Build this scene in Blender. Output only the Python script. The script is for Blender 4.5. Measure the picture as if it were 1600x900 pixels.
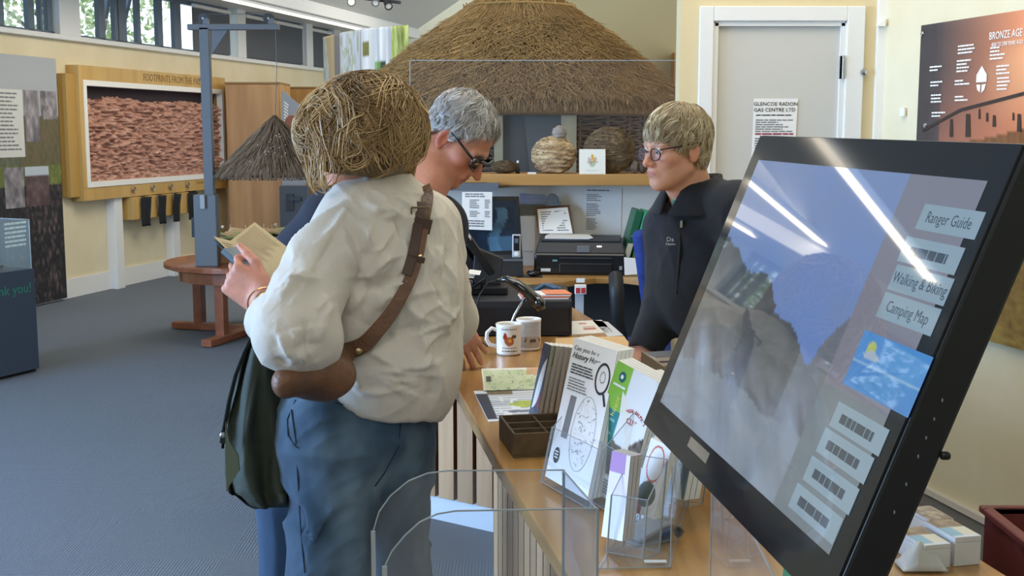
import bpy, math, random
import numpy as np
from mathutils import Vector, Matrix, Euler
for o in list(bpy.data.objects): bpy.data.objects.remove(o)
S=bpy.context.scene; COL=S.collection
random.seed(7); RNG=np.random.default_rng(7)
# ---------------------------------------------------------------- camera
FPX=1863.0; CH=1.48; PITCH=math.atan(245/FPX)
cam=bpy.data.objects.new('camera',bpy.data.cameras.new('camera')); COL.objects.link(cam)
cam.data.sensor_width=36; cam.data.lens=FPX/1600*36; cam.data.clip_start=.05; cam.data.clip_end=200
cam.location=(0,0,CH); cam.rotation_euler=(math.pi/2-PITCH,0,0); S.camera=cam
# ---------------------------------------------------------------- view
S.view_settings.view_transform='Standard'; S.view_settings.look='None'; S.view_settings.gamma=1
S.view_settings.use_curve_mapping=False; S.view_settings.exposure=-0.30
S.cycles.transparent_max_bounces=40
# ---------------------------------------------------------------- sky
W=bpy.data.worlds.new('sky'); S.world=W; W.use_nodes=True
nt=W.node_tree; bg=nt.nodes['Background']; bg.inputs[1].default_value=2.6
tc=nt.nodes.new('ShaderNodeTexCoord'); sx=nt.nodes.new('ShaderNodeSeparateXYZ'); cr=nt.nodes.new('ShaderNodeValToRGB')
nt.links.new(tc.outputs['Generated'],sx.inputs[0]); nt.links.new(sx.outputs[2],cr.inputs[0]); nt.links.new(cr.outputs[0],bg.inputs[0])
cr.color_ramp.elements[0].color=(.85,.92,1,1); cr.color_ramp.elements[1].color=(.45,.66,1,1)
# ---------------------------------------------------------------- daylight and lamps (area lights for window and lamps, plus an added rear fill)
def area(name,loc,target,sx,sy,power,col):
    l=bpy.data.lights.new(name,'AREA'); l.shape='RECTANGLE'; l.size=sx; l.size_y=sy; l.energy=power; l.color=col
    o=bpy.data.objects.new(name,l); COL.objects.link(o); o.location=loc
    o.rotation_euler=(Vector(target)-Vector(loc)).to_track_quat('-Z','Y').to_euler(); return o
area('daylight_side_window',(-5.4,2.8,1.5),(-1.4,4.6,.1),3.2,2.2,600,(.38,.62,1))
area('fill_rear',(-1.0,-1.6,3.75),(0,3,.6),4.0,1.6,80,(1,.97,.92))  # added fill high at the rear; the ceiling has no opening there
area('lamp_entrance',(0.2,3.6,3.3),(0.1,3.8,0),2.6,1.2,52,(1,.90,.76))
area('lamp_gallery',(-2.2,9.5,3.2),(-3.0,10.9,1.2),3.0,1.4,85,(1,.91,.77))
area('lamp_far_gallery',(-1.2,14.0,3.0),(-1.6,14,0),2.0,3.0,40,(1,.93,.82))
area('lamp_right_wall',(1.15,3.3,2.75),(1.9,3.4,2.2),.25,.25,5,(1,.93,.8))
area('lamp_office',(0.1,5.6,2.9),(0.15,6.0,0),1.2,.5,10,(1,.90,.78))
area('lamp_display',(.1,7.3,3.9),(.1,8.6,1.6),1.6,.8,22,(1,.88,.70))

# ---------------------------------------------------------------- helpers
_F=Vector((0,math.cos(PITCH),-math.sin(PITCH))); _U=Vector((0,math.sin(PITCH),math.cos(PITCH)))
def ray(u,v): return _F+_U*((450-v)/FPX)+Vector(((u-800)/FPX,0,0))
def aY(u,v,Y): k=ray(u,v); return Vector((0,0,CH))+k*(Y/k.y)
def aZ(u,v,Z): k=ray(u,v); return Vector((0,0,CH))+k*((Z-CH)/k.z)
def V(*a): return Vector(a)
def srgb(h):
    if isinstance(h,str):
        h=h.lstrip('#'); c=[int(h[i:i+2],16)/255 for i in (0,2,4)]
    else: c=list(h)
    return tuple(x/12.92 if x<=.04045 else ((x+.055)/1.055)**2.4 for x in c[:3])
class MB:
    def __init__(s): s.v=[]; s.f=[]; s.m=[]; s.c=[]; s.mi=0; s.col=None
    def add(s,vs,fs):
        b=len(s.v); s.v+= [tuple(x) for x in vs]; s.f+=[tuple(b+i for i in f) for f in fs]; s.m+=[s.mi]*len(fs)
        if s.col is not None: s.c+=[s.col]*len(vs)
        return s
    def box(s,c,sz,rot=None):
        x,y,z=[q/2 for q in sz]; vs=[V(a*x,b*y,d*z) for a in(-1,1) for b in(-1,1) for d in(-1,1)]
        if rot is not None:
            R=rot if isinstance(rot,Matrix) else (Euler(rot).to_matrix() if hasattr(rot,'__len__') else Matrix.Rotation(rot,3,'Z'))
            vs=[R@q for q in vs]
        c=Vector(c); return s.add([q+c for q in vs],[(0,1,3,2),(4,6,7,5),(0,4,5,1),(2,3,7,6),(0,2,6,4),(1,5,7,3)])
    def bb(s,a,b):
        a=Vector(a);b=Vector(b); return s.box((a+b)/2,[abs(q) for q in (b-a)])
    def bar(s,a,b,w,h,up=(0,0,1)):
        a=Vector(a);b=Vector(b);d=(b-a);L=d.length;d.normalize();x=d.cross(Vector(up))
        if x.length<1e-4: x=d.cross(V(0,1,0))
        x.normalize();y=x.cross(d)
        return s.add([q+x*(w/2*i)+y*(h/2*j) for q in(a,b) for i,j in((-1,-1),(1,-1),(1,1),(-1,1))],[(3,2,1,0),(4,5,6,7),(0,1,5,4),(1,2,6,5),(2,3,7,6),(3,0,4,7)])
    def hexa(s,p):  # 8 points: bottom 4, top 4
        return s.add(p,[(3,2,1,0),(4,5,6,7),(0,1,5,4),(1,2,6,5),(2,3,7,6),(3,0,4,7)])
    def prism(s,poly,z0,z1):
        n=len(poly); return s.add([V(x,y,z0) for x,y in poly]+[V(x,y,z1) for x,y in poly],[tuple(range(n))[::-1],tuple(range(n,2*n))]+[(i,(i+1)%n,n+(i+1)%n,n+i) for i in range(n)])
    def slab(s,pts,th):   # planar polygon of 3d points extruded by vector th
        n=len(pts); th=Vector(th); pts=[Vector(p) for p in pts]
        return s.add(pts+[p+th for p in pts],[tuple(range(n))[::-1],tuple(range(n,2*n))]+[(i,(i+1)%n,n+(i+1)%n,n+i) for i in range(n)])
    def tube(s,pts,r,n=8,cap=True,flat=1.0,up=(0,0,1)):
        pts=[Vector(p) for p in pts]; k=len(pts); rs=r if hasattr(r,'__len__') else [r]*k; vs=[];fs=[]
        up=Vector(up); x=None
        for i,p in enumerate(pts):
            d=(pts[min(i+1,k-1)]-pts[max(i-1,0)]).normalized()
            if x is None:
                x=d.cross(up)
                if x.length<1e-3: x=d.cross(V(1,0,0))
                x.normalize()
            else: x=(x-d*x.dot(d)).normalized()
            y=d.cross(x)
            for j in range(n):
                a=2*math.pi*j/n; vs.append(p+x*(rs[i]*math.cos(a))+y*(rs[i]*flat*math.sin(a)))
        for i in range(k-1):
            for j in range(n): fs.append((i*n+j,i*n+(j+1)%n,(i+1)*n+(j+1)%n,(i+1)*n+j))
        if cap: fs+= [tuple(range(n))[::-1],tuple(range((k-1)*n,k*n))]
        return s.add(vs,fs)
    def cyl(s,a,b,r,r2=None,n=20): return s.tube([a,b],[r,r if r2 is None else r2],n)
    def lathe(s,prof,c=(0,0,0),n=32,axis=None):
        c=Vector(c);vs=[];fs=[];k=len(prof); Q=Matrix.Identity(3) if axis is None else Vector(axis).to_track_quat('Z','Y').to_matrix()
        for r,z in prof:
            for j in range(n): a=2*math.pi*j/n; vs.append(c+Q@V(r*math.cos(a),r*math.sin(a),z))
        for i in range(k-1):
            for j in range(n): fs.append((i*n+j,i*n+(j+1)%n,(i+1)*n+(j+1)%n,(i+1)*n+j))
        return s.add(vs,fs)
    def grid(s,fn,nu,nv):
        vs=[fn(i/nu,j/nv) for j in range(nv+1) for i in range(nu+1)]
        return s.add(vs,[(j*(nu+1)+i,j*(nu+1)+i+1,(j+1)*(nu+1)+i+1,(j+1)*(nu+1)+i) for j in range(nv) for i in range(nu)])
    def build(s,name,mats,parent=None,smooth=False,bevel=0,label=None,kind=None,thick=0,seg=2):
        me=bpy.data.meshes.new(name); me.from_pydata(s.v,[],s.f)
        for m in (mats if isinstance(mats,(list,tuple)) else [mats]): me.materials.append(m)
        if s.mi or any(s.m): me.polygons.foreach_set('material_index',s.m)
        if s.c and len(s.c)==len(s.v):
            ca=me.color_attributes.new('Col','FLOAT_COLOR','POINT'); ca.data.foreach_set('color',np.array([tuple(c[:3])+(1,) for c in s.c],'f').ravel())
        if smooth: me.polygons.foreach_set('use_smooth',[True]*len(me.polygons))
        me.update(); o=bpy.data.objects.new(name,me); COL.objects.link(o)
        if parent is not None:
            o.parent=parent; 
            # parts are built in world space; keep them there
            o.matrix_parent_inverse=parent.matrix_world_inv if hasattr(parent,'matrix_world_inv') else Matrix.Translation(-parent.location) if not any(parent.rotation_euler) else (Matrix.Translation(parent.location)@parent.rotation_euler.to_matrix().to_4x4()).inverted()
        if thick: m=o.modifiers.new('solid','SOLIDIFY'); m.thickness=thick; m.offset=0
        if bevel: m=o.modifiers.new('bevel','BEVEL'); m.width=bevel; m.segments=seg; m.limit_method='ANGLE'; m.harden_normals=False
        if label: o['label']=label
        if kind: o['kind']=kind
        return o
def tag(o,label,cat,group=None,kind=None):
    o['label']=label; o['category']=cat
    if group: o['group']=group
    if kind: o['kind']=kind
    return o
def thing(name,label,cat,loc=(0,0,0),group=None):
    o=bpy.data.objects.new(name,None); COL.objects.link(o); o.location=loc; o.empty_display_size=.05
    return tag(o,label,cat,group)
def struct(o): o['kind']='structure'; return o
# ---------------------------------------------------------------- materials
MATS={}
def mat(name,c,rough=.5,c2=None,scale=20,kind='noise',bump=0,bscale=None,metal=0,spec=.5,stretch=(1,1,1),trans=0,emit=None,es=0,alpha=1,coat=0,sheen=0,contrast=(.35,.65),sss=0,ior=1.45,detail=4):
    if name in MATS: return MATS[name]
    m=bpy.data.materials.new(name); m.use_nodes=True; n=m.node_tree; N=n.nodes; L=n.links; b=N['Principled BSDF']
    col=srgb(c) if isinstance(c,str) else tuple(c)
    b.inputs['Base Color'].default_value=(*col,1); b.inputs['Roughness'].default_value=rough; b.inputs['Metallic'].default_value=metal
    b.inputs['Specular IOR Level'].default_value=spec; b.inputs['Transmission Weight'].default_value=trans; b.inputs['IOR'].default_value=ior
    b.inputs['Coat Weight'].default_value=coat; b.inputs['Alpha'].default_value=alpha
    if sheen: b.inputs['Sheen Weight'].default_value=sheen
    if sss: b.inputs['Subsurface Weight'].default_value=sss; b.inputs['Subsurface Radius'].default_value=(.012,.004,.002)
    if emit: b.inputs['Emission Color'].default_value=(*srgb(emit),1); b.inputs['Emission Strength'].default_value=es
    t=N.new('ShaderNodeTexCoord'); mp=N.new('ShaderNodeMapping'); mp.inputs['Scale'].default_value=stretch; L.new(t.outputs['Object'],mp.inputs[0])
    if c2 is not None:
        tx=N.new('ShaderNodeTexNoise'); tx.inputs['Scale'].default_value=scale; tx.inputs['Detail'].default_value=detail; L.new(mp.outputs[0],tx.inputs[0]); out=tx.outputs[0]
        if kind=='wave':
            tx.inputs['Scale'].default_value=scale*.25
            w=N.new('ShaderNodeTexWave'); w.inputs['Scale'].default_value=scale; w.inputs['Distortion'].default_value=6; w.inputs['Detail'].default_value=3; L.new(mp.outputs[0],w.inputs[0]); out=w.outputs[1]
        if kind=='voro':
            w=N.new('ShaderNodeTexVoronoi'); w.inputs['Scale'].default_value=scale; L.new(mp.outputs[0],w.inputs[0]); out=w.outputs[0]
        r=N.new('ShaderNodeValToRGB'); r.color_ramp.elements[0].position=contrast[0]; r.color_ramp.elements[1].position=contrast[1]
        r.color_ramp.elements[0].color=(*col,1); r.color_ramp.elements[1].color=(*srgb(c2),1); L.new(out,r.inputs[0]); L.new(r.outputs[0],b.inputs['Base Color'])
    if bump:
        bn=N.new('ShaderNodeTexNoise'); bn.inputs['Scale'].default_value=bscale or scale*3; bn.inputs['Detail'].default_value=4; L.new(mp.outputs[0],bn.inputs[0])
        bp=N.new('ShaderNodeBump'); bp.inputs['Strength'].default_value=bump; bp.inputs['Distance'].default_value=.01; L.new(bn.outputs[0],bp.inputs['Height']); L.new(bp.outputs[0],b.inputs['Normal'])
    MATS[name]=m; return m
def vmat(name,rough=.6,bump=0,bscale=200,emis=0,spec=.5,coat=0,sss=0,sheen=0,stretch=(1,1,1),croughness=.03):
    if name in MATS: return MATS[name]
    m=bpy.data.materials.new(name); m.use_nodes=True; n=m.node_tree; N=n.nodes; L=n.links; b=N['Principled BSDF']
    a=N.new('ShaderNodeAttribute'); a.attribute_name='Col'; L.new(a.outputs['Color'],b.inputs['Base Color']); b.inputs['Roughness'].default_value=rough
    b.inputs['Specular IOR Level'].default_value=spec; b.inputs['Coat Weight'].default_value=coat; b.inputs['Coat Roughness'].default_value=croughness
    if sss: b.inputs['Subsurface Weight'].default_value=sss; b.inputs['Subsurface Radius'].default_value=(.012,.004,.002)
    if sheen: b.inputs['Sheen Weight'].default_value=sheen
    if emis: L.new(a.outputs['Color'],b.inputs['Emission Color']); b.inputs['Emission Strength'].default_value=emis; 
    if bump:
        t=N.new('ShaderNodeTexCoord'); mp=N.new('ShaderNodeMapping'); mp.inputs['Scale'].default_value=stretch; L.new(t.outputs['Object'],mp.inputs[0])
        bn=N.new('ShaderNodeTexNoise'); bn.inputs['Scale'].default_value=bscale; bn.inputs['Detail'].default_value=3; L.new(mp.outputs[0],bn.inputs[0])
        bp=N.new('ShaderNodeBump'); bp.inputs['Strength'].default_value=bump; bp.inputs['Distance'].default_value=.01; L.new(bn.outputs[0],bp.inputs['Height']); L.new(bp.outputs[0],b.inputs['Normal'])
    MATS[name]=m; return m
def glassmat(name,tint=(1,1,1),op=.10,rough=.02,edge=0):
    # thin clear sheet: mostly see-through with a glossy reflection
    if name in MATS: return MATS[name]
    m=bpy.data.materials.new(name); m.use_nodes=True; n=m.node_tree; N=n.nodes; L=n.links; N.remove(N['Principled BSDF'])
    tr=N.new('ShaderNodeBsdfTransparent'); tr.inputs[0].default_value=(*tint,1); g=N.new('ShaderNodeBsdfGlossy'); g.inputs['Roughness'].default_value=rough
    df=N.new('ShaderNodeBsdfDiffuse'); df.inputs[0].default_value=(.8,.84,.88,1)
    fr0=N.new('ShaderNodeFresnel'); fr0.inputs[0].default_value=1.45; ge=N.new('ShaderNodeNewGeometry'); iv=N.new('ShaderNodeMath'); iv.operation='SUBTRACT'; iv.inputs[0].default_value=1; L.new(ge.outputs['Backfacing'],iv.inputs[1]); fr=N.new('ShaderNodeMath'); fr.operation='MULTIPLY'; L.new(fr0.outputs[0],fr.inputs[0]); L.new(iv.outputs[0],fr.inputs[1]); mx=N.new('ShaderNodeMixShader'); mx2=N.new('ShaderNodeMixShader'); mx2.inputs[0].default_value=op
    L.new(fr.outputs[0],mx.inputs[0]); L.new(tr.outputs[0],mx.inputs[1]); L.new(g.outputs[0],mx.inputs[2])
    L.new(mx.outputs[0],mx2.inputs[1]); L.new(df.outputs[0],mx2.inputs[2]); L.new(mx2.outputs[0],N['Material Output'].inputs[0])
    MATS[name]=m; return m
def text(s,loc,size,R,m,parent=None,name='lettering',depth=.0004,sx=1,align='CENTER',label=None):
    cu=bpy.data.curves.new(name,'FONT'); cu.body=s; cu.size=size; cu.align_x=align; cu.align_y='CENTER'; cu.extrude=depth; cu.resolution_u=2
    o=bpy.data.objects.new(name,cu); COL.objects.link(o); bpy.context.view_layer.update()
    dg=bpy.context.evaluated_depsgraph_get(); me=bpy.data.meshes.new_from_object(o.evaluated_get(dg)); bpy.data.objects.remove(o); bpy.data.curves.remove(cu)
    M4=Matrix.Translation(loc)@(R.to_4x4() if isinstance(R,Matrix) else Euler(R).to_matrix().to_4x4())@Matrix.Diagonal((sx,1,1,1))
    me.transform(M4); me.materials.clear(); me.materials.append(m); me.name=name
    o=bpy.data.objects.new(name,me); COL.objects.link(o)
    if parent is not None: o.parent=parent; o.matrix_parent_inverse=(Matrix.Translation(parent.location)@parent.rotation_euler.to_matrix().to_4x4()).inverted()
    if label: o['label']=label
    return o
def frame(x,y):  # rotation matrix with given x (reading direction) and y (up) axes
    x=Vector(x).normalized(); z=x.cross(Vector(y)).normalized(); y=z.cross(x); return Matrix((x,y,z)).transposed()
def quadpt(q,s,t): # q = TL,TR,BR,BL ; s right, t down
    return q[0].lerp(q[1],s).lerp(q[3].lerp(q[2],s),t)
def picture(name,q,fn,nu,nv,m,parent=None,off=0.0,label=None):
    # flat print: a fine grid whose vertex colours are the picture fn(s,t)->rgb (s right, t down)
    mb=MB(); q=[Vector(p) for p in q]; n=(q[1]-q[0]).cross(q[3]-q[0]).normalized()*-1*off
    vs=[];cs=[]
    for j in range(nv+1):
        for i in range(nu+1):
            s,t=i/nu,j/nv; vs.append(quadpt(q,s,t)+n); cs.append(srgb(fn(s,t)))
    mb.v=[tuple(p) for p in vs]; mb.c=cs; mb.f=[(j*(nu+1)+i,(j+1)*(nu+1)+i,(j+1)*(nu+1)+i+1,j*(nu+1)+i+1) for j in range(nv) for i in range(nu)]; mb.m=[0]*len(mb.f)
    return mb.build(name,m,parent,label=label)
def lines(q,s0,s1,t0,t1,n,m,parent,th=.45,jit=.25,name='printed_text',off=.0008):
    # rows of small print as thin flat bars
    q=[Vector(p) for p in q]; nn=(q[1]-q[0]).cross(q[3]-q[0]).normalized()*-1*off; mb=MB()
    for i in range(n):
        t=t0+(t1-t0)*i/n; b=t+(t1-t0)/n*th; e=s0+(s1-s0)*(1-jit*random.random()); k=s0
        while k<e-1e-4:
            w=min(e,k+(s1-s0)*random.uniform(.1,.3)); mb.add([quadpt(q,k,t)+nn,quadpt(q,k,b)+nn,quadpt(q,w,b)+nn,quadpt(q,w,t)+nn],[(0,1,2,3)]); k=w+(s1-s0)*.02
    return mb.build(name,m,parent)
_P=RNG.random((64,64,64))
def vnoise(x,y=0.0,z=0.0):
    x=np.asarray(x,float);y=np.asarray(y,float)+0*x;z=np.asarray(z,float)+0*x
    i=np.floor(x).astype(int);j=np.floor(y).astype(int);k=np.floor(z).astype(int);a=x-i;b=y-j;c=z-k
    a=a*a*(3-2*a);b=b*b*(3-2*b);c=c*c*(3-2*c);g=lambda p,q,r:_P[(i+p)&63,(j+q)&63,(k+r)&63]
    l=lambda u,v,t:u+(v-u)*t
    return l(l(l(g(0,0,0),g(1,0,0),a),l(g(0,1,0),g(1,1,0),a),b),l(l(g(0,0,1),g(1,0,1),a),l(g(0,1,1),g(1,1,1),a),b),c)
def fbm(x,y=0.,z=0.,o=4):
    s=0;a=.5
    for k in range(o): s=s+a*vnoise(np.asarray(x)*2**k+17*k,np.asarray(y)*2**k,np.asarray(z)*2**k); a/=2
    return s/(1-.5**o)
def mixc(a,b,t): t=max(0,min(1,t)); return tuple(a[i]+(b[i]-a[i])*t for i in range(3))
# common materials
wall_cream=mat('wall_cream','#e2d7b6',.7,c2='#dccfab',scale=3,bump=.03,bscale=300)
wall_grey=mat('wall_offwhite','#cfcdc6',.75)
white=mat('white_paint','#ecebe4',.5)
trimwhite=mat('trim_white','#e3e3df',.45)
oak=mat('oak','#bd9157',.45,c2='#a67a43',scale=9,stretch=(1,1,.08),kind='noise',bump=.05)
oakx=mat('oak_lengthwise','#bd9157',.4,c2='#a67a43',scale=9,stretch=(.08,1,1),bump=.05)
oaky=mat('oak_counter','#bf9358',.26,c2='#9c6f3c',scale=22,stretch=(1,.05,1),bump=.04,coat=.25)
gold=mat('pale_oak','#cba764',.45,c2='#be9855',scale=8,stretch=(1,1,.1))
black=mat('black_plastic','#17181a',.35)
dark=mat('dark_plastic','#26282b',.5)
paper=mat('paper','#e9e8e3',.7)
ink=mat('ink_grey','#77787a',.7)
inkd=mat('ink_dark','#2e2f33',.7)
steel=mat('grey_steel_paint','#5f666e',.45)
chrome=mat('chrome','#c9ccd0',.2,metal=1)
acryl=glassmat('clear_acrylic',(.97,.98,.985),.035)
acryl_edge=mat('acrylic_edge','#9fa8ad',.15,spec=.8)
pv=vmat('printed_surface',.6)
pvg=vmat('glossy_print',.25,coat=.3)
# ================================================================ THE ROOM
def XL(y): return -3.76+.25*(y-11.4)       # left wall line
def XR(y): return 1.577-.232*(y-4.35)      # right wall line
LD=V(.25,1,0).normalized(); LN=V(1,-.25,0).normalized()   # along the left wall / into the room
def LW(y,z,off=0): return V(XL(y),y,z)+LN*off
RD=V(-.232,1,0).normalized(); RN=V(-1,-.232,0).normalized()
def RW(y,z,off=0): return V(XR(y),y,z)+RN*off
# floor
carpet=mat('carpet','#7f868e',.95,c2='#6e757d',scale=160,bump=.7,bscale=350,detail=2,contrast=(.3,.7),spec=.1)
def tilecarpet(m):
    # carpet tiles laid quarter-turned: fine ribs alternate direction tile by tile
    N=m.node_tree.nodes;L=m.node_tree.links;b=N['Principled BSDF'];t=N.new('ShaderNodeTexCoord')
    ck=N.new('ShaderNodeTexChecker');ck.inputs['Scale'].default_value=2;L.new(t.outputs['Object'],ck.inputs[0])
    w1=N.new('ShaderNodeTexWave');w1.inputs['Scale'].default_value=28;w1.inputs['Distortion'].default_value=1.5;w1.bands_direction='X'
    w2=N.new('ShaderNodeTexWave');w2.inputs['Scale'].default_value=28;w2.inputs['Distortion'].default_value=1.5;w2.bands_direction='Y'
    for w in(w1,w2):L.new(t.outputs['Object'],w.inputs[0])
    mx=N.new('ShaderNodeMix');L.new(ck.outputs['Fac'],mx.inputs[0]);L.new(w1.outputs['Fac'],mx.inputs[2]);L.new(w2.outputs['Fac'],mx.inputs[3])
    bn=[q for q in N if q.type=='BUMP'][0];ad=N.new('ShaderNodeMath');ad.operation='MULTIPLY_ADD';ad.inputs[1].default_value=.35
    s=bn.inputs['Height'].links[0].from_socket;L.new(mx.outputs[0],ad.inputs[0]);L.new(s,ad.inputs[2]);L.new(ad.outputs[0],bn.inputs['Height'])
tilecarpet(carpet)
struct(MB().bb((-8,-3.2,-.06),(4,18,0)).build('floor',carpet))
# left wall below the clerestory
def wallseg(name,p,q,z0,z1,th,m): # vertical slab between plan points, thickness to the outside (right hand of p->q is inside)
    d=(q-p).normalized(); n=V(d.y,-d.x,0)*-th
    return struct(MB().hexa([V(p.x,p.y,z0),V(q.x,q.y,z0),V(q.x,q.y,z0)+n,V(p.x,p.y,z0)+n,V(p.x,p.y,z1),V(q.x,q.y,z1),V(q.x,q.y,z1)+n,V(p.x,p.y,z1)+n]).build(name,m))
SZ=2.27; WT=2.86
wl=wallseg('wall_left',LW(4.2,0),LW(17,0),0,SZ,.15,wall_cream)
wallseg('wall_left_near',LW(-3.1,0),LW(4.2,0),0,.5,.15,wall_cream)
def YP(u): k=ray(u,400); return (-3.76-.25*11.4)/(k.x/k.y-.25)
# wall posts (pilasters) and baseboard
bs=MB(); bs.hexa([LW(4.2,.001,0),LW(17,.001,0),LW(17,.001,.02),LW(4.2,.001,.02),LW(4.2,.17,0),LW(17,.17,0),LW(17,.17,.02),LW(4.2,.17,.02)])
struct(bs.build('baseboard_left',trimwhite))
for i,(y,z1) in enumerate(((YP(174),1.02),(YP(264),.95))):
    b=MB(); b.box(LW(y,z1/2,.05),(.1,.13,z1),math.atan2(-.25,1)); struct(b.build('trim_post_%d'%i,trimwhite,bevel=.004))
# sill board and clerestory windows
b=MB(); b.hexa([LW(4.2,SZ,-.15),LW(17,SZ,-.15),LW(17,SZ,.06),LW(4.2,SZ,.06),LW(4.2,SZ+.045,-.15),LW(17,SZ+.045,-.15),LW(17,SZ+.045,.06),LW(4.2,SZ+.045,.06)])
struct(b.build('trim_sill',trimwhite,bevel=.008))
wf=mat('window_frame_grey','#5a6876',.45)
blindm=mat('roller_blind','#63666a',.85,c2='#5b5e62',scale=200)
pane=glassmat('window_glass',(.95,.98,.98),.02)
def Lbox(y0,y1,z0,z1,o0,o1): return [LW(y0,z0,o0),LW(y1,z0,o0),LW(y1,z0,o1),LW(y0,z0,o1),LW(y0,z1,o0),LW(y1,z1,o0),LW(y1,z1,o1),LW(y0,z1,o1)]
def YW(u,v=60): k=ray(u,v); return (-3.76-.25*11.4)/(k.x/k.y-.25)
posts=[8.0,(YW(98)+YW(130))/2,YW(376),YW(482),16.75]      # white posts between bays
SB=SZ+.045
for i,y in enumerate(posts):
    hw=(YW(130)-YW(98))/2 if i==1 else .10
    struct(MB().hexa(Lbox(y-hw,y+hw,SB,WT,-.16,.02 if i!=1 else -.02)).build('trim_window_post_%d'%(i+1),trimwhite,bevel=.004))
def window(i,y0,y1,mull,blind=False,braces=()):
    w=thing('window_%d'%i,'','',LW((y0+y1)/2,SB,-.08)); del w['label'],w['category']; w['kind']='structure'
    fr=MB(); fr.hexa(Lbox(y0,y1,SB,SB+.03,-.12,-.07)); fr.hexa(Lbox(y0,y1,WT-.05,WT,-.12,-.07)); fr.build('window_frame',wf,w)
    for y,wd in mull: MB().hexa(Lbox(y-wd*.33,y+wd*.33,SB,WT,-.115,-.07)).build('mullion',wf,w)
    for (a,b2) in braces: MB().bar(LW(a,SB+.02,-.35),LW(b2,WT,-.35),.06,.05).build('brace',wf,w)
    MB().hexa(Lbox(y0,y1,SB+.03,WT-.05,-.105,-.1)).build('pane',pane,w)
    if blind:
        bl=MB().hexa(Lbox(y0+.03,y1-.03,SB+.02,WT-.07,-.04,-.036)).build('roller_blind',blindm,w)
        MB().cyl(LW(y0+.04,WT-.05,-.03),LW(y1-.04,WT-.05,-.03),.022,n=12).build('roller_tube',trimwhite,w)
window(1,8.1,YW(97),[(8.9,.07),(9.45,.06),(YW(14),.14),(YW(62),.12),(YW(78),.04),(YW(91),.10)],braces=[(YW(20),YW(34)),(9.3,9.9)])
window(2,YW(131),YW(304),[(YW(134),.07),(YW(171),.15),(YW(193),.08),(YW(203),.2),(YW(228),.09),(YW(261),.14),(YW(288),.2)],braces=[(YW(137),YW(158)),(YW(231),YW(253)),(YW(206),YW(222))])
window(3,YW(304),YW(366),[],blind=True)
window(4,YW(386),YW(478),[],blind=True)
window(5,YW(487),16.7,[],blind=True)
window(6,4.4,7.9,[(5.2,.07),(6.1,.07),(7.0,.07)])
# soffit, box beam and the rising ceiling
ceilm=mat('ceiling_paint','#c4c5c2',.35)
struct(MB().hexa(Lbox(-3.1,17,WT,WT+.1,-.2,1.1)).build('ceiling',trimwhite))
struct(MB().hexa(Lbox(-3.1,17,WT-.12,WT,.95,1.12)).build('trim_beam',trimwhite,bevel=.01))
def CE(y,o,z): return LW(y,z,o)
c=MB(); ridge=4.2
for a,b_ in (((1.05,WT+.02),(ridge,WT+.02+.62*(ridge-1.05))),):
    c.add([CE(-3.1,a[0],a[1]),CE(17,a[0],a[1]),CE(17,b_[0],b_[1]),CE(-3.1,b_[0],b_[1])],[(0,3,2,1)])
    zr=b_[1]; c.add([CE(-3.1,ridge,zr),CE(17,ridge,zr),V(3.3,17,zr-1.2),V(3.3,-3.1,zr-.9)],[(0,3,2,1)])
struct(c.build('ceiling_slope',ceilm,thick=.06))
ledm=mat('led_strip','#fff3dd',.5,emit='#fff1d8',es=9)
t=thing('linear_light','long white ceiling strip light fixed under the box beam by the high windows','light',LW(13,WT-.12,1.03))
MB().hexa(Lbox(9.5,15.2,WT-.15,WT-.122,.98,1.08)).build('housing',trimwhite,t)
MB().hexa(Lbox(9.52,15.18,WT-.158,WT-.1505,.995,1.065)).build('diffuser',ledm,t)
# end gable, partition behind the hut, right wall, rear wall
struct(MB().hexa([V(-4,17,0),V(3.3,17,0),V(3.3,17.1,0),V(-4,17.1,0),V(-4,17,5.6),V(3.3,17,5.6),V(3.3,17.1,5.6),V(-4,17.1,5.6)]).build('wall_back',wall_cream))
olive=mat('wall_cream_shaded','#b5a67c',.8)  # cream wall in shade: the shade is put into this darker colour
struct(MB().bb((.15,10.6,0),(3.2,10.72,5.4)).build('wall_partition',olive))
b=MB(); b.hexa([RW(-3.1,0),RW(4.83,0),RW(4.83,0,-.12),RW(-3.1,0,-.12),RW(-3.1,4.6),RW(4.83,4.6),RW(4.83,4.6,-.12),RW(-3.1,4.6,-.12)]) ; struct(b.build('wall_right',wall_cream))
skirt=mat('skirting_grey','#8b8680',.7)
b=MB(); b.hexa([RW(-3.1,0.001),RW(4.8,.001),RW(4.8,.001,.02),RW(-3.1,.001,.02),RW(-3.1,.13),RW(4.8,.13),RW(4.8,.13,.02),RW(-3.1,.13,.02)]); struct(b.build('baseboard_right',skirt))
b=MB(); b.hexa([RW(-3.1,.13),RW(4.8,.13),RW(4.8,.13,.028),RW(-3.1,.13,.028),RW(-3.1,.15),RW(4.8,.15),RW(4.8,.15,.022),RW(-3.1,.15,.022)]); struct(b.build('trim_skirting_cap',mat('skirt_cap','#b9b4a8',.5)))
b=MB(); b.bb((-7.6,-3.2,0),(3.4,-3.1,1.70)); b.bb((-7.6,-3.2,2.30),(3.4,-3.1,5.4)); b.bb((-7.6,-3.2,1.70),(-.65,-3.1,2.30)); b.bb((-.26,-3.2,1.70),(3.4,-3.1,2.30)); struct(b.build('wall_rear',wall_cream))
struct(MB().bb((-.65,-3.16,1.70),(-.26,-3.15,2.30)).build('window_7',pane))
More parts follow.
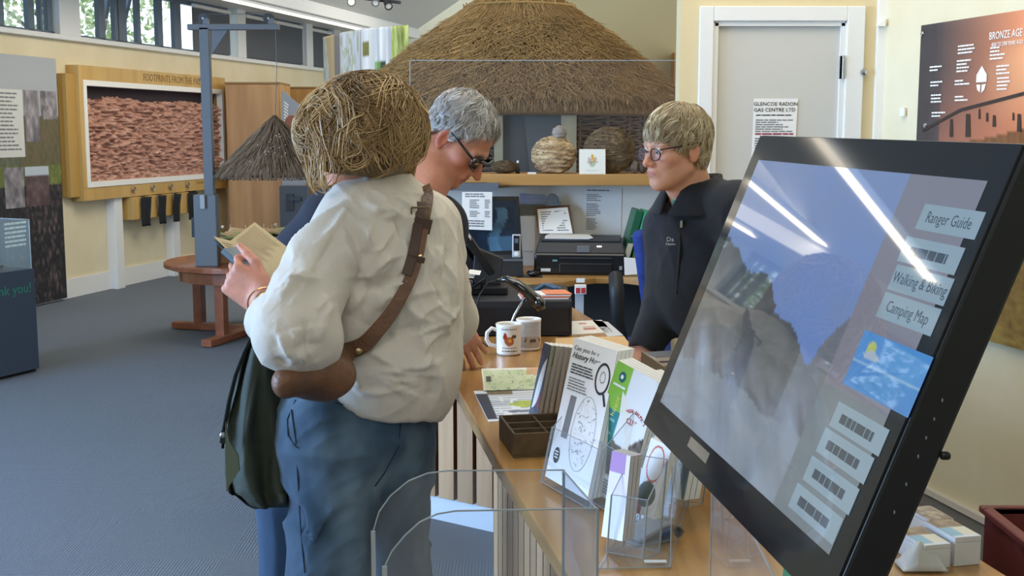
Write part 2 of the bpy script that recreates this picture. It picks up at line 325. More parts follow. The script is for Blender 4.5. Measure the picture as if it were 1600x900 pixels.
# door wall
DY=4.82
doorm=mat('door_grey','#c7c5bd',.55); creamd=mat('wall_warm','#d8c79d',.7)
xl=aY(1062,120,DY).x; xr=XR(DY)
d0=aY(1117,36,DY); d1=aY(1320,36,DY)
b=MB(); b.bb((xl,DY,0),(d0.x,DY+.12,4.6)); b.bb((d1.x,DY,0),(xr,DY+.12,4.6)); b.bb((d0.x,DY,d0.z),(d1.x,DY+.12,4.6)); struct(b.build('wall_door',creamd))
b=MB(); b.hexa([V(1.10,DY+.121,0),V(1.2,DY+.121,0),V(1.38,6.65,0),V(1.28,6.65,0),V(1.10,DY+.121,4.6),V(1.2,DY+.121,4.6),V(1.38,6.65,4.6),V(1.28,6.65,4.6)]); struct(b.build('wall_closet_side',creamd))
dr=thing('door_1','','',V((d0.x+d1.x)/2,DY,0)); del dr['label'],dr['category']; dr['kind']='structure'
MB().bb((d0.x+.004,DY+.012,.006),(d1.x-.004,DY+.052,d0.z-.004)).build('door_leaf',doorm,dr,bevel=.002)
fl,fr_,ft=aY(1091,100,DY).x,aY(1348,100,DY).x,aY(1200,10,DY).z
b=MB(); b.bb((fl,DY-.018,0),(d0.x-.006,DY,ft)); b.bb((d1.x+.006,DY-.018,0),(fr_,DY,ft)); b.bb((d0.x-.006,DY-.018,d0.z+.006),(d1.x+.006,DY,ft)); b.build('door_frame',trimwhite,dr,bevel=.004)
b=MB(); b.bb((d0.x-.006,DY-.006,0),(d0.x+.014,DY+.012,d0.z)); b.bb((d1.x-.014,DY-.006,0),(d1.x+.006,DY+.012,d0.z)); b.bb((d0.x,DY-.006,d0.z-.012),(d1.x,DY+.012,d0.z+.006)); b.build('door_stop',trimwhite,dr)
h=aY(1318,105,DY-.02); hg=MB(); hg.cyl(h+V(0,0,-.045),h+V(0,0,.045),.006,n=10); hg.bb((h.x-.012,DY-.006,h.z-.045),(h.x+.002,DY,h.z+.045)); hg.build('hinge',mat('brushed','#a8a49b',.4,metal=.8),dr)
MB().lathe([(0,.008),(.012,.006),(.016,0)],aY(1350,113,DY-.02),12,(0,-1,0)).build('screw',chrome,dr)
# notice on the door
ns=thing('gas_notice','white printed gas notice in a plastic sleeve taped to the grey door','notice',aY(1211,200,DY))
q=[aY(1178,154,DY+.008),aY(1247,154,DY+.008),aY(1241,250,DY+.008),aY(1174,250,DY+.008)]
MB().slab([q[0],q[3],q[2],q[1]],(0,.002,0)).build('sheet',paper,ns)
Rf=frame((1,0,0),(0,0,1))
text('GLENCOE RADON',quadpt(q,.5,.09)+V(0,-.001,0),.021,Rf,inkd,ns); text('GAS CENTRE LTD',quadpt(q,.48,.185)+V(0,-.001,0),.021,Rf,inkd,ns)
lines(q,.06,.94,.26,.30,1,inkd,ns); lines(q,.06,.94,.34,.56,6,ink,ns,.5,.5); lines(q,.06,.94,.56,.61,1,mat('ink_red','#9a4a58',.7),ns,.6,0); lines(q,.06,.94,.64,.98,9,ink,ns,.5,.3)
# narrow white trunking in the corner and switch
struct(MB().bb((aY(1367,100,DY).x,DY-.03,0),(aY(1384,100,DY).x,DY,4.5)).build('trim_corner',white))
st=thing('corner_sensor','small white triangular sensor high in the corner beside the door','sensor',aY(1376,36,DY-.05))
p=aY(1376,36,DY-.05); MB().add([p+V(-.018,0,-.012),p+V(.02,0,-.012),p+V(.02,0,.016),p+V(.02,.018,-.012),p+V(-.018,.018,-.012),p+V(.02,.018,.016)],[(0,1,2),(3,4,5),(0,4,3,1),(1,3,5,2),(2,5,4,0)]).build('cover',white,st)
y=4.35; sw=thing('switch_plate','small white button plate on the right wall beside the moorland poster','switch',RW(y,1.6))
sp=aY(1412,175,4.50)
for yy in np.arange(3.8,4.8,.01):
    if abs((XR(yy)/yy)-(sp.x/sp.y))<.002: break
sp=aY(1412,175,yy); MB().box(sp+RN*.004,(.008,.03,.03),math.atan(.232)).build('plate',white,sw)
# white tinted-print wall panel on the right: BRONZE AGE poster
def rayRW(u,v,off=.0):
    k=ray(u,v); # intersect plane (X-XR(Y)) normal RN through RW(4)
    P0=RW(4,0,off); t=(P0-V(0,0,CH)).dot(RN)/k.dot(RN); return V(0,0,CH)+k*t
pt=thing('bronze_age_poster','wide moorland sunset poster with white Bronze Age writing on the right wall','poster',rayRW(1500,200))
q=[rayRW(1439,40,.02),rayRW(1760,-12,.02),rayRW(1760,640,.02),rayRW(1425,505,.02)]
ydn=q[0].y; yup=q[1].y
zt=q[0].z; zb=rayRW(1427,500,.02).z
def PW(y,z): return RW(y,z,.02)
q=[PW(ydn,zt),PW(yup-.35,zt),PW(yup-.35,zb),PW(ydn,zb)]
MB().slab([p+RN*-.0005 for p in (q[0],q[3],q[2],q[1])],RN*-.018).build('board',mat('poster_edge','#2b2725',.4),pt)
def bronze(s,t):
    n=float(fbm(s*6,t*6)); sky=mixc((.24,.20,.21),(.98,.60,.40),max(0,min(1,(s-.06)*2.4))); sky=mixc(sky,(1.,.86,.62),max(0,1-math.hypot((s-.75)/.5,(t-.2)/.22)))
    hz=.40-.05*math.exp(-((s-.5)/.2)**2)-.015*n
    if t<hz: c=mixc(sky,(.72,.42,.30),max(0,t/hz-.4)) if s>.1 else mixc((.2,.17,.18),sky,s*8)
    else:
        g=float(fbm(s*90,t*25)); d=(t-hz)/(1-hz); c=mixc((.60,.36,.20),(.50,.36,.18),d*1.6); c=mixc(c,(.30,.20,.12),g*.8); 
        if d>.35: c=mixc(c,(.62,.52,.26),(d-.35)*float(fbm(s*30,t*60))*2)
    return c
picture('print',q,bronze,150,120,pvg,pt,.0015)
WR=frame(-RD,(0,0,1))
wt=mat('print_white','#f3efe6',.5)
def onp(u,v): return rayRW(u,v,.024)
text('BRONZE AGE',onp(1571,54),.036,WR,wt,pt,sx=.8); text('4500 TO 2700 YEARS AGO',onp(1573,68),.019,WR,wt,pt,sx=.75)
for (u,v,n,w) in ((1560,84,4,.09),(1570,110,3,.09),(1568,132,4,.07),(1510,78,3,.10),(1508,104,4,.10),(1505,130,2,.1),(1465,108,2,.1),(1466,132,2,.1),(1467,155,3,.1),(1505,155,2,.1),(1468,180,2,.1)):
    p=onp(u,v); qq=[p-RD*-w/2+V(0,0,.012*n/2),p+RD*-w/2+V(0,0,.012*n/2),p+RD*-w/2-V(0,0,.012*n/2),p-RD*-w/2-V(0,0,.012*n/2)]; lines(qq,0,1,0,1,n,wt,pt,.45,.5,'caption')
# white arrowhead emblem and leaning post in the print
p=onp(1533,126); em=MB()
for pts in ([(0,.05),(-.028,.02),(-.028,-.005),(.03,-.005),(.03,.02)],[(-.026,-.012),(-.003,-.014),(-.004,-.04),(-.02,-.03)],[(.004,-.014),(.028,-.012),(.02,-.032),(.004,-.042)]):
    vs=[p+(-RD)*a+V(0,0,b_) for a,b_ in pts]; em.add(vs,[tuple(range(len(vs)))])
em.build('emblem',wt,pt)
dk=mat('post_print','#3a2c22',.7)
pb=MB()
for (u,v0,v1,w) in ((1486,186,214,.02),(1512,178,214,.03),(1530,170,186,.01),(1542,176,190,.012),(1553,180,198,.018),(1592,178,206,.022),(1583,176,188,.01)):
    a,b_=onp(u,v0),onp(u,v1); x=-RD*w/2; pb.add([a-x*.7,b_-x,b_+x,a+x*.8],[(0,1,2,3)])
a,b_=onp(1441,204),onp(1500,172); c_=onp(1600,146); z=V(0,0,.006)
for A,B_ in((a,b_),(b_,c_)): pb.add([A-z,B_-z,B_+z,A+z],[(0,1,2,3)])
pb.build('post_silhouettes',dk,pt)
MB().lathe([(0,.006),(.008,.004),(.01,0)],rayRW(1441,53,.022),10,RN).build('fixing',chrome,pt); MB().lathe([(0,.006),(.008,.004),(.01,0)],rayRW(1446,196,.022),10,RN).build('fixing',chrome,pt)
# pendant strip lamps overhead (seen mirrored in the touch screen)
def pendant(a,b,label,w=.13):
    a=Vector(a);b=Vector(b); t=thing('pendant_light',label,'light',(a+b)/2,'linear pendant lights')
    MB().bar(a+V(0,0,.03),b+V(0,0,.03),w,.045).build('housing',trimwhite,t)
    MB().bar(a,b,w*.9,.012).build('diffuser',ledm,t)
    for k in(.15,.85): 
        p=a.lerp(b,k); MB().cyl(p+V(0,0,.05),p+V(0,0,.95),.002,n=6).build('wire',steel,t)
pendant((-1.85,6.60,2.9),(-3.27,6.88,2.9),'suspended white strip lamp mirrored highest in the touch screen')
pendant((-2.69,8.86,2.9),(-3.79,8.17,2.9),'suspended white strip lamp mirrored across the middle of the touch screen')
pendant((-3.3,10.75,2.9),(-3.62,10.3,2.9),'short strip lamp mirrored at the left edge of the touch screen')
# ================================================================ SDF MODELLING (organic shapes)
f4=np.float32
def A(*a): return np.array(a,dtype=f4)
def sph(P,c,r): return np.linalg.norm(P-np.asarray(c,f4),axis=1)-r
def ell(P,c,r,R=None):
    q=P-np.asarray(c,f4)
    if R is not None: q=q@R
    r=np.asarray(r,f4); k0=np.linalg.norm(q/r,axis=1); k1=np.linalg.norm(q/(r*r),axis=1)+1e-9; return k0*(k0-1)/k1
def cap(P,a,b,r1,r2=None):
    a=np.asarray(a,f4);b=np.asarray(b,f4); r2=r1 if r2 is None else r2
    ab=b-a;t=np.clip(((P-a)@ab)/(ab@ab+1e-12),0,1); return np.linalg.norm(P-a-t[:,None]*ab,axis=1)-(r1+(r2-r1)*t)
def capf(P,a,b,r1,r2,sq,n): # capsule flattened by factor sq along axis n
    n=np.asarray(n,f4);n=n/np.linalg.norm(n); a=np.asarray(a,f4);b=np.asarray(b,f4)
    S=lambda q:q+(np.atleast_2d(q-a)@n)[:,None]*n*(1/sq-1) if q.ndim>1 else q+((q-a)@n)*n*(1/sq-1)
    return cap(S(P),a,S(b),r1,r2)*min(1,sq*1.15)
def smin(a,b,k): h=np.clip(.5+.5*(b-a)/k,0,1); return b+(a-b)*h-k*h*(1-h)
def smax(a,b,k): return -smin(-a,-b,k)
def rbox(P,c,hs,r,R=None):
    q=P-np.asarray(c,f4)
    if R is not None:q=q@R
    d=np.abs(q)-np.asarray(hs,f4)+r; return np.linalg.norm(np.maximum(d,0),axis=1)+np.minimum(d.max(1),0)-r
def surf(fn,lo,hi,h):
    lo=np.asarray(lo,float)-2*h; n=(np.ceil((np.asarray(hi)-lo+2*h)/h/4)).astype(int); nb=n; N=nb*4
    bi=np.stack(np.meshgrid(*[np.arange(k) for k in nb],indexing='ij'),-1).reshape(-1,3)
    bc=(lo+(bi*4+1.5)*h).astype(f4); bv=fn(bc); near=np.abs(bv)<h*6.5+.004
    val=np.repeat(np.repeat(np.repeat(np.where(bv<0,-1,1).astype(f4).reshape(nb),4,0),4,1),4,2)
    off=np.stack(np.meshgrid(*[np.arange(4)]*3,indexing='ij'),-1).reshape(-1,3)
    idx=(bi[near][:,None,:]*4+off[None]).reshape(-1,3)
    out=np.empty(len(idx),f4)
    for s in range(0,len(idx),400000): out[s:s+400000]=fn((lo+idx[s:s+400000]*h).astype(f4))
    val[idx[:,0],idx[:,1],idx[:,2]]=out
    ins=val<0; nx,ny,nz=N
    c8=[ins[a:nx-1+a,b:ny-1+b,c:nz-1+c] for a in(0,1) for b in(0,1) for c in(0,1)]
    s8=sum(x.astype(np.int8) for x in c8); act=(s8>0)&(s8<8); ci=np.argwhere(act); vid=-np.ones(act.shape,int); vid[act]=np.arange(len(ci))
    acc=np.zeros((len(ci),3));cnt=np.zeros(len(ci))
    cor=[(a,b,c) for a in(0,1) for b in(0,1) for c in(0,1)]
    cv=np.stack([val[ci[:,0]+a,ci[:,1]+b,ci[:,2]+c] for a,b,c in cor],1)
    for i,p in enumerate(cor):
        for j in range(i+1,8):
            q=cor[j]
            if sum(abs(p[k]-q[k]) for k in range(3))!=1: continue
            m=(cv[:,i]<0)!=(cv[:,j]<0); t=np.where(m,cv[:,i]/(cv[:,i]-cv[:,j]+1e-12),0)
            pt=np.array(p)+t[:,None]*(np.array(q)-np.array(p)); acc+=pt*m[:,None];cnt+=m
    vs=lo+(ci+acc/cnt[:,None])*h; fs=[]
    for ax in range(3):
        sl=[slice(None)]*3; a=ins[tuple([slice(0,-1) if k==ax else slice(None) for k in range(3)])]; b=ins[tuple([slice(1,None) if k==ax else slice(None) for k in range(3)])]
        e=np.argwhere(a!=b); o1,o2=[k for k in range(3) if k!=ax]
        e=e[(e[:,o1]>0)&(e[:,o2]>0)&(e[:,o1]<N[o1]-1)&(e[:,o2]<N[o2]-1)]
        d1=np.zeros(3,int);d1[o1]=1;d2=np.zeros(3,int);d2[o2]=1
        g=lambda x:vid[x[:,0],x[:,1],x[:,2]]
        quad=np.stack([g(e-d1-d2),g(e-d2),g(e),g(e-d1)],1); fl=a[e[:,0],e[:,1],e[:,2]]
        if ax==1: fl=~fl
        quad[~fl]=quad[~fl][:,::-1]; fs.append(quad)
    fs=np.concatenate(fs); fs=fs[(fs>=0).all(1)]
    return vs,fs
def mesh_np(name,vs,fs,m,parent=None,col=None,smooth=True,label=None,kind=None):
    me=bpy.data.meshes.new(name); me.vertices.add(len(vs)); me.vertices.foreach_set('co',np.asarray(vs,f4).ravel())
    k=fs.shape[1]; me.loops.add(len(fs)*k); me.loops.foreach_set('vertex_index',np.asarray(fs,np.int32).ravel())
    me.polygons.add(len(fs)); me.polygons.foreach_set('loop_start',np.arange(len(fs),dtype=np.int32)*k)
    me.update(calc_edges=True); me.materials.append(m)
    if smooth: me.polygons.foreach_set('use_smooth',np.ones(len(fs),bool))
    if col is not None:
        ca=me.color_attributes.new('Col','FLOAT_COLOR','POINT'); c=np.ones((len(vs),4),f4); c[:,:3]=col; ca.data.foreach_set('color',c.ravel())
    o=bpy.data.objects.new(name,me); COL.objects.link(o)
    if parent is not None: o.parent=parent; o.matrix_parent_inverse=Matrix.Translation(-parent.location)
    if label:o['label']=label
    if kind:o['kind']=kind
    return o
def basis(fw,up=(0,0,1),roll=0):
    y=np.array(fw,float);y/=np.linalg.norm(y);z=np.array(up,float);z-=y*(z@y);z/=np.linalg.norm(z);x=np.cross(y,z)
    if roll: c,s=math.cos(roll),math.sin(roll); x,z=x*c+z*s,z*c-x*s
    return np.stack([x,y,z],1).astype(f4)   # columns: right, forward, up
# ---- head (local: x right, y forward, z up, origin between the ears; metres)
def head_sdf(P,prm={}):
    g=prm.get; X=np.abs(P[:,0]); M=np.stack([X,P[:,1],P[:,2]],1); c=.01
    d=ell(P,(0,-.014,.040),(.073,.094,.082))
    d=smin(d,ell(P,(0,.030,-.032),(.060,.062,.082)),.03)
    d=smin(d,cap(M,(.045,.0,-.055),(.012,.066,-.092),.019,.018),.028)           # jaw line
    d=smin(d,sph(P,(0,.074,-.094),.017*g('chin',1)),.022)
    d=smin(d,sph(M,(.043,.056,-.018),.021),.02)                                 # cheekbones
    d=smin(d,cap(M,(.006,.086,.022),(.040,.074,.020),.009,.010),.012)           # brow
    d=smax(d,-sph(M,(.031,.101,.004),.0165),.012)                               # sockets
    d=smin(d,sph(M,(.031,.074,.003),.0138),.004)                                # lids over the eye
    d=smin(d,cap(P,(0,.086,.010),(0,.108*g('nose',1)+.001,-.028),.0072,.0105),.010)
    d=smin(d,sph(P,(0,.110*g('nose',1),-.031),.0098),.006)
    d=smin(d,sph(M,(.0125,.098,-.034),.0078),.006)                              # wings
    d=smin(d,ell(P,(0,.083,-.058),(.026,.014,.020)),.012)                       # muzzle
    d=smin(d,ell(P,(0,.0945,-.0565),(.021,.0055,.0045)),.004)
    d=smin(d,ell(P,(0,.0925,-.0665),(.018,.0065,.0055)),.004)
    d=smax(d,-ell(P,(0,.102,-.0612),(.024,.010,.0016)),.003)                    # mouth line
    d=smax(d,-cap(M,(.019,.094,-.036),(.029,.086,-.058),.0022,.0028),.006)      # smile fold
    er=np.stack([X-.078,P[:,1]+.008,P[:,2]+.004],1); ca,sa=math.cos(.30),math.sin(.30)
    er2=np.stack([er[:,0]*ca-er[:,1]*sa*-1,-er[:,0]*sa+er[:,1]*ca,er[:,2]-er[:,1]*.12],1)
    e=ell(er2,(0,0,0),(.0065,.018,.033)); e=smax(e,-ell(er2,(.007,.003,.003),(.0062,.011,.022)),.004); e=smin(e,ell(er2,(.001,.009,-.004),(.004,.004,.008)),.004)
    e=smin(e,ell(er2,(0.0,.006,-.027),(.005,.009,.010)),.006)
    d=smin(d,e,.006)
    return d
def head_col(P,skin,lip,brow,red=(.75,.32,.26),stub=None):
    X=np.abs(P[:,0]); n=len(P); c=np.tile(np.array(srgb(skin)),(n,1)); rd=np.array(srgb(red))
    def mixin(w,k): 
        nonlocal c; w=np.clip(w,0,1)[:,None]; c=c*(1-w)+np.array(k)*w
    nz=fbm(P[:,0]*60+9,P[:,1]*60,P[:,2]*60+5); mixin((nz-.45)*.8,rd)
    mixin(.55*np.exp(-((X-.045)**2+(P[:,2]+.025)**2)/.0006)*(P[:,1]>.03),rd); mixin(.65*np.exp(-((X)**2+(P[:,1]-.112)**2+(P[:,2]+.03)**2)/.0004),rd)
    mixin(.7*np.clip((X-.072)*150,0,1)*(P[:,1]<.03)*(np.abs(P[:,2]+.004)<.04),rd)
    lm=((X/.022)**2+((P[:,2]+.0615)/.0095)**2<1)&(P[:,1]>.082); mixin(lm*.85,srgb(lip))
    bw=np.exp(-((P[:,2]-(.026-.25*np.maximum(X-.025,0)))/.0038)**2)*(X>.010)*(X<.047)*(P[:,1]>.05); mixin(bw*.75,srgb(brow))
    if stub: mixin(.3*(P[:,2]<-.045)*(P[:,1]>.01)*(~lm),srgb(stub))
    return c
def eyes(parent,o,R,s=1):
    for sg in(-1,1):
        pc=o+R@np.array([sg*.031,.0785,.003])*s; mb=MB(); q=V(*(R@np.array([sg*.05,1,-.15]))); mb.col=srgb('#e6e0da')
        mb.lathe([(.0126*s*math.sin(a),.0126*s*math.cos(a)) for a in np.linspace(math.pi*.75,.48,8)],pc,16,q); mb.col=srgb('#4d5a5c')
        mb.lathe([(.0126*s*math.sin(a),.0128*s*math.cos(a)) for a in np.linspace(.47,.22,4)],pc,16,q); mb.col=(.01,.01,.01)
        mb.lathe([(.0126*s*math.sin(a),.0130*s*math.cos(a)) for a in np.linspace(.21,.0,3)],pc,16,q); mb.build('eye',vmat('eye',.1),parent,smooth=True)
# ---- hand (local: x to the fingers, y to the thumb side, z back of hand)
def hand_sdf(P,curl=(.3,.35,.4,.45),spread=1,thumb=(0.05,.055,-.02),k=1):
    d=rbox(P,(.047,0,0),(.044,.039,.0135),.013); d=smin(d,ell(P,(.03,.022,-.008),(.032,.018,.015)),.012)
    ys=(.029,.0098,-.0095,-.028); Ls=(.072,.080,.075,.058)
    for i in range(4):
        a=curl[i] if hasattr(curl[i],'__len__') else (curl[i]*.7,curl[i]*1.1,curl[i]*.8); p=np.array([.086-.003*abs(i-1),ys[i],0.001]); an=0; yaw=(1.5-i)*.07*spread
        r=(.0092,.0082,.0074,.0062)
        if i==3: r=tuple(q*.88 for q in r)
        for j,fr in enumerate((.46,.30,.24)):
            an+=a[j]; q=p+Ls[i]*fr*np.array([math.cos(an)*math.cos(yaw),math.sin(yaw),-math.sin(an)]); d=smin(d,cap(P,p,q,r[j],r[j+1]),.004 if j or 1 else .006); p=q
        d=smin(d,sph(P,(.087,ys[i],.003),.0098),.006)
    b=np.array([.016,.026,-.006]);t1=np.array([.048,.050,-.012])+np.array(thumb)*.3;t2=t1+np.array(thumb)/np.linalg.norm(thumb)*.031;t3=t2+np.array(thumb)/np.linalg.norm(thumb)*.024*np.array([1,.8,1.2])
    d=smin(d,cap(P,b,t1,.0145,.0115),.012);d=smin(d,cap(P,t1,t2,.0112,.0098),.004);d=smin(d,cap(P,t2,t3,.0098,.0078),.004)
    return d
# ---- hair strands: roots grow together, kept outside a guide shape
def strands(roots,dirs,L,segs,flow,guide,offs,rad,wave=.004,wfreq=40,clump=None):
    n=len(roots); P=roots.astype(float).copy(); D=dirs/np.linalg.norm(dirs,axis=1,keepdims=True); pts=[P.copy()]; st=(L/segs)
    for i in range(segs):
        t=(i+1)/segs; D=D*.72+flow(P,t)*.28+0; D/=np.linalg.norm(D,axis=1,keepdims=True)
        q=clump if clump is not None else P*wfreq
        w=np.stack([fbm(q[:,0]+t*wave[1],q[:,1]+31,q[:,2])-.5,fbm(q[:,0]+t*wave[1]+50,q[:,1]+7,q[:,2]+3)-.5,fbm(q[:,0]+t*wave[1]+90,q[:,1]+70,q[:,2]+11)-.5],1)*wave[0]
        Dn=D+w; Dn/=np.linalg.norm(Dn,axis=1,keepdims=True); P=P+Dn*st[:,None]
        for _ in range(2):
            g=guide(P.astype(f4)); e=1e-3; G=np.stack([guide((P+np.eye(3)[k]*e).astype(f4))-g for k in range(3)],1); G/=np.linalg.norm(G,axis=1,keepdims=True)+1e-9
            tgt=offs*(.35+.65*min(1,t*3)); P=P+G*np.clip(tgt-g,-.004,.02)[:,None]
        D=P-pts[-1]; D/=np.linalg.norm(D,axis=1,keepdims=True)+1e-9; pts.append(P.copy())
    return np.stack(pts,1)
def strand_mesh(T,rad,cols):
    n,k,_=T.shape; D=np.gradient(T,axis=1); D/=np.linalg.norm(D,axis=2,keepdims=True)+1e-9; ref=np.array([.31,.52,.79]); X=np.cross(D,ref);X/=np.linalg.norm(X,axis=2,keepdims=True)+1e-9;Y=np.cross(D,X)
    tp=np.sin(np.linspace(.35,math.pi*.97,k))**.6; r=rad[:,None]*tp[None]
    vs=np.stack([T+X*(r*math.cos(a))[:,:,None]+Y*(r*math.sin(a))[:,:,None] for a in(0,2.094,4.189)],2).reshape(-1,3)
    b=(np.arange(n)[:,None]*k+np.arange(k-1)[None]).ravel()*3; fs=[]
    for j in range(3): j2=(j+1)%3; fs.append(np.stack([b+j,b+j2,b+3+j2,b+3+j],1))
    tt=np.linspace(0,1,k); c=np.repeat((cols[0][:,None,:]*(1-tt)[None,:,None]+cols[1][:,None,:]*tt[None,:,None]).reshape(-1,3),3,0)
    return vs,np.concatenate(fs),c
def folds(P,n_dirs,amp,freq,stretch=.22,seed=0,sharp=2.0):
    out=np.zeros(len(P)); r=np.random.default_rng(seed)
    for i in range(n_dirs):
        a=r.normal(size=3);a/=np.linalg.norm(a);b=np.cross(a,r.normal(size=3));b/=np.linalg.norm(b);c=np.cross(a,b)
        o=r.random(3)*40; w=(vnoise(P[:,0]*7+o[0],P[:,1]*7,P[:,2]*7+o[1])-.5)*1.6
        n=vnoise(P@a*freq+o[0]+w,P@b*freq*stretch+o[1],P@c*freq*stretch+o[2]); rg=(1-np.abs(2*n-1))**sharp
        m=np.clip(vnoise(P[:,0]*5+o[2],P[:,1]*5+o[0],P[:,2]*5)*2.2-.6,0,1); out+=(rg-.4)*m
    return out*amp
def pv3(u,v,Y): return np.array(aY(u,v,Y))
def pz3(u,v,Z): return np.array(aZ(u,v,Z))
skinm=vmat('skin',.5,bump=.12,bscale=260,sss=.12,spec=.35)
hairm=vmat('hair',.42,spec=.5)
# ================================================================ PEOPLE
# ---------------- visitor in the white blouse, reading (3/4 back view, facing away to the left)
def visitor():
    root=thing('person','person seen from behind in loose white blouse and blue jeans, reading an open booklet','person',(-.30,2.5,0))
    NK=pv3(598,292,2.50); HD=pv3(556,207,2.47); SL=pv3(518,368,2.38); SR=pv3(672,352,2.62)
    EL=pv3(460,520,2.22); WR=pv3(412,470,2.37); ER=pv3(700,500,2.72); WRr=pv3(560,420,2.82)
    CH_=pv3(600,400,2.50); WA=pv3(590,540,2.50); HP=pv3(562,660,2.50)
    fw=np.array([-.80,.52,-.28]); HR=basis(fw)
    side=(SR-SL);side[2]=0;side/=np.linalg.norm(side); bk=np.array([side[1],-side[0],0]) # towards the camera side
    TR=np.stack([side,-bk,[0,0,1]],1).astype(f4)
    def torso(P,ex=0):
        d=ell(P,CH_,(.17+ex,.115+ex,.17+ex),TR); d=smin(d,cap(P,SL+[0,0,-.01],SR+[0,0,-.01],.055+ex,.055+ex),.07)
        d=smin(d,ell(P,WA,(.155+ex,.115+ex,.17+ex),TR),.08); d=smin(d,ell(P,HP,(.165+ex,.13+ex,.12+ex),TR),.06); return d
    hx=np.array([-.80,.30,.52]); hz_=np.array([-.45,-.85,.1]); HdR=np.stack([hx/np.linalg.norm(hx)]*3,1)
    x=hx/np.linalg.norm(hx); z=hz_-x*(hz_@x); z/=np.linalg.norm(z); y=np.cross(z,x)
    # thumb side is up: local y towards +z world
    if y[2]<0: y=-y
    HdR=np.stack([x,y,z],1).astype(f4)
    def body(P):
        d=torso(P,-.022); d=smin(d,cap(P,NK+[.0,0,-.04],HD+[0.01,0,-.06],.056,.052),.04)
        q=(P-HD.astype(f4))@HR; m=np.linalg.norm(q,axis=1)<.26; h=np.ones(len(P),f4); h[m]=head_sdf(q[m]); d=smin(d,h,.02)
        for a,b,c in((SL,EL,WR),(SR,ER,WRr)): d=smin(d,cap(P,a,b,.042,.036),.03); d=smin(d,cap(P,b,c,.038,.024),.02)
        q=(P-WR.astype(f4))@HdR; m=np.linalg.norm(q,axis=1)<.24; h=np.ones(len(P),f4); h[m]=hand_sdf(q[m]*1.03,curl=((.75,.9,.5),(.8,.9,.5),(.85,.95,.5),(.9,1.0,.5)),thumb=(.05,.006,-.008)); d=smin(d,h,.018)
        q=(P-WRr.astype(f4))@HdR; m=np.linalg.norm(q,axis=1)<.24; h=np.ones(len(P),f4); h[m]=hand_sdf(q[m]*np.array([1,1,-1],f4)); d=smin(d,h,.018)
        return d
    vs,fs=surf(body,(-.75,2.15,.75),(.1,3.15,1.66),.0045); 
    q=(vs-HD)@HR; c=head_col(q,'#d99a80','#b5625a','#8a6a48'); m=np.linalg.norm(q,axis=1)>.2; n=fbm(vs[:,0]*50,vs[:,1]*50,vs[:,2]*50)
    c[m]=np.array(srgb('#d5937a'))*(1-(n[m]-.5)[:,None]*.5)
    mesh_np('body',vs,fs,skinm,root,c)
    # blouse
    CUF=pv3(437,502,2.295); HEM=pv3(600,640,2.5)[2]
    segs=[]
    def creases(P):
        o=np.zeros(len(P),f4)
        for pts,a,w in segs:
            c=(pts[0]+pts[-1])/2; rr=np.linalg.norm(pts[0]-pts[-1])/2+w*8; I=np.nonzero(np.linalg.norm(P-c,axis=1)<rr)[0]
            if not len(I): continue
            Q=P[I]; d=np.full(len(I),9.,f4); T=np.zeros(len(I)); sg=np.ones(len(I)); n=len(pts)-1
            for k,(p,q) in enumerate(zip(pts[:-1],pts[1:])):
                ab=q-p; t=np.clip(((Q-p)@ab)/(ab@ab),0,1); r=Q-p-t[:,None]*ab; dd=np.linalg.norm(r,axis=1); b=dd<d; d[b]=dd[b]; T[b]=(k+t[b])/n
                sd=np.cross(ab,(p-np.array([0,0,CH]))); sg[b]=np.sign(r[b]@sd)
            tp=np.sin(np.clip(T,.02,.98)*math.pi)**.7; x=d/w
            o[I]+=a*tp*np.where(sg>0,np.exp(-x/3.2),np.exp(-x/.75))*np.exp(-(x/8)**2)
        return o
    def blouse(P):
        n=0
        d=ell(P,CH_+[.0,0,-.012],(.192,.135,.188),TR); d=smin(d,cap(P,SL+[.02,0,-.022],SR+[-.02,0,-.022],.052,.052),.07)
        d=smin(d,ell(P,WA+[.02,0,0],(.172,.142,.19),TR),.09)
        d=smin(d,ell(P,pv3(602,588,2.5),(.140,.142,.13),TR),.06)
        d=smin(d,cap(P,NK+[0,0,-.06],NK+[-.008,0,.0],.068,.056),.035)
        # hem cut, dipping to the back
        hz=HEM+.0-( (P-HP.astype(f4))@side.astype(f4))*.22+.004*np.sin(P[:,0]*60)
        d=smax(d,hz-P[:,2],.006)
        s=cap(P,SL+[-.0,0,-.0],EL,.064,.064); s=smin(s,cap(P,EL,CUF,.064,.050),.03); s=smin(s,ell(P,EL+[0.008,0,-.012],(.074,.072,.056)),.03)
        ax=(CUF-EL)/np.linalg.norm(CUF-EL); s=smax(s,(P-(CUF+ax*.02).astype(f4))@ax.astype(f4),.004)
        cuff=smax(cap(P,CUF-ax*.02,CUF+ax*.012,.057,.056),np.abs((P-CUF.astype(f4))@ax.astype(f4))-.024,.006)
        s=smin(s,cuff,.004)
        s2=cap(P,SR,ER,.066,.06); s2=smin(s2,cap(P,ER,WRr,.06,.045),.03)
        s2=smax(s2,-cap(P,WRr,WRr+[-.06,0,0],.07),.004)
        d=smin(d,s,.018); d=smin(d,s2,.04)
        d=d-n
        # neck opening + collar
        d=smax(d,-cap(P,NK+[-.005,0,-.005],NK+[-.02,.0,.12],.058,.07),.008)
        col=np.abs(cap(P,NK+[0,0,-.02],NK+[-.016,0,.035],.068,.060))-.004; up=P[:,2]-(NK[2]+.022); lo=(NK[2]-.025)-P[:,2]
        d=smin(d,smax(smax(col,up,.005),lo,.005),.006)
        return d
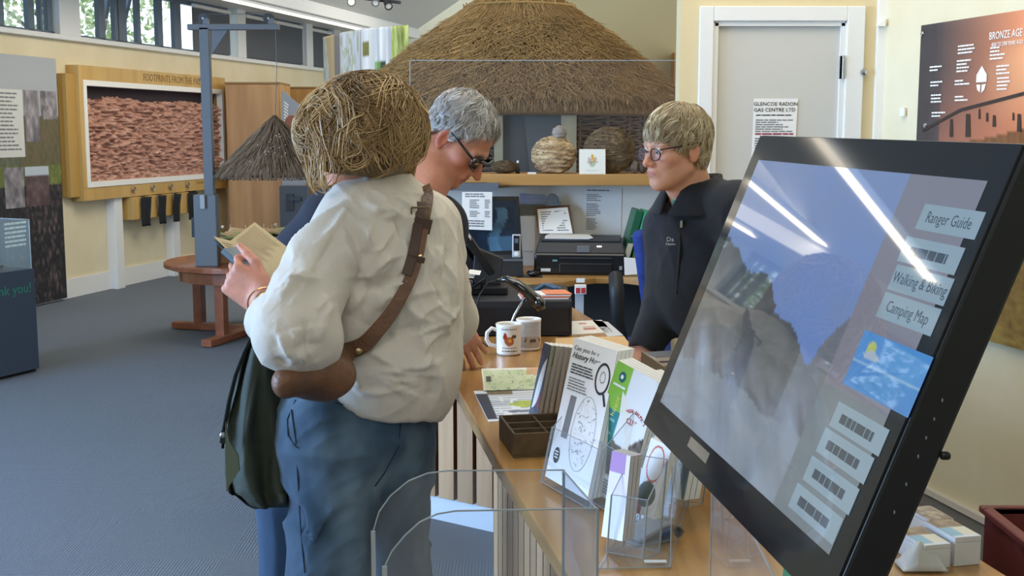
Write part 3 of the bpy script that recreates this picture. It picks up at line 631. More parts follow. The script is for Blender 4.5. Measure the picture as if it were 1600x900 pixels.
    def cast(px):
        px=np.array(px,float); K=np.array([ray(u,v) for u,v in px]); K/=np.linalg.norm(K,axis=1,keepdims=True); t=np.full(len(px),1.9); o=np.array([0,0,CH])
        for _ in range(45): t+=blouse((o+K*t[:,None]).astype(f4))*.65
        return (o+K*t[:,None])
    CR=[(p,a*2.0,w) for p,a,w in (([(556,322),(532,352),(512,385),(494,415),(482,455)],-.005,.006),([(548,492),(560,470),(574,448)],.008,.009),([(570,456),(604,440),(642,424)],-.008,.007),([(572,440),(590,415),(607,400)],.007,.008),
        ([(560,345),(568,370),(576,398)],.006,.008),([(528,388),(538,408),(547,432)],.007,.008),([(614,342),(624,360),(632,378)],-.006,.006),([(448,452),(475,446),(502,436)],.007,.009),([(440,478),(470,445),(500,412)],.006,.008),
        ([(630,472),(645,495),(656,520)],.007,.008),([(574,544),(595,560),(615,571)],.007,.008),([(606,577),(645,575),(684,567)],.008,.009),([(650,516),(656,535),(660,555)],.005,.007),([(468,400),(455,430),(446,470)],-.004,.008),
        ([(438,520),(446,545),(458,570)],.006,.008),([(470,500),(478,535),(482,570)],-.006,.009),([(510,470),(500,505),(492,540)],.006,.010),([(560,500),(590,520),(620,525)],-.005,.008),([(690,400),(705,440),(708,480)],.006,.010),([(600,480),(640,462),(690,455)],.006,.009),
        ([(590,330),(640,345),(660,370)],.004,.008),([(536,330),(520,360),(505,372)],.005,.008),([(470,360),(455,395),(450,420)],.005,.009),([(676,560),(684,600),(680,630)],.006,.009),([(560,600),(600,606),(650,604)],-.005,.007))]
    rc=random.Random(17)
    for (cx,cy,rx,ry,ang,n,l0,l1) in ((470,420,26,60,1.95,9,35,75),(455,535,30,35,1.3,7,25,50),(545,410,25,60,1.7,6,40,80),(600,430,45,50,-.6,9,35,80),(640,520,45,50,-.35,9,40,85),(690,470,18,70,1.45,6,40,80),(600,590,50,25,.15,8,40,80),(600,330,50,18,.25,5,30,60),(510,500,20,40,2.2,5,30,55),(655,600,25,25,.3,4,25,50)):
        for _ in range(n):
            x,y=cx+rc.uniform(-rx,rx),cy+rc.uniform(-ry,ry); a_=ang+rc.gauss(0,.35); l=rc.uniform(l0,l1)/2; b_=rc.gauss(0,.25)
            CR.append(([(x+math.cos(a_+b_*k)*l*k,y+math.sin(a_+b_*k)*l*k) for k in(-1,-.35,.35,1)],rc.choice((1,1,1,-.8))*rc.uniform(.006,.012),rc.uniform(.004,.008)))
    X=cast([p for c in CR for p in c[0]]); q=0
    for pts,a,w in CR:
        P_=[X[q+i].astype(f4) for i in range(len(pts))]; q+=len(pts)
        if max(np.linalg.norm(P_[i]-P_[i+1]) for i in range(len(P_)-1))<.12: segs.append((P_,a,w))
    vs,fs=surf(blouse,(-.75,2.08,.82),(.1,3.15,1.46),.0042)
    v4=vs.astype(f4); g0=blouse(v4); G=np.stack([blouse(v4+np.eye(3,dtype=f4)[k]*.002)-g0 for k in range(3)],1); G/=np.linalg.norm(G,axis=1,keepdims=True)+1e-9
    vs=vs+G*(folds(v4,4,.011,9,.25,3,1.6)+folds(v4,5,.0035,24,.16,8,2.6)+creases(v4))[:,None]
    bl=mat('blouse_cotton','#d6cfc3',.8,bump=.12,bscale=140,c2='#cfc7ba',scale=8,sheen=.1)
    mesh_np('blouse',vs,fs,bl,root)
    # hem stitching band + seams
    # jeans
    LA=pv3(515,760,2.42); RA=pv3(608,760,2.58); LK=LA*[1,1,0]+[-.01,.0,.48]; RK=RA*[1,1,0]+[.0,.02,.48]
    LF=np.array([LA[0]-.01,2.45,.07]); RF=np.array([RA[0]-.005,2.64,.07])
    def jeans(P):
        n=folds(P,6,.014,12,.25,21,2.2)+folds(P,4,.004,34,.2,31,2.4)
        d=ell(P,HP+[0,0,-.0],(.168,.140,.15),TR)
        d=smin(d,ell(P,pv3(510,690,2.42),(.094,.105,.16)),.05); d=smin(d,ell(P,pv3(607,690,2.56),(.092,.105,.16)),.05)
        l=cap(P,LA+[0,0,.05],LK,.090,.082); l=smin(l,cap(P,LK,LF,.083,.088),.02); r=cap(P,RA+[0,0,.05],RK,.086,.080); r=smin(r,cap(P,RK,RF,.08,.086),.02)
        lr=smin(l,r,.008); d=smin(d,lr,.035)
        d=smin(d,smax(ell(P,HP+[0,0,.05],(.158,.126,.14),TR),P[:,2]-(HP[2]+.13),.004),.02)
        d=smax(d,P[:,2]-(HP[2]+.13),.004); d=smax(d,.055-P[:,2],.004)
        return d-n
    vs,fs=surf(jeans,(-.62,2.2,.03),(-.05,2.85,1.08),.0052)
    nn=fbm(vs[:,0]*9,vs[:,1]*9,vs[:,2]*5); k=np.clip((nn-.42)*3,0,1)*.55
    hl=np.exp(-((vs[:,2]-.78)/.07)**2)*np.clip(vnoise(vs[:,0]*22,vs[:,1]*10,vs[:,2]*16)*1.5-.5,0,1)
    k=np.clip(k+hl*.45,0,1)[:,None]; c=np.array(srgb('#2f4a62'))*(1-k)+np.array(srgb('#86a3b8'))*k
    jm=vmat('denim',.85,bump=.35,bscale=700,sheen=.1)
    mesh_np('jeans',vs,fs,jm,root,c)
    # side seam, pocket edge, back welt pocket as raised stitching on the jeans (projected to the surface)
    def onj(u,v):
        k=np.array(ray(u,v),float); k/=np.linalg.norm(k); t=2.0; o=np.array([0,0,CH])
        for _ in range(40):
            s=float(jeans((o+k*t)[None].astype(f4))[0]); t+=s*.7
            if abs(s)<5e-4: break
        return o+k*(t-.001)
    seam=mat('denim_seam','#1d3348',.9)
    for pts in ([(455,640),(462,690),(466,760),(470,830),(476,895)],[(462,625),(449,655),(450,680),(461,697),(466,700)],[(523,622),(548,628),(572,632)],[(524,629),(548,635),(572,640)],[(627,655),(622,700),(600,740),(586,760)]):
        P_=[Vector(onj(*p)) for p in pts]; mb=MB(); mb.tube(P_,.0014,5); mb.build('stitching',seam,root)
    # shoes
    sm=mat('shoe_leather','#3a342e',.6)
    for F_ in(LF,RF):
        def shoe(P): 
            d=capf(P,F_+[.03,-.02,-.035],F_+[-.13,.07,-.038],.040,.036,.8,(0,0,1)); d=smin(d,cap(P,F_,F_+[0,0,.03],.04,.04),.03); return smax(d,.004-P[:,2],.003)
        vs,fs=surf(shoe,F_+[-.22,-.12,-.08],F_+[.12,.15,.09],.006); mesh_np('shoe',vs,fs,sm,root)
    # hair: loose wavy chin-length blonde bob
    def guide(P):
        q=(P-HD.astype(f4))@HR; d=ell(q,(0,-.018,.018),(.093,.110,.076)); d=smin(d,ell(q,(0,-.045,-.035),(.092,.078,.070)),.05); 
        return smin(d,cap(np.stack([np.abs(q[:,0]),q[:,1],q[:,2]],1),(.075,.02,0),(.085,.015,-.085),.035,.03),.04)
    def base(P):
        q=(P-HD.astype(f4))@HR; d=guide(P)-.004-folds(P,3,.010,26,.3,5)
        f=q[:,1]-.060-np.clip((q[:,2]-.05)*1.2,0,.08); d=smax(d,f,.012)
        return smax(d,(HD[2]-.080)-P[:,2]+ .3*q[:,1],.01)
    vs,fs=surf(base,HD-[.2,.2,.2],HD+[.2,.2,.2],.006); nn=fbm(vs[:,0]*40,vs[:,1]*40,vs[:,2]*14)[:,None]
    hb=mesh_np('hair',vs,fs,hairm,root,np.array(srgb('#5d482d'))*(1-nn*.5)+np.array(srgb('#9a7f54'))*nn*.5)
    rg=np.random.default_rng(4); nc=460; per=12
    # roots over the crown and sides
    th=rg.uniform(0,2*math.pi,nc); zz=rg.uniform(-.35,1,nc)**1.0; rr=np.sqrt(np.clip(1-zz**2,0,1)); u_=np.stack([rr*np.cos(th),rr*np.sin(th),zz],1)
    keep=~((u_[:,1]>.55)&(u_[:,2]<.55)); u_=u_[keep]; nc=len(u_)
    rl=u_*np.array([.096,.112,.080])*1.0+np.array([0,-.018,.018]); clid=np.repeat(np.arange(nc),per); rl=rl[clid]+rg.normal(size=(nc*per,3))*.0045
    part=np.array([.015,.035,.098])
    roots=HD+rl@HR.T.astype(float)
    d0=rl-part; d0/=np.linalg.norm(d0,axis=1,keepdims=True); d0[:,2]+=.05
    dirs=d0@HR.T.astype(float)
    Lc=rg.uniform(.15,.27,nc)[clid]*rg.uniform(.8,1.1,nc*per); Lc*=np.clip(.50+ (rl[:,2]+.06)*2.6,.72,1.0)
    off=rg.uniform(.004,.024,nc)[clid]+rg.uniform(-.003,.003,nc*per)
    cl=np.stack([clid*1.37%64,clid*.77%64,clid*2.1%64],1)+rg.normal(size=(nc*per,3))*.05
    def flow(P,t):
        q=(P-HD)@HR; dv=q-part; dv[:,2]-=.06+t*.25; dv/=np.linalg.norm(dv,axis=1,keepdims=True); w=dv@HR.T; w=w*(1-t*.5)+np.array([0,0,-1])*t*.8; return w/np.linalg.norm(w,axis=1,keepdims=True)
    T=strands(roots,dirs,Lc,20,flow,guide,off,None,wave=(3.4,3.4),clump=cl)
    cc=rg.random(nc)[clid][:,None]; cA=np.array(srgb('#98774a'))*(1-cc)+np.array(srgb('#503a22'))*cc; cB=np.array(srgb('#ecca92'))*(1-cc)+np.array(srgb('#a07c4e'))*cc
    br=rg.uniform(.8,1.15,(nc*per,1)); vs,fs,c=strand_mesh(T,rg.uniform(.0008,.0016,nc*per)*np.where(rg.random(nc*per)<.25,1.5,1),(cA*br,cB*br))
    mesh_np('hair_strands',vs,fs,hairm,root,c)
    # bracelet watch
    ax=(WR-EL)/np.linalg.norm(WR-EL); wp=WR-ax*.03; mb=MB(); mb.lathe([(.031,-.006),(.034,-.004),(.034,.004),(.031,.006),(.031,-.006)],wp,28,ax)
    wt_=mb.build('watch_bracelet',mat('gold_metal','#d9b98a',.25,metal=1),root,smooth=False)
    f=V(*(wp+np.cross(ax,[0.2,.9,.2])*.034)); 
    f=V(*wp)+ (V(-.55,-.75,-.35)-V(*ax)*V(-.55,-.75,-.35).dot(V(*ax))).normalized()*.032; MB().lathe([(0,.004),(.012,.004),(.014,.001),(.014,-.003)],f,20,(f-V(*wp))).build('watch_face',mat('watch_white','#e8e2d6',.3),wt_)
    MB().lathe([(.035,-.0015),(.037,0),(.035,.0015),(.033,0),(.035,-.0015)],WR-ax*.012,28,ax+np.array([.2,0,.1])).build('bangle',MATS['gold_metal'],root)
    return blouse,jeans,dict(EL=EL,WR=WR,SL=SL,SR=SR,HD=HD,NK=NK)
blouse_fn,jeans_fn,VJ=visitor()

def hframe(x,z,th):
    x=np.array(x,float);x/=np.linalg.norm(x);z=np.array(z,float);z-=x*(z@x);z/=np.linalg.norm(z);y=np.cross(z,x)
    if y@np.array(th)<0:y=-y
    return np.stack([x,y,z],1).astype(f4)
def cropped_hair(name,root,HD,HR,s,cols,colb,nc,per,Lr,flowfn,thick,hl,seed,wave,nape=-.06,mid=None,rad=(.0006,.0011),face=None):
    zs,ys=hl
    def guide(P):
        q=(P-HD.astype(f4))@HR/s; return smin(ell(q,(0,-.014,.040),(.0745,.0955,.0835)),ell(q,(0,-.045,-.03),(.058,.04,.05)),.03)*s
    def base(P):
        q=(P-HD.astype(f4))@HR/s; d=(guide(P)-thick*s*.65)/s-folds(P,2,.004,40,.3,seed); d=smax(d,(q[:,1]-np.interp(q[:,2],zs,ys)),.008); d=smax(d,nape-q[:,2],.006); return d*s
    vs,fs=surf(base,HD-.17,HD+.17,.0045); nn=fbm(vs[:,0]*60,vs[:,1]*60,vs[:,2]*60)[:,None]
    mesh_np(name,vs,fs,hairm,root,np.array(srgb(colb[0]))*(1-nn)+np.array(srgb(colb[1]))*nn)
    rg=np.random.default_rng(seed); u=rg.normal(size=(nc*3,3));u/=np.linalg.norm(u,axis=1,keepdims=True); rl=u*np.array([.0745,.0955,.0835])+np.array([0,-.014,.040])
    ok=(rl[:,1]<np.interp(rl[:,2],zs,ys)-.001)&(rl[:,2]>nape+.006); rl=rl[ok][:nc]; n=len(rl); cid=np.repeat(np.arange(n),per); rl=rl[cid]+rg.normal(size=(n*per,3))*.003
    R=HR.T.astype(float); roots=HD+(rl*s)@R; un=rl-np.array([0,-.014,.04]); un/=np.linalg.norm(un,axis=1,keepdims=True)
    d0=flowfn(rl,0)+un*.7; dirs=d0@R
    L=rg.uniform(*Lr,n)[cid]*rg.uniform(.8,1.1,n*per)
    if mid: L=L*mid(rl)
    off=rg.uniform(.25,1,n)[cid]*thick*s
    cl=np.stack([cid*1.37%64,cid*.77%64,cid*2.1%64],1)+rg.normal(size=(n*per,3))*.05
    fl=lambda P,t:(lambda w:w/np.linalg.norm(w,axis=1,keepdims=True))(flowfn(((P-HD)@HR)/s,t)@R)
    T=strands(roots,dirs,L*s,10,fl,guide,off,None,wave=wave,clump=cl)
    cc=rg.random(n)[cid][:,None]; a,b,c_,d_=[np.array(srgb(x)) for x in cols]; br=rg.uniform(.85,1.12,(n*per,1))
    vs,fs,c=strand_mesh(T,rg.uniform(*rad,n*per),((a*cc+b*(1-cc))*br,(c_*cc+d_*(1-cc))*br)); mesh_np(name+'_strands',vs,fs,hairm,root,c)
# ---------------- man leaning on the counter
def man():
    root=thing('person','grey-haired man in dark polo shirt and black sunglasses leaning over the counter','person',(-.38,3.05,0))
    HD=pv3(716,217,3.08); s=.93; fw=np.array([.64,-.233,-.731]); HR=basis(fw,roll=.0)
    NK=pv3(648,300,3.0); SR=pv3(520,335,2.96); SL=pv3(688,352,3.12); CH_=pv3(610,400,3.08); WA=pv3(570,510,3.14); HP=pv3(545,575,3.15)
    ER=pv3(462,395,3.0); WRr=pv3(520,470,2.98); EL=pv3(664,462,3.22); WL=np.array(pv3(709,498,3.38))
    hx=pv3(748,572,3.36)-WL; HdR=hframe(hx,(-.0,-.85,.5),(-1,0,-.2)); h2=hframe((.3,.15,-.85),(0,-.9,.3),(0,0,1))
    side=SL-SR;side[2]=0;side/=np.linalg.norm(side);bk=np.array([-side[1],side[0],0]);TR=np.stack([side,bk,[0,0,1]],1).astype(f4)
    def torso(P,e):
        d=ell(P,CH_,(.165+e,.115+e,.18+e),TR); d=smin(d,cap(P,SL,SR,.055+e,.055+e),.06); d=smin(d,ell(P,WA,(.155+e,.12+e,.17+e),TR),.07); return smin(d,ell(P,HP,(.16+e,.13+e,.13+e),TR),.06)
    def body(P):
        d=torso(P,-.02); d=smin(d,cap(P,NK+[-.03,.02,-.05],HD+HR@np.array([0,-.035,-.06],f4)*s,.062,.056),.04)
        d=smin(d,cap(P,HD+HR@np.array([0,.02,-.07],f4)*s,NK+[.03,-.01,-.01],.040,.045),.03)
        q=((P-HD.astype(f4))@HR)/s; m=np.linalg.norm(q,axis=1)<.24; h=np.ones(len(P),f4); h[m]=head_sdf(q[m],dict(nose=1.04,chin=1.15))*s; d=smin(d,h,.014)
        d=smin(d,cap(P,SR,ER,.046,.04),.03);d=smin(d,cap(P,ER,WRr,.04,.028),.02);d=smin(d,cap(P,SL,EL,.046,.042),.03);d=smin(d,cap(P,EL,WL,.042,.028),.02)
        for w,Rm,cu in((WL,HdR,((.15,.5,.35),(.1,.45,.35),(.2,.5,.35),(.3,.5,.35))),(WRr,h2,(.4,.4,.5,.5))):
            q=(P-w.astype(f4))@Rm; m=np.linalg.norm(q,axis=1)<.24; h=np.ones(len(P),f4); h[m]=hand_sdf(q[m]/1.06,curl=cu,spread=1.8,thumb=(.055,.03,-.012))*1.06; d=smin(d,h,.018)
        return d
    vs,fs=surf(body,(-.75,2.70,.72),(.12,3.55,1.68),.0042)
    q=((vs-HD)@HR)/s; c=head_col(q,'#cb8f74','#a8665a','#6f655c',red=(.70,.36,.27)); m=np.linalg.norm(q,axis=1)>.17; n=fbm(vs[:,0]*50,vs[:,1]*50,vs[:,2]*50)
    k=np.clip((np.linalg.norm(q,axis=1)-.12)/.05,0,1)[:,None]; c=c*(1-k)+np.array(srgb('#bd8068'))*(1-(n-.5)[:,None]*.5)*k
    mesh_np('body',vs,fs,skinm,root,c); eyes(root,HD,HR,s)
    def shirt(P):
        n=folds(P,4,.007,15,.3,13,1.8); d=torso(P,.004); d=smin(d,cap(P,NK+[-.02,.02,-.06],NK+[-.01,.01,-.02],.072,.066),.03)
        d=smin(d,cap(P,SR,SR+(ER-SR)*.98,.066,.060),.03); d=smin(d,cap(P,SL,SL+(EL-SL)*.75,.066,.060),.03)
        d=smax(d,-cap(P,NK+[0.0,.0,-.0],NK+[.04,-.02,.1],.064,.08),.006); d=smax(d,(HP[2]-.02)-P[:,2],.005)
        return d-n
    vs,fs=surf(shirt,(-.78,2.7,.8),(.1,3.5,1.45),.006); cc=np.clip((-.29-vs[:,0])*12,0,1)[:,None]
    mesh_np('polo_shirt',vs,fs,mat('polo_navy','#272c3a',.85,c2='#222634',scale=9,bump=.15,bscale=300),root)
    LX,RX=np.array([-.40,3.22,.5]),np.array([-.60,3.06,.5])
    def trs(P):
        d=ell(P,HP+[0,0,-.02],(.165,.135,.15),TR)
        for K,hp in((LX,[.06,0,-.1]),(RX,[-.07,0,-.1])): l=cap(P,HP+hp,K,.088,.072); l=smin(l,cap(P,K,K*[1,1,0]+[0,0,.07],.074,.07),.02); d=smin(d,l,.03)
        return smax(d,P[:,2]-(HP[2]+.05),.004)-folds(P,4,.008,12,.3,41,1.8)
    vs,fs=surf(trs,(-.8,2.85,.03),(-.2,3.45,.98),.007); nn=fbm(vs[:,0]*12,vs[:,1]*12,vs[:,2]*6)[:,None]
    mesh_np('jeans',vs,fs,vmat('denim',.85),root,np.array(srgb('#1a2f4c'))*(1-nn)+np.array(srgb('#31506f'))*nn)
    for K in(LX,RX):
        F_=K*[1,1,0]+[0,0,.07]
        def shoe(P): d=cap(P,F_+[.0,.02,-.03],F_+[.10,-.09,-.034],.042,.038); d=smin(d,cap(P,F_,F_+[0,0,.03],.042,.04),.03); return smax(d,.004-P[:,2],.003)
        vs,fs=surf(shoe,F_+[-.1,-.2,-.08],F_+[.2,.15,.09],.007); mesh_np('shoe',vs,fs,MATS['shoe_leather'],root)
    hl=([-.06,-.03,.0,.02,.04,.06,.085,.11],[-.06,-.05,-.030,.026,.030,.040,.064,.105])
    def flow(q,t):
        x,y,z=q.T; o=np.stack([x*1.5+.02,.10+y*.3-.0*z,.02-.8*t+0*z],1); sd=np.clip((.055-z)/.05,0,1)[:,None]; o=o/np.linalg.norm(o,axis=1,keepdims=True)
        b=np.stack([x*.5,-.6+0*y,-.75+0*z],1); b/=np.linalg.norm(b,axis=1,keepdims=True); w=o*(1-sd)+b*sd; return w/(np.linalg.norm(w,axis=1,keepdims=True)+1e-9)
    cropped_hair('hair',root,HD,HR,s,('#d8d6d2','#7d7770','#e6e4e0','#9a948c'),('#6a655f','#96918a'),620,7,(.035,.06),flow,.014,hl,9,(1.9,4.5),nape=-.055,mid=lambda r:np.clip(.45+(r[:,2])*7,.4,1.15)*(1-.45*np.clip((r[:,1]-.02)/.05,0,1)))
    # sunglasses
    W=lambda x,y,z:V(*(HD+HR@np.array([x,y,z],float)*s)); gl=mat('sunglasses_black','#141414',.18,spec=.7)
    fr=MB()
    for sg in(-1,1): fr.tube([W(sg*.080,-.006,.022),W(sg*.079,.03,.021),W(sg*.073,.084,.017)],[.0035,.0062,.0072],8,flat=.45,up=(0,0,1))
    fr.tube([W(-.074,.086,.016),W(-.055,.098,.017),W(0,.106,.014),W(.055,.098,.017),W(.074,.086,.016)],[.004]*5,8)
    for sg in(-1,1): fr.tube([W(sg*(.034+.026*math.cos(a)),.101-.010*abs(math.cos(a)) if True else 0,.006+.021*math.sin(a)) for a in np.linspace(0,2*math.pi,20)],.0032,6)
    fr.build('sunglasses_frame',gl,root,smooth=True)
    ln=MB()
    for sg in(-1,1): ln.add([W(sg*(.034+.026*math.cos(a)),.101-.010*abs(math.cos(a)),.006+.021*math.sin(a)) for a in np.linspace(0,2*math.pi,20)[:-1]],[tuple(range(19))])
    ln.build('sunglasses_lens',mat('dark_lens','#1c2124',.06,spec=.8),root)
    for sg in(-1,1): MB().lathe([(0,.0025),(.002,.002),(.0022,0)],W(sg*.072,.092,.018),8,HR@np.array([sg*.6,.8,0])).build('hinge_stud',chrome,root)
    # watch on the wrist and ring
    ax=(WL-EL)/np.linalg.norm(WL-EL); MB().lathe([(.030,-.011),(.034,-.010),(.034,.010),(.030,.011)],WL-ax*.015,26,ax).build('watch_strap',black,root)
    f=V(*(WL-ax*.015+HdR[:,2]*.030)); MB().lathe([(0,.006),(.017,.006),(.019,.002),(.019,-.004)],f,22,HdR[:,2]).build('watch_case',dark,root)
    rp=V(*(WL+HdR@np.array([.122,-.012,-.013],f4)*1.0)); MB().lathe([(.0088,-.002),(.0098,0),(.0088,.002)],rp,16,HdR@np.array([.85,-.08,-.5])).build('ring',MATS['gold_metal'],root)
man()
# ---------------- staff woman in black fleece
def staff():
    root=thing('person','short-haired woman in glasses and black fleece leaning on the counter from the staff side','person',(.72,3.5,0))
    HD=pv3(1056,232,3.32); s=.94; fw=np.array([-.86,-.46,-.12]); HR=basis(fw,roll=.02)
    NK=pv3(1083,300,3.37); SR=pv3(1046,356,3.50); SL=pv3(1158,328,3.24); CH_=pv3(1098,430,3.42); WA=pv3(1145,470,3.52); HP=pv3(1190,530,3.60)
    ER=pv3(1046,470,3.52); WRr=pv3(1008,565,3.44); EL=pv3(1175,470,3.2); WL=pv3(1120,600,3.1)
    h1=hframe((-.6,-.5,-.25),(.2,-.2,.9),(-.3,-1,0)); h2=hframe((-.7,-.3,-.1),(0,0,1),(-.3,1,0))
    side=SR-SL;side[2]=0;side/=np.linalg.norm(side);bk=np.array([-side[1],side[0],0]);TR=np.stack([side,bk,[0,0,1]],1).astype(f4)
    def torso(P,e):
        d=ell(P,CH_,(.165+e,.115+e,.19+e),TR); d=smin(d,cap(P,SL,SR,.052+e,.052+e),.07); d=smin(d,ell(P,WA,(.15+e,.12+e,.18+e),TR),.08); return smin(d,ell(P,HP,(.17+e,.14+e,.13+e),TR),.06)
    WRr[2]=.845; 
    def body(P):
        d=torso(P,-.02); d=smin(d,cap(P,NK+[.02,.02,-.05],HD+HR@np.array([0,-.03,-.05],f4)*s,.058,.052),.04); d=smin(d,cap(P,NK+[-.03,-.02,-.02],HD+HR@np.array([0,.02,-.07],f4)*s,.035,.035),.03)
        q=((P-HD.astype(f4))@HR)/s; m=np.linalg.norm(q,axis=1)<.24; h=np.ones(len(P),f4); h[m]=head_sdf(q[m],dict(nose=.985))*s; d=smin(d,h,.014)
        d=smin(d,cap(P,SR,ER,.044,.038),.03);d=smin(d,cap(P,ER,WRr,.038,.026),.02);d=smin(d,cap(P,SL,EL,.044,.038),.03);d=smin(d,cap(P,EL,WL,.038,.026),.02)
        for w,Rm in((WRr,h1),(WL,h2)):
            q=(P-w.astype(f4))@Rm; m=np.linalg.norm(q,axis=1)<.24; h=np.ones(len(P),f4); h[m]=hand_sdf(q[m],curl=(.12,.12,.12,.15),spread=1.4); d=smin(d,h,.016)
        return d
    vs,fs=surf(body,(.2,2.9,.72),(1.0,3.75,1.68),.0042)
    q=((vs-HD)@HR)/s; c=head_col(q,'#dba68a','#c07a70','#a08d78',red=(.84,.55,.44)); k=np.clip((np.linalg.norm(q,axis=1)-.13)/.05,0,1)[:,None]; c=c*(1-k)+np.array(srgb('#cf967c'))*k
    mesh_np('body',vs,fs,skinm,root,c); eyes(root,HD,HR,s)
    Z0=V(*pv3(1062,372,3.3))
    def fleece(P):
        n=folds(P,5,.009,12,.3,53,1.8)+folds(P,3,.003,30,.3,5,1.5); d=torso(P,.010)
        d=smin(d,cap(P,NK+[.01,.01,-.07],NK+[.015,.01,-.02],.085,.070),.04); d=smin(d,cap(P,NK+[.04,-.02,-.02],SL+[-.02,.02,.0],.055,.058),.05)
        for a,b,w,k in((SR,ER,WRr+(ER-WRr)*.08,1),(SL,EL,WL,1)): l=smin(cap(P,a,b,.068,.060),cap(P,b,w,.060,.046),.03); l=smax(l,-cap(P,w+(w-b)/np.linalg.norm(w-b)*.07,w+(w-b)*.9,.07),.004) ; d=smin(d,l,.03)
        d=d-n; f=HR[:,1].astype(float)
        d=smax(d,-cap(P,NK+[-.0,-.0,-.015],NK+[-.01,-.01,.1],.056,.07),.006); 
        v=cap(P,NK+[-.05,-.035,.02],NK+[-.085,-.07,-.085],.035,.004); d=smax(d,-v,.006)
        # stand-and-fall collar
        ang=None; rc=np.linalg.norm((P-(NK+[.005,.005,0]).astype(f4))[:,:2],axis=1); zc=P[:,2]-NK[2]
        col=np.abs(rc-(.072+np.clip(-(zc-.035),0,.1)*.55))-.0055; col=smax(col,zc-.035-.03*np.clip(((P-NK.astype(f4))@np.array([.9,.3,0],f4))*8,-1,1),.006); col=smax(col,-.062-zc,.006)
        gap=cap(P,NK+[-.05,-.04,.06],NK+[-.10,-.085,-.10],.034,.004); col=smax(col,-gap,.004)
        d=smin(d,col,.003); d=smax(d,(HP[2]-.03)-P[:,2],.005); return d
    vs,fs=surf(fleece,(.2,2.85,.8),(1.05,3.8,1.46),.005); fl=mat('fleece_black','#212429',.95,c2='#1b1d21',scale=14,bump=.4,bscale=500,sheen=.08)
    mesh_np('fleece_jacket',vs,fs,fl,root)
    def hit(fn,u,v,t0=2.6):
        k=np.array(ray(u,v),float);k/=np.linalg.norm(k);t=t0;o=np.array([0,0,CH])
        for _ in range(70): t+=float(fn((o+k*t)[None].astype(f4))[0])*.6
        return V(*(o+k*(t-.0015)))
    zp=[hit(fleece,*p) for p in((1064,352),(1063,380),(1060,420),(1057,460))]; MB().tube(zp,.0035,6).build('zip',black,root)
    a=hit(fleece,1064,350)+V(0,-.004,0); MB().box(a,(.006,.004,.020)).build('zip_pull',chrome,root)
    MB().tube([hit(body,1052,312)+V(0,-.004,0),hit(body,1056,330)+V(0,-.006,0),hit(body,1062,348)+V(0,-.006,0)],[.007,.010,.006],8,flat=.4).build('shirt_collar',mat('mint_cloth','#7fb5a3',.8),root)
    p=hit(fleece,1050,374)+V(0,-.003,0); lw=mat('embroidery','#d5d8d8',.8); Rf=frame((1,-.12,.03),(0,0,1)); text('Dari',p,.018,Rf,lw,root); text('Nation',p+V(-.002,0,-.013),.011,Rf,lw,root)
    # trousers + shoes
    LX,RX=np.array([.74,3.42,.5]),np.array([.66,3.62,.5])
    def trs(P):
        d=ell(P,HP+[0,0,-.02],(.165,.135,.15),TR)
        for K in(LX,RX): l=cap(P,HP+(K-HP)*.25,K,.088,.070); l=smin(l,cap(P,K,K*[1,1,0]+[0,0,.07],.07,.065),.02); d=smin(d,l,.03)
        return smax(d,P[:,2]-(HP[2]+.05),.004)
    vs,fs=surf(trs,(.4,3.2,.03),(1.,3.85,.98),.009); mesh_np('trousers',vs,fs,mat('trousers','#20232b',.9),root)
    for K in(LX,RX):
        F_=K*[1,1,0]+[0,0,.07]
        def shoe(P): d=cap(P,F_+[.0,.0,-.03],F_+[-.13,-.05,-.034],.040,.036); d=smin(d,cap(P,F_,F_+[0,0,.03],.042,.04),.03); return smax(d,.004-P[:,2],.003)
        vs,fs=surf(shoe,F_+[-.22,-.15,-.08],F_+[.1,.15,.09],.007); mesh_np('shoe',vs,fs,MATS['shoe_leather'],root)
    hl=([-.08,-.05,-.02,.0,.02,.04,.06,.085,.11],[-.045,-.04,-.034,-.030,.035,.050,.070,.092,.12])
    def flow(q,t):
        x,y,z=q.T; cx=np.array([.01,-.055,.115]); d=q-cx; d=d/np.linalg.norm(d,axis=1,keepdims=True); d=d+np.array([0,.15,-.45-.5*t]); return d/np.linalg.norm(d,axis=1,keepdims=True)
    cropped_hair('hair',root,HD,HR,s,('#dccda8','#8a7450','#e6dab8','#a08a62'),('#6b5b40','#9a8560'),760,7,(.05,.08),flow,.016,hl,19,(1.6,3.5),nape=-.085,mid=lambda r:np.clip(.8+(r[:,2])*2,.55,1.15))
    W=lambda x,y,z:V(*(HD+HR@np.array([x,y,z],float)*s)); gm=mat('glasses_purple','#3c2230',.25)
    fr=MB()
    for sg in(-1,1):
        fr.tube([W(sg*.0775,-.004,.016),W(sg*.0775,.04,.014),W(sg*.066,.090,.012),W(sg*.058,.098,.010)],[.0018,.002,.0024,.0024],6)
        fr.tube([W(sg*(.033+.0235*math.cos(a)),.103-.007*abs(math.cos(a)),-.004+.0175*math.sin(a)+.003*sg*math.cos(a)*0) for a in np.linspace(0,2*math.pi,22)],.0019,6)
    fr.tube([W(-.010,.104,.003),W(0,.108,.007),W(.010,.104,.003)],.0019,6); fr.build('glasses_frame',gm,root,smooth=True)
    ln=MB()
    for sg in(-1,1): ln.add([W(sg*(.033+.0235*math.cos(a)),.103-.007*abs(math.cos(a)),-.004+.0175*math.sin(a)) for a in np.linspace(0,2*math.pi,20)[:-1]],[tuple(range(19))])
    ln.build('glasses_lens',glassmat('lens_clear',(.95,.95,.97),.05),root)
staff()
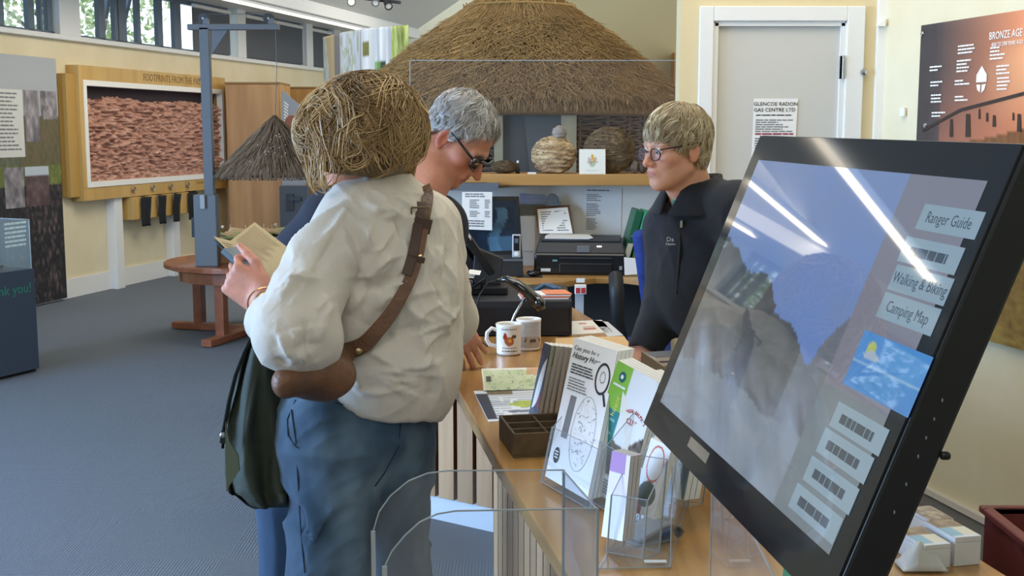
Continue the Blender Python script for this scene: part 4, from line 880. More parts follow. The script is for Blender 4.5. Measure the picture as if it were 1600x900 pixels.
# ================================================================ COUNTER
def counter():
    CT=.80; root=thing('reception_counter','long curved oak reception counter with vertical slatted front','counter',(.25,2.8,0))
    poly=[(.27,.8),(.082,1.806),(-.038,2.458),(-.189,3.366),(-.30,3.72),(-.52,4.02),(-.80,4.25),(-.80,4.85),(.10,4.85),(.237,4.60),(.40,3.75),(.47,3.44),(.60,2.7),(.72,2.02),(.765,1.765),(.93,.8)]
    MB().prism(poly,CT-.036,CT).build('counter_top',oaky,root,bevel=.004)
    def run(p,q,z0,z1,pitch,w,th,nm='slat',inset=.0):
        p=V(*p,0);q=V(*q,0);d=(q-p);L=d.length;d.normalize();n=V(d.y,-d.x,0);k=int(L/pitch);me=None
        for i in range(k):
            c=p+d*(pitch*(i+.5)); a=math.atan2(d.y,d.x)
            if me is None:
                mb=MB().box((0,0,(z1-z0)/2),(w,th,z1-z0)); mb.m=[1,1,0,0,0,0]; o=mb.build(nm,[slatm,mat('slat_edge','#74472f',.8)],root,bevel=.0012,seg=1); me=o.data; first=o  # dark of the gaps between slats put into the end-face colour
            else: o=first.copy(); COL.objects.link(o)
            o.matrix_parent_inverse=Matrix.Identity(4); o.location=V(c.x,c.y,z0)-root.location+n*0; o.rotation_euler=(0,0,a)
    # near run: slats facing the visitors, far wing beyond the corner
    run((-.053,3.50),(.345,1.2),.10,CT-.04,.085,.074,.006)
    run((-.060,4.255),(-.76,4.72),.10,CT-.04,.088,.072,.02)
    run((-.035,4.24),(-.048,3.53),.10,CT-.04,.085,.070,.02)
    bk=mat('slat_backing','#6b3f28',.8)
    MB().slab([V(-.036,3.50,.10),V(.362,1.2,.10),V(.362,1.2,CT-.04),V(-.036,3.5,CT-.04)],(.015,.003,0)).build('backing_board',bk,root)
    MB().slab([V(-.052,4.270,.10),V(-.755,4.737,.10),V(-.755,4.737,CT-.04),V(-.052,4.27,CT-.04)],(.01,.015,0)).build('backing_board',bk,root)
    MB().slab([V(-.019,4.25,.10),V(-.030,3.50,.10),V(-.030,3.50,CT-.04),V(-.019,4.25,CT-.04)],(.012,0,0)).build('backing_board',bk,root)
    pl=MB(); pl.slab([V(-.04,4.262,0),V(-.765,4.745,0),V(-.765,4.745,.1),V(-.04,4.262,.1)],(.01,.015,0)); pl.slab([V(-.03,3.5,0),V(.37,1.2,0),V(.37,1.2,.1),V(-.03,3.5,.1)],(.015,.003,0)); pl.slab([V(-.02,4.25,0),V(-.03,3.5,0),V(-.03,3.5,.1),V(-.02,4.25,.1)],(.015,.003,0)); pl.build('plinth',mat('plinth_white','#dfe4ea',.5),root)
    # carcass panels on the staff side
    b=MB(); b.bb((.30,1.0,0),(.80,1.03,CT-.036)); b.bb((.10,4.5,0),(.125,4.83,CT-.036)); b.bb((-.78,4.80,0),(.12,4.83,CT-.036)); b.bb((.15,2.6,0),(.50,2.63,CT-.036)); b.build('carcass',mat('carcass','#3d3a38',.7),root)
    b=MB(); b.bb((-.24,.95,.76),(.25,1.52,.80)); b.bb((-.22,.97,0),(-.20,1.5,.76)); b.bb((.18,.97,0),(.2,1.5,.76)); b.build('side_shelf',oaky,root)
    return root
slatm=mat('slat_oak','#cfa67c',.5,c2='#b08459',scale=10,stretch=(1.5,1.5,.1),bump=.06)
_n=slatm.node_tree;_oi=_n.nodes.new('ShaderNodeObjectInfo');_hv=_n.nodes.new('ShaderNodeHueSaturation');_ma=_n.nodes.new('ShaderNodeMath');_ma.operation='MULTIPLY_ADD';_ma.inputs[1].default_value=.34;_ma.inputs[2].default_value=.80
_b=_n.nodes['Principled BSDF'];_s=_b.inputs['Base Color'].links[0].from_socket;_n.links.new(_oi.outputs['Random'],_ma.inputs[0]);_n.links.new(_ma.outputs[0],_hv.inputs['Value']);_n.links.new(_s,_hv.inputs['Color']);_n.links.new(_hv.outputs[0],_b.inputs['Base Color'])
counter()
CT=.80
# ================================================================ TOUCH SCREEN
TL,TR,BL=V(.372,1.791,1.475),V(.465,1.083,1.470),V(.204,1.746,1.038); SU=(TR-TL).normalized(); SH=(TL-BL); SW=(TR-TL).length
SVv=(SH-SU*SH.dot(SU)).normalized(); SHh=SH.length; SN=SU.cross(SVv); SN=-SN if SN.dot(V(0,0,CH)-TL)<0 else SN
def SP(s,t,o=0): return TL+SU*(SW*s)-SVv*(SHh*t)+SN*o
def touch():
    root=thing('touch_screen','large black tilted touch screen showing a mountain lake and menu buttons','screen',(.45,1.42,CT))
    MB().slab([SP(0,0),SP(0,1),SP(1,1),SP(1,0)],-SN*.044).build('casing',mat('screen_case','#1d1e20',.35),root,bevel=.004)
    back=MB(); back.slab([SP(.12,.12,-.044),SP(.12,.88,-.044),SP(.88,.88,-.044),SP(.88,.12,-.044)],-SN*.03); back.build('rear_housing',black,root,bevel=.01)
    gm=mat('screen_bezel','#1e2022',.08,spec=.4,coat=.1); MB().slab([SP(.004,.006,.0002),SP(.004,.994,.0002),SP(.996,.994,.0002),SP(.996,.006,.0002)],SN*.002).build('glass_front',gm,root)
    a0,a1,b0,b1=.055,.952,.085,.90
    q=[SP(a0,b0,.0026),SP(a1,b0,.0026),SP(a1,b1,.0026),SP(a0,b1,.0026)]
    def img(s,t):
        n=float(fbm(s*7+3,t*7)); n2=float(fbm(s*22,t*22+5)); sky=mixc((.48,.58,.78),(.42,.55,.80),t*1.6); sky=mixc(sky,(.52,.58,.68),.6*max(0,n-.35))
        if s>.757: return mixc((.50,.52,.58),(.53,.52,.58),t) if t<.62 else mixc((.42,.48,.52),(.50,.55,.58),n)
        lim=float(np.interp(s,[0,.11,.2,.335,.44,.55,.667,.69,.757],[.30,.35,.41,.40,.50,.525,.61,.53,.43]))+.05*(n2-.5)
        c=sky
        if t>lim:
            c=mixc((.25,.28,.30),(.40,.42,.42),n2)
            if s>.62: c=mixc(c,(.50,.54,.60),.6)
            far=float(np.interp(s,[0,.1,.4,.6,.757],[.62,.58,.62,.66,.58])); sn=float(fbm(s*12-t*9,t*5+9))
            if t>far:
                k=min(1,(t-far)*5); c=mixc(c,mixc((.40,.42,.46),(.66,.74,.86),sn*2-.55),k)
            if t>.80+.08*(n-.5): c=mixc(c,(.56,.62,.68),.7)
        return c
    m=bpy.data.materials.new('screen_image'); m.use_nodes=True; N=m.node_tree.nodes;L=m.node_tree.links;b=N['Principled BSDF'];a=N.new('ShaderNodeAttribute');a.attribute_name='Col'
    b.inputs['Base Color'].default_value=(.02,.02,.025,1); L.new(a.outputs['Color'],b.inputs['Emission Color']); b.inputs['Emission Strength'].default_value=.95; b.inputs['Roughness'].default_value=.03; b.inputs['Specular IOR Level'].default_value=.5
    b.inputs['Coat Weight'].default_value=.45; b.inputs['Coat Roughness'].default_value=.02
    picture('display',q,img,170,110,m,root)
    def onS(u,v,off=.0034):
        P0=SP(0,0,off); k=ray(u,v); t=(P0-V(0,0,CH)).dot(SN)/k.dot(SN); X=V(0,0,CH)+k*t; d=X-TL; return d.dot(SU)/SW,-d.dot(SVv)/SHh
    def em(name,c,st=.85):
        if name in MATS: return MATS[name]
        mm=mat(name,'#050505',.05,emit=c,es=st,coat=1); return mm
    bt=em('button_glow','#9dbbd0'); tx=em('button_ink','#4a6078',.7)
    RS=frame(SU,SVv)
    for cu,cv,lab in ((1482,345,'Ranger Guide'),(1452,398,''),(1436,444,'Walking & Biking'),(1417,489,'Camping Map'),(1340,668,''),(1318,710,''),(1296,756,''),(1272,800,'')):
        s,t=onS(cu,cv); w,h=.083,.029
        c=[SP(s-w,t-h,.0032),SP(s+w,t-h,.0032),SP(s+w,t+h,.0032),SP(s-w,t+h,.0032)]
        mbt=MB().add(c,[(0,3,2,1)]).build('menu_button',bt,root)
        if lab: text(lab,SP(s,t,.0036),.017,RS,tx,mbt,depth=.00005,sx=.95)
        else: lines([p+SN*.0003 for p in c],.15,.8,.35,.75,1,tx,mbt,.9,0,'button_text',0)
    s,t=onS(1383,580); w,h=.104,.064; c=[SP(s-w,t-h,.0032),SP(s+w,t-h,.0032),SP(s+w,t+h,.0032),SP(s-w,t+h,.0032)]
    def wx(a,b_):
        y=(.30,.58,.86)
        if b_>.55: y=mixc((.30,.58,.86),(.24,.52,.80),float(fbm(a*9,b_*9)))
        if .5<b_<.56: y=(.55,.72,.88)
        if math.hypot((a-.2)/.07,(b_-.28)/.14)<1: y=(.72,.78,.40)
        if math.hypot((a-.24)/.12,(b_-.38)/.08)<1: y=(.66,.74,.82)
        return y
    picture('weather_panel',c,wx,40,26,m,root,.0002)
    c=[SP(.84,.935,.0026),SP(.60,.935,.0026)]
    p=MB(); p.add([SP(.30,.915,.0028),SP(.42,.915,.0028),SP(.42,.945,.0028),SP(.30,.945,.0028)],[(0,3,2,1)]); p.build('label_strip',em('strip','#a9a7a2',.6),root)
    # small control marks along the near edge
    mk=MB()
    for k in (.52,.56,.60,.64,.70,.76): 
        o=SP(1,k,-.022)+SU*.0006; mk.box(o,(.0012,.0012,.003))
    mk.build('edge_marks',mat('mark_grey','#8d9094',.5),root)
    k=MB(); p=SP(1,.62,-.044); k.box(p-SN*.003,(.010,.008,.008)); k.build('edge_knob',black,root,bevel=.003)
    # stand
    st=mat('stand_green','#2f7d3f',.5); MB().hexa([V(.285,1.28,CT),V(.37,1.21,CT),V(.415,1.30,CT),V(.33,1.38,CT),V(.315,1.32,1.02),V(.37,1.25,1.02),V(.42,1.31,1.04),V(.36,1.37,1.04)]).build('stand_box',st,root,bevel=.003)
    MB().bar(V(.36,1.31,CT+.02),SP(.5,.75,-.07),.05,.03).build('stand_strut',black,root)
    MB().box((.36,1.32,CT+.006),(.10,.16,.012),.15).build('stand_base',black,root,bevel=.003)
touch()
# ================================================================ LEAFLETS AND ACRYLIC HOLDERS
def stack(name,label,cat,q,th,cover,edge=paper,group=None,pages=4,covermat=None):
    # q: TL,TR,BR,BL of the front cover; th: thickness vector to the back
    q=[Vector(p) for p in q]; th=Vector(th); root=thing(name,label,cat,(q[2]+q[3])/2,group)
    bm=MB()
    for i in range(pages):
        a=th*((i+.06)/pages); b=th*(.86/pages); bm.slab([q[0]+a,q[3]+a,q[2]+a,q[1]+a],b)
    bm.build('pages',edge,root)
    n=(q[1]-q[0]).cross(q[3]-q[0]).normalized(); 
    if n.dot(th)>0: n=-n
    if cover: 
        qq=[p+n*.0008 for p in q]; picture('cover',qq,cover,46,70,pv,root)
    return root,[p+n*.0016 for p in q]
def page_frame(q): return frame(q[1]-q[0],q[0]-q[3])
def hist():
    q=[aY(898,528,2.36),aY(966,549,2.27),aZ(918,782,CT+.02),aZ(852,744,CT+.02)]
    r,p=stack('leaflet_stack','white History Hunter leaflets with magnifying glass drawing in clear holder','leaflets',q,V(.035,.03,.0),lambda s,t:(.93,.93,.94) if t<.9 else (.86,.88,.92))
    R=page_frame(p); W=(q[1]-q[0]).length
    text('Can you be a',quadpt(p,.34,.065),.013,R,ink,r); text('History Hunter?',quadpt(p,.44,.12),.0165,R,inkd,r,sx=.85)
    lines(p,.08,.62,.18,.26,4,inkd,r,.45); lines(p,.08,.55,.28,.38,5,ink,r,.4)
    def ring(cx,cy,rx,ry,w,m,nm,n=30):
        mb=MB()
        for i in range(n):
            a,b=2*math.pi*i/n,2*math.pi*(i+1)/n; f=lambda t,k:quadpt(p,cx+(rx+k)*math.cos(t),cy+(ry+k*.6)*math.sin(t))
            mb.add([f(a,0),f(b,0),f(b,w),f(a,w)],[(0,1,2,3)])
        return mb.build(nm,m,r)
    ring(.80,.22,.13,.095,.03,inkd,'magnifier_rim'); 
    MB().add([quadpt(p,.86,.32),quadpt(p,.90,.315),quadpt(p,.98,.39),quadpt(p,.94,.40)],[(0,3,2,1)]).build('magnifier_handle',inkd,r)
    ring(.80,.21,.05,.035,.01,ink,'sketch_face')
    MB().add([quadpt(p,.20,.40),quadpt(p,.33,.40),quadpt(p,.30,.70),quadpt(p,.16,.70)],[(0,3,2,1)]).build('finger_drawing',mat('sketch_grey','#7f8084',.7),r)
    sk=MB(); rg=random.Random(3)
    for i in range(70):
        a=rg.uniform(0,6.28);k=math.sqrt(rg.random());s=.62+.24*k*math.cos(a);t=.62+.24*k*math.sin(a);l=rg.uniform(.02,.07);b=rg.uniform(0,6.28)
        A_,B_=quadpt(p,s,t),quadpt(p,s+l*math.cos(b),t+l*.5*math.sin(b)); w=quadpt(p,s+.006,t+.006)-A_; sk.add([A_,B_,B_+w,A_+w],[(0,1,2,3)])
    sk.build('ink_sketch',mat('sketch_light','#a9abb2',.7),r); ring(.62,.62,.25,.25,.008,MATS['sketch_light'],'sketch_outline')
    MB().add([quadpt(p,.16+.07*math.cos(a),.83+.055*math.sin(a)) for a in np.linspace(6.28,0,14)[:-1]],[tuple(range(13))]).build('badge',inkd,r)
    lines(p,.12,.20,.80,.86,3,paper,r,.5,0,'badge_text',.0006)
hist()
def ranger():
    q=[aY(966,563,2.22),aY(1030,598,2.12),aZ(975,800,CT+.02),aZ(905,748,CT+.02)]
    def cov(s,t):
        if s<.40+0*t:
            return (.52,.74,.22) if t<.36 else (.15,.50,.52) if (t*90)%1<.75 or s>.34 else (.55,.78,.78)
        if t>.45 and t<.84:
            b=.52+.08*math.sin((s-.3)*6)
            if t>b: n=float(fbm(s*14,t*26)); return mixc((.16,.14,.13),(.58,.50,.44),n*1.3-.15)
        return (.90,.91,.92)
    r,p=stack('leaflet_stack','green and white ranger club leaflets in the middle clear holder','leaflets',q,V(.03,.028,0),cov)
    R=page_frame(p); red=mat('print_red','#b5433c',.6); 
    for i,ch in enumerate("RANGER RALPH'S"):
        a=(i-6.5)/6.5; c=quadpt(p,.70+.24*a,.30+.05*a*a); text(ch,c,.0098,R@Matrix.Rotation(-a*.5,3,'Z'),red,r,sx=.8)
    text('CLUB',quadpt(p,.70,.385),.016,R,red,r,sx=.85)
    wtm=mat('print_white2','#eef2ea',.6); tl=mat('print_teal','#1f5f62',.6)
    MB().add([quadpt(p,.22+.08*math.cos(a),.10+.045*math.sin(a)) for a in np.linspace(6.28,0,9)[:-1]],[tuple(range(8))]).build('emblem',tl,r)
    MB().add([quadpt(p,.22+.035*math.cos(a),.10+.018*math.sin(a))+(p[0]-q[0])*.4 for a in np.linspace(6.28,0,9)[:-1]],[tuple(range(8))]).build('emblem_centre',wtm,r)
    lines(p,.08,.36,.165,.185,1,wtm,r,.9,0)
    text('Junior',quadpt(p,.27,.33),.019,R@Matrix.Rotation(math.pi/2,3,'Z'),mat('print_yellow','#e9e07a',.6),r,sx=.9)
    lines(p,.44,.95,.87,.98,5,ink,r,.5)
ranger()
def simple_stack(label,qpx,th,cov,cat='leaflets',name='leaflet_stack',pages=3,edge=paper):
    q=[aY(u,v,y) for u,v,y in qpx]; return stack(name,label,cat,q,th,cov,edge,None,pages)
def orange(s,t):
    if s<.5 and t<.6: return (.85,.62,.22)
    return mixc((.45,.36,.26),(.70,.60,.42),float(fbm(s*8,t*14)))
simple_stack('orange and brown covered leaflets directly behind the green ranger club leaflets',[(1012,580,2.30),(1052,603,2.22),(1000,742,2.12),(966,722,2.20)],V(.03,.02,0),orange)
r,p=simple_stack('small purple-topped leaflets in the narrow front pocket of clear holder',[(957,704,1.93),(986,713,1.88),(973,846,1.84),(940,838,1.90)],V(.020,.012,0),lambda s,t:(.66,.50,.70) if t<.24 and s<.8 else (.88,.84,.90) if t<.5 else (.90,.90,.92),edge=mat('page_grey','#b9b4b2',.7))
def redloop(s,t):
    d=abs(math.hypot((s-.5)/.34,(t-.3)/.24)-1)
    if d<.07: return (.78,.38,.36)
    if t>.5 and math.hypot((s-.45)/.38,(t-.72)/.17)<1: return mixc((.16,.22,.20),(.28,.34,.30),float(fbm(s*12,t*12)))
    if t>.82 and s<.4: return (.62,.22,.28)
    return (.90,.90,.91)
simple_stack('white leaflet with red loop and dark green shape in right clear pocket',[(1018,684,1.98),(1050,700,1.92),(1022,812,1.86),(985,798,1.92)],V(.012,.008,0),redloop)
r,p=simple_stack('dark grey leaflets with olive lettering in the pocket nearest the touch screen',[(1052,688,2.12),(1084,700,2.06),(1068,782,2.0),(1034,776,2.06)],V(.03,.012,0),lambda s,t:mixc((.22,.24,.22),(.40,.40,.34),float(fbm(s*7,t*9))))
# upright booklets at the back left
RB=random.Random(11); bc=[('#4a4f5c','dark patterned booklet leaning leftmost in the row on the counter'),('#c9cfc6','pale green-edged booklet second in the leaning row'),('#d9dad6','white booklet third in the leaning row'),('#b9bdbb','grey booklet fourth in the leaning row'),('#d2d0cc','off-white booklet fifth in the leaning row'),('#8b8f8e','slate booklet sixth in the leaning row'),('#b08e86','brown and pink photo-covered booklet at the right end of the leaning row')]
for i,(c,l) in enumerate(bc):
    k=i/6; tlx=850+k*44; bx=826+k*52; yb=2.62-.07*k; yt=2.66-.05*k
    q=[aY(tlx,535+4*k,yt),aY(tlx+12,540+5*k,yt-.12),aZ(bx+12,664,CT+.004),aZ(bx,650,CT+.004)]
    cc=srgb(c)
    def cov(s,t,c=c,i=i):
        b=tuple(int(c[j:j+2],16)/255 for j in(1,3,5))
        if i==0:
            n=float(fbm(s*9+3,t*18)); return mixc((.2,.22,.27),(.42,.45,.52),n) if not (.6<t<.8 and s>.3) else (.50,.30,.34)
        if i==6: return mixc((.45,.30,.24),(.86,.78,.66),float(fbm(s*5,t*9)))
        if i==1 and t<.25: return (.45,.58,.36)
        return b
    stack('booklet',l,'booklet',q,V(.008,.004,0),cov,paper,'booklets leaning in a row on the counter',2)
# compartment tray
def tray():
    A_,B_,C_,D_=aZ(785,672,CT),aZ(803,714,CT),aZ(905,712,CT),aZ(868,668,CT) # footprint approx
    o=aZ(802,716,CT); ex=(aZ(870,715,CT)-o); ex=V(1,.02,0); W_,L_,H_=.135,.17,.052; ey=V(-.19,1,0).normalized(); ex=V(ey.y,-ey.x,0)
    wd=mat('tray_brown','#5b4a33',.6,c2='#4b3c29',scale=30,bump=.05); t=thing('compartment_tray','small dark wooden tray with six empty compartments on counter','tray',o+ex*W_/2+ey*L_/2)
    def bx(x0,x1,y0,y1,z0,z1,nm): MB().hexa([o+ex*a+ey*b+V(0,0,z) for z in(z0,z1) for a,b in((x0,y0),(x1,y0),(x1,y1),(x0,y1))]).build(nm,wd,t,bevel=.001,seg=1)
    th=.006; bx(0,W_,0,L_,0,.005,'tray_base'); bx(0,W_,0,th,.005,H_,'side_panel'); bx(0,W_,L_-th,L_,.005,H_,'side_panel'); bx(0,th,th,L_-th,.005,H_,'side_panel'); bx(W_-th,W_,th,L_-th,.005,H_,'side_panel')
    bx(W_*.55,W_*.55+.005,th,L_-th,.005,H_-.003,'divider')
    for k in(.34,.66): bx(th,W_-th,L_*k,L_*k+.005,.005,H_-.004,'divider')
tray()
# flat leaflets with maps
def flat(name,label,cat,px,cov,z=0,nu=60,nv=40,th=.0015):
    q=[aZ(u,v,CT+z+th) for u,v in px]; t=thing(name,label,cat,sum(q,V(0,0,0))/4-V(0,0,th)); MB().slab([q[0],q[3],q[2],q[1]],(0,0,-th)).build('sheet',paper,t); picture('print',[p+V(0,0,.0004) for p in q],cov,nu,nv,pv,t); return t,q
def mapc(s,t):
    n=float(fbm(s*5,t*5+4)); c=mixc((.86,.88,.76),(.70,.78,.58),n*1.3-.2)
    if abs(math.sin(s*17+n*9)-(t*2-1))<.07: c=(.45,.50,.48)
    if t<.08 or s<.03: c=(.93,.93,.90)
    if s>.7 and t<.35: c=mixc(c,(.82,.55,.36),.6)
    if .05<s<.15 and .35<t<.62: c=(.25,.28,.25)
    return c
flat('leaflet','green and cream map leaflet lying flat under the resting hand','leaflet',[(752,576),(852,574),(846,609),(756,612)],mapc)
def leafc(s,t):
    c=(.90,.91,.92)
    if s<.17: c=(.18,.20,.26) if .1<t<.95 else c
    elif t<.16 and s<.55: c=mixc((.3,.28,.2),(.6,.5,.35),float(fbm(s*20,t*20)))
    elif .38<t<.62 and s>.42 and abs(t-.5)<.11*math.sin((s-.42)*5.4): c=mixc((.80,.80,.30),(.55,.68,.35),float(fbm(s*9,t*9)))
    elif (t*26)%1<.45 and float(vnoise(s*14,t*6))>.3: c=(.62,.64,.68)
    elif .68<t<.76 and s>.4: c=(.45,.47,.52)
    return c
flat('leaflet','white folded leaflet with dark title strip lying nearest the counter edge','leaflet',[(740,611),(850,608),(848,654),(764,659)],leafc)
# small grey folded felt piece
def felt():
    o=aZ(1030,838,CT); t=thing('felt_pouch','grey curled felt pouch lying on the counter below the holders','pouch',o)
    fm=mat('felt_grey','#8b8c8e',.95,c2='#7c7d80',scale=60); ex=V(.75,.35,0).normalized(); ey=V(-ex.y,ex.x,0)
    mb=MB(); pr=[(-.075,.0012),(-.045,.0016),(-.02,.002),(.0,.003),(.012,.008),(.016,.016),(.010,.024),(-.002,.028),(-.018,.025),(-.042,.016),(-.066,.006)]
    mb.grid(lambda a,b:(lambda i:o+ex*(pr[i][0]+.01)+V(0,0,pr[i][1])+ey*((b-.5)*.07*(1-.25*abs(a-.5))))(round(a*10)),10,6); mb.build('felt',fm,t,smooth=True,thick=.0022)
felt()
# clear acrylic pieces: sheets with bright edges
def sheet(t,pts,th=.004,edges=None,nm='clear_panel'):
    pts=[Vector(p) for p in pts]; n=(pts[1]-pts[0]).cross(pts[2]-pts[1]).normalized()
    MB().slab(pts,n*th).build(nm,acryl,t); e=MB(); k=len(pts)
    c=[p+n*th/2 for p in pts]
    for i in range(k):
        if edges is None or i in edges: e.bar(c[i],c[(i+1)%k],th*.5,th*.5,up=n)
    e.build('polished_edge',acryl_edge,t)
def pocket(t,bl,br,h,d,tilt):  # open-topped pocket: front, back, two sides, base
    bl=Vector(bl);br=Vector(br);up=V(0,0,h)+Vector(tilt); d=Vector(d)
    sheet(t,[bl,br,br+up*.62,bl+up*.62],.0025); sheet(t,[bl+d,br+d,br+d+up,bl+d+up],.0025); sheet(t,[bl,bl+d,bl+d+up,bl+up*.62],.0025); sheet(t,[br,br+d,br+d+up,br+up*.62],.0025)
def holders():
    t=thing('leaflet_holder','clear acrylic holder with a stack of white history leaflets','holder',aZ(885,770,CT),'clear leaflet holders'); 
    a=aZ(846,752,CT+.004);b=aZ(922,796,CT+.004); pocket(t,a,b,.17,V(.05,.035,0),V(.035,.02,0))
    t=thing('leaflet_holder','clear acrylic holder with the green ranger club leaflets','holder',aZ(950,790,CT),'clear leaflet holders')
    a=aZ(903,768,CT+.004);b=aZ(978,818,CT+.004); pocket(t,a,b,.17,V(.05,.035,0),V(.035,.02,0))
    t=thing('leaflet_holder','narrow clear acrylic pocket with the purple-topped leaflets','holder',aZ(965,850,CT),'clear leaflet holders')
    a=aY(942,852,1.86);b=aY(992,866,1.78); a.z=b.z=CT+.004; a=aZ(948,862,CT+.004); b=aZ(1004,872,CT+.004); pocket(t,a,b,.15,V(.03,.03,0),V(.012,.015,0))
    t=thing('leaflet_holder','clear acrylic pocket with the red-looped leaflet','holder',aZ(1010,820,CT),'clear leaflet holders')
    a=aZ(984,812,CT+.004);b=aZ(1030,826,CT+.004); pocket(t,a,b,.15,V(.03,.03,0),V(.02,.015,0))
    t=thing('leaflet_holder','clear acrylic pocket with the dark grey leaflets beside the screen','holder',aZ(1050,790,CT),'clear leaflet holders')
    a=aZ(1030,786,CT+.004);b=aZ(1074,792,CT+.004); pocket(t,a,b,.12,V(.03,.02,0),V(.02,.01,0))
    # empty stand with wide base plate, in front
    t=thing('clear_display_stand','empty clear acrylic stand with a small white label on base','stand',aZ(1000,880,CT))
    a,b,c,d=aZ(935,890,CT+.002),aZ(1046,887,CT+.002),aZ(1082,745,CT+.002),aZ(1010,760,CT+.002)
    sheet(t,[a,b,c,d],.003,nm='base_plate'); sheet(t,[b,c,c+V(0,0,.10),b+V(0,0,.16)],.003)
    l=aZ(1024,877,CT+.006); MB().box(l,(.035,.012,.0006)).build('label',mat('label_white','#d9dad8',.6),t)
    # big rounded box near the camera
    t=thing('clear_leaflet_box','big empty clear acrylic box with rounded corners nearest the camera','box',V(0,1.25,CT))
    YA,YB=1.36,1.16
    A_=[aY(u,v,YA) for u,v in ((583,830),(592,800),(610,775),(638,752),(668,740),(700,736),(882,735))]; B_=[aY(u,v,YB) for u,v in ((601,885),(612,862),(632,838),(655,817),(682,804),(712,799),(935,795))]
    fa=V(A_[0].x,YA,CT+.004);fb=V(A_[-1].x,YA,CT+.004);ga=V(B_[0].x,YB,CT+.004);gb=V(B_[-1].x,YB,CT+.004)
    sheet(t,A_+[fb,fa],.003); sheet(t,B_+[gb,ga],.003); sheet(t,[A_[-1],fb,gb,B_[-1]],.003); sheet(t,[fa,fb,gb,ga],.003)
    for p,q_ in((A_[0],fa),(B_[0],ga)): MB().bar(p,q_,.005,.004,up=(0,1,0)).build('corner_post',acryl_edge,t)
    # tall clear sheets beside the screen
    t=thing('clear_screen_guard','clear acrylic guard sheet standing under the tilted touch screen','guard',aZ(1150,860,CT))
    a,b=aZ(1070,905,CT+.002),aZ(1140,900,CT+.002); a=V(.30,1.72,CT+.002); b=V(.31,1.34,CT+.002); sheet(t,[a,b,b+V(0,0,.16),a+V(0,0,.2)],.004)
holders()
# ================================================================ MUGS, PAPERS, TILL
def mug(label,px,r,h,print_fn,handle=None,z=CT):
    o=aZ(px[0],px[1],z); t=thing('mug',label,'mug',o,'mugs on the counter'); por=mat('porcelain','#efece6',.15,coat=.5)
    n=30; pr=[(0,.003),(r*.78,.002),(r*.86,0),(r*.92,.005),(r*.95,h*.3),(r*.96,h*.9),(r,h),(r-.002,h+.001),(r*.9,h*.95),(r*.88,h*.2),(r*.8,.008),(0,.008)]
    MB().lathe(pr,o,n).build('cup',por,t,smooth=True)
    if handle:
        a=handle; d=V(math.cos(a),math.sin(a),0); pts=[o+d*(r*.93)+V(0,0,h*.80),o+d*(r+.012)+V(0,0,h*.86),o+d*(r+.026)+V(0,0,h*.72),o+d*(r+.028)+V(0,0,h*.5),o+d*(r+.018)+V(0,0,h*.32),o+d*(r*.93)+V(0,0,h*.26)]; MB().tube(pts,.0048,8,flat=1.3).build('handle',por,t,smooth=True)
    if print_fn:
        mb=MB(); nu,nv=44,40; a0,a1=-math.pi*.5-1.15,-math.pi*.5+1.15; cs=[]
        mb.grid(lambda a,b:o+V((r*.965+.0006)*math.cos(a0+(a1-a0)*a),(r*.965+.0006)*math.sin(a0+(a1-a0)*a),h*(.06+.88*b)),nu,nv)
        mb.c=[srgb(print_fn(i/nu,1-j/nv)) for j in range(nv+1) for i in range(nu+1)]; mb.build('mug_print',vmat('mug_glaze',.15,coat=.5),t,smooth=True)
    return t,o
def chicken(s,t):
    w=(.93,.92,.89); x=(s-.52);y=(t-.50)
    if (x/.16)**2+((y-.02)/.17)**2<1: return mixc((.80,.48,.22),(.62,.26,.12),float(fbm(s*20,t*20))) if (x-.03)**2+(y-.0)**2>.004 else (.92,.66,.30)
    if ((x+.14)/.07)**2+((y+.13)/.12)**2<1: return (.62,.22,.12)
    if ((x-.16)/.08)**2+((y+.15)/.07)**2<1: return (.35,.28,.2)
    if ((x+.15)/.05)**2+((y+.25)/.03)**2<1: return (.75,.15,.1)
    if .18<y<.25 and abs(x)<.05 and int(s*60)%3==0: return (.7,.5,.2)
    if .25<y<.29 and abs(x)<.26: return (.50,.33,.26)
    if t>.86 and t<.91 and abs(x)<.28 and int(s*50)%3>0: return (.35,.33,.32)
    if .07<t<.11 and abs(x)<.28 and int(s*46)%3>0: return (.45,.43,.42)
    return w
def pier(s,t):
    if t<.55: return mixc((.80,.81,.83),(.72,.73,.76),float(fbm(s*4,t*8)))
    c=mixc((.78,.74,.70),(.62,.56,.50),float(fbm(s*7,t*20)))
    if .62<t<.74 and float(vnoise(s*16,2))>t-.12: c=(.34,.30,.28)
    if abs(s-.4)<.012 and .42<t<.7: c=(.3,.28,.27)
    return c if t<.93 else (.88,.88,.88)
mug('white mug with orange hen picture and curved handle','',.042,.094,chicken,math.pi*1.0) if 0 else mug('white mug with orange hen picture and curved handle',(795,553),.041,.095,chicken,math.pi*1.05)
mug('white mug with a grey harbour picture standing behind the hen mug',(826,546),.040,.098,pier)
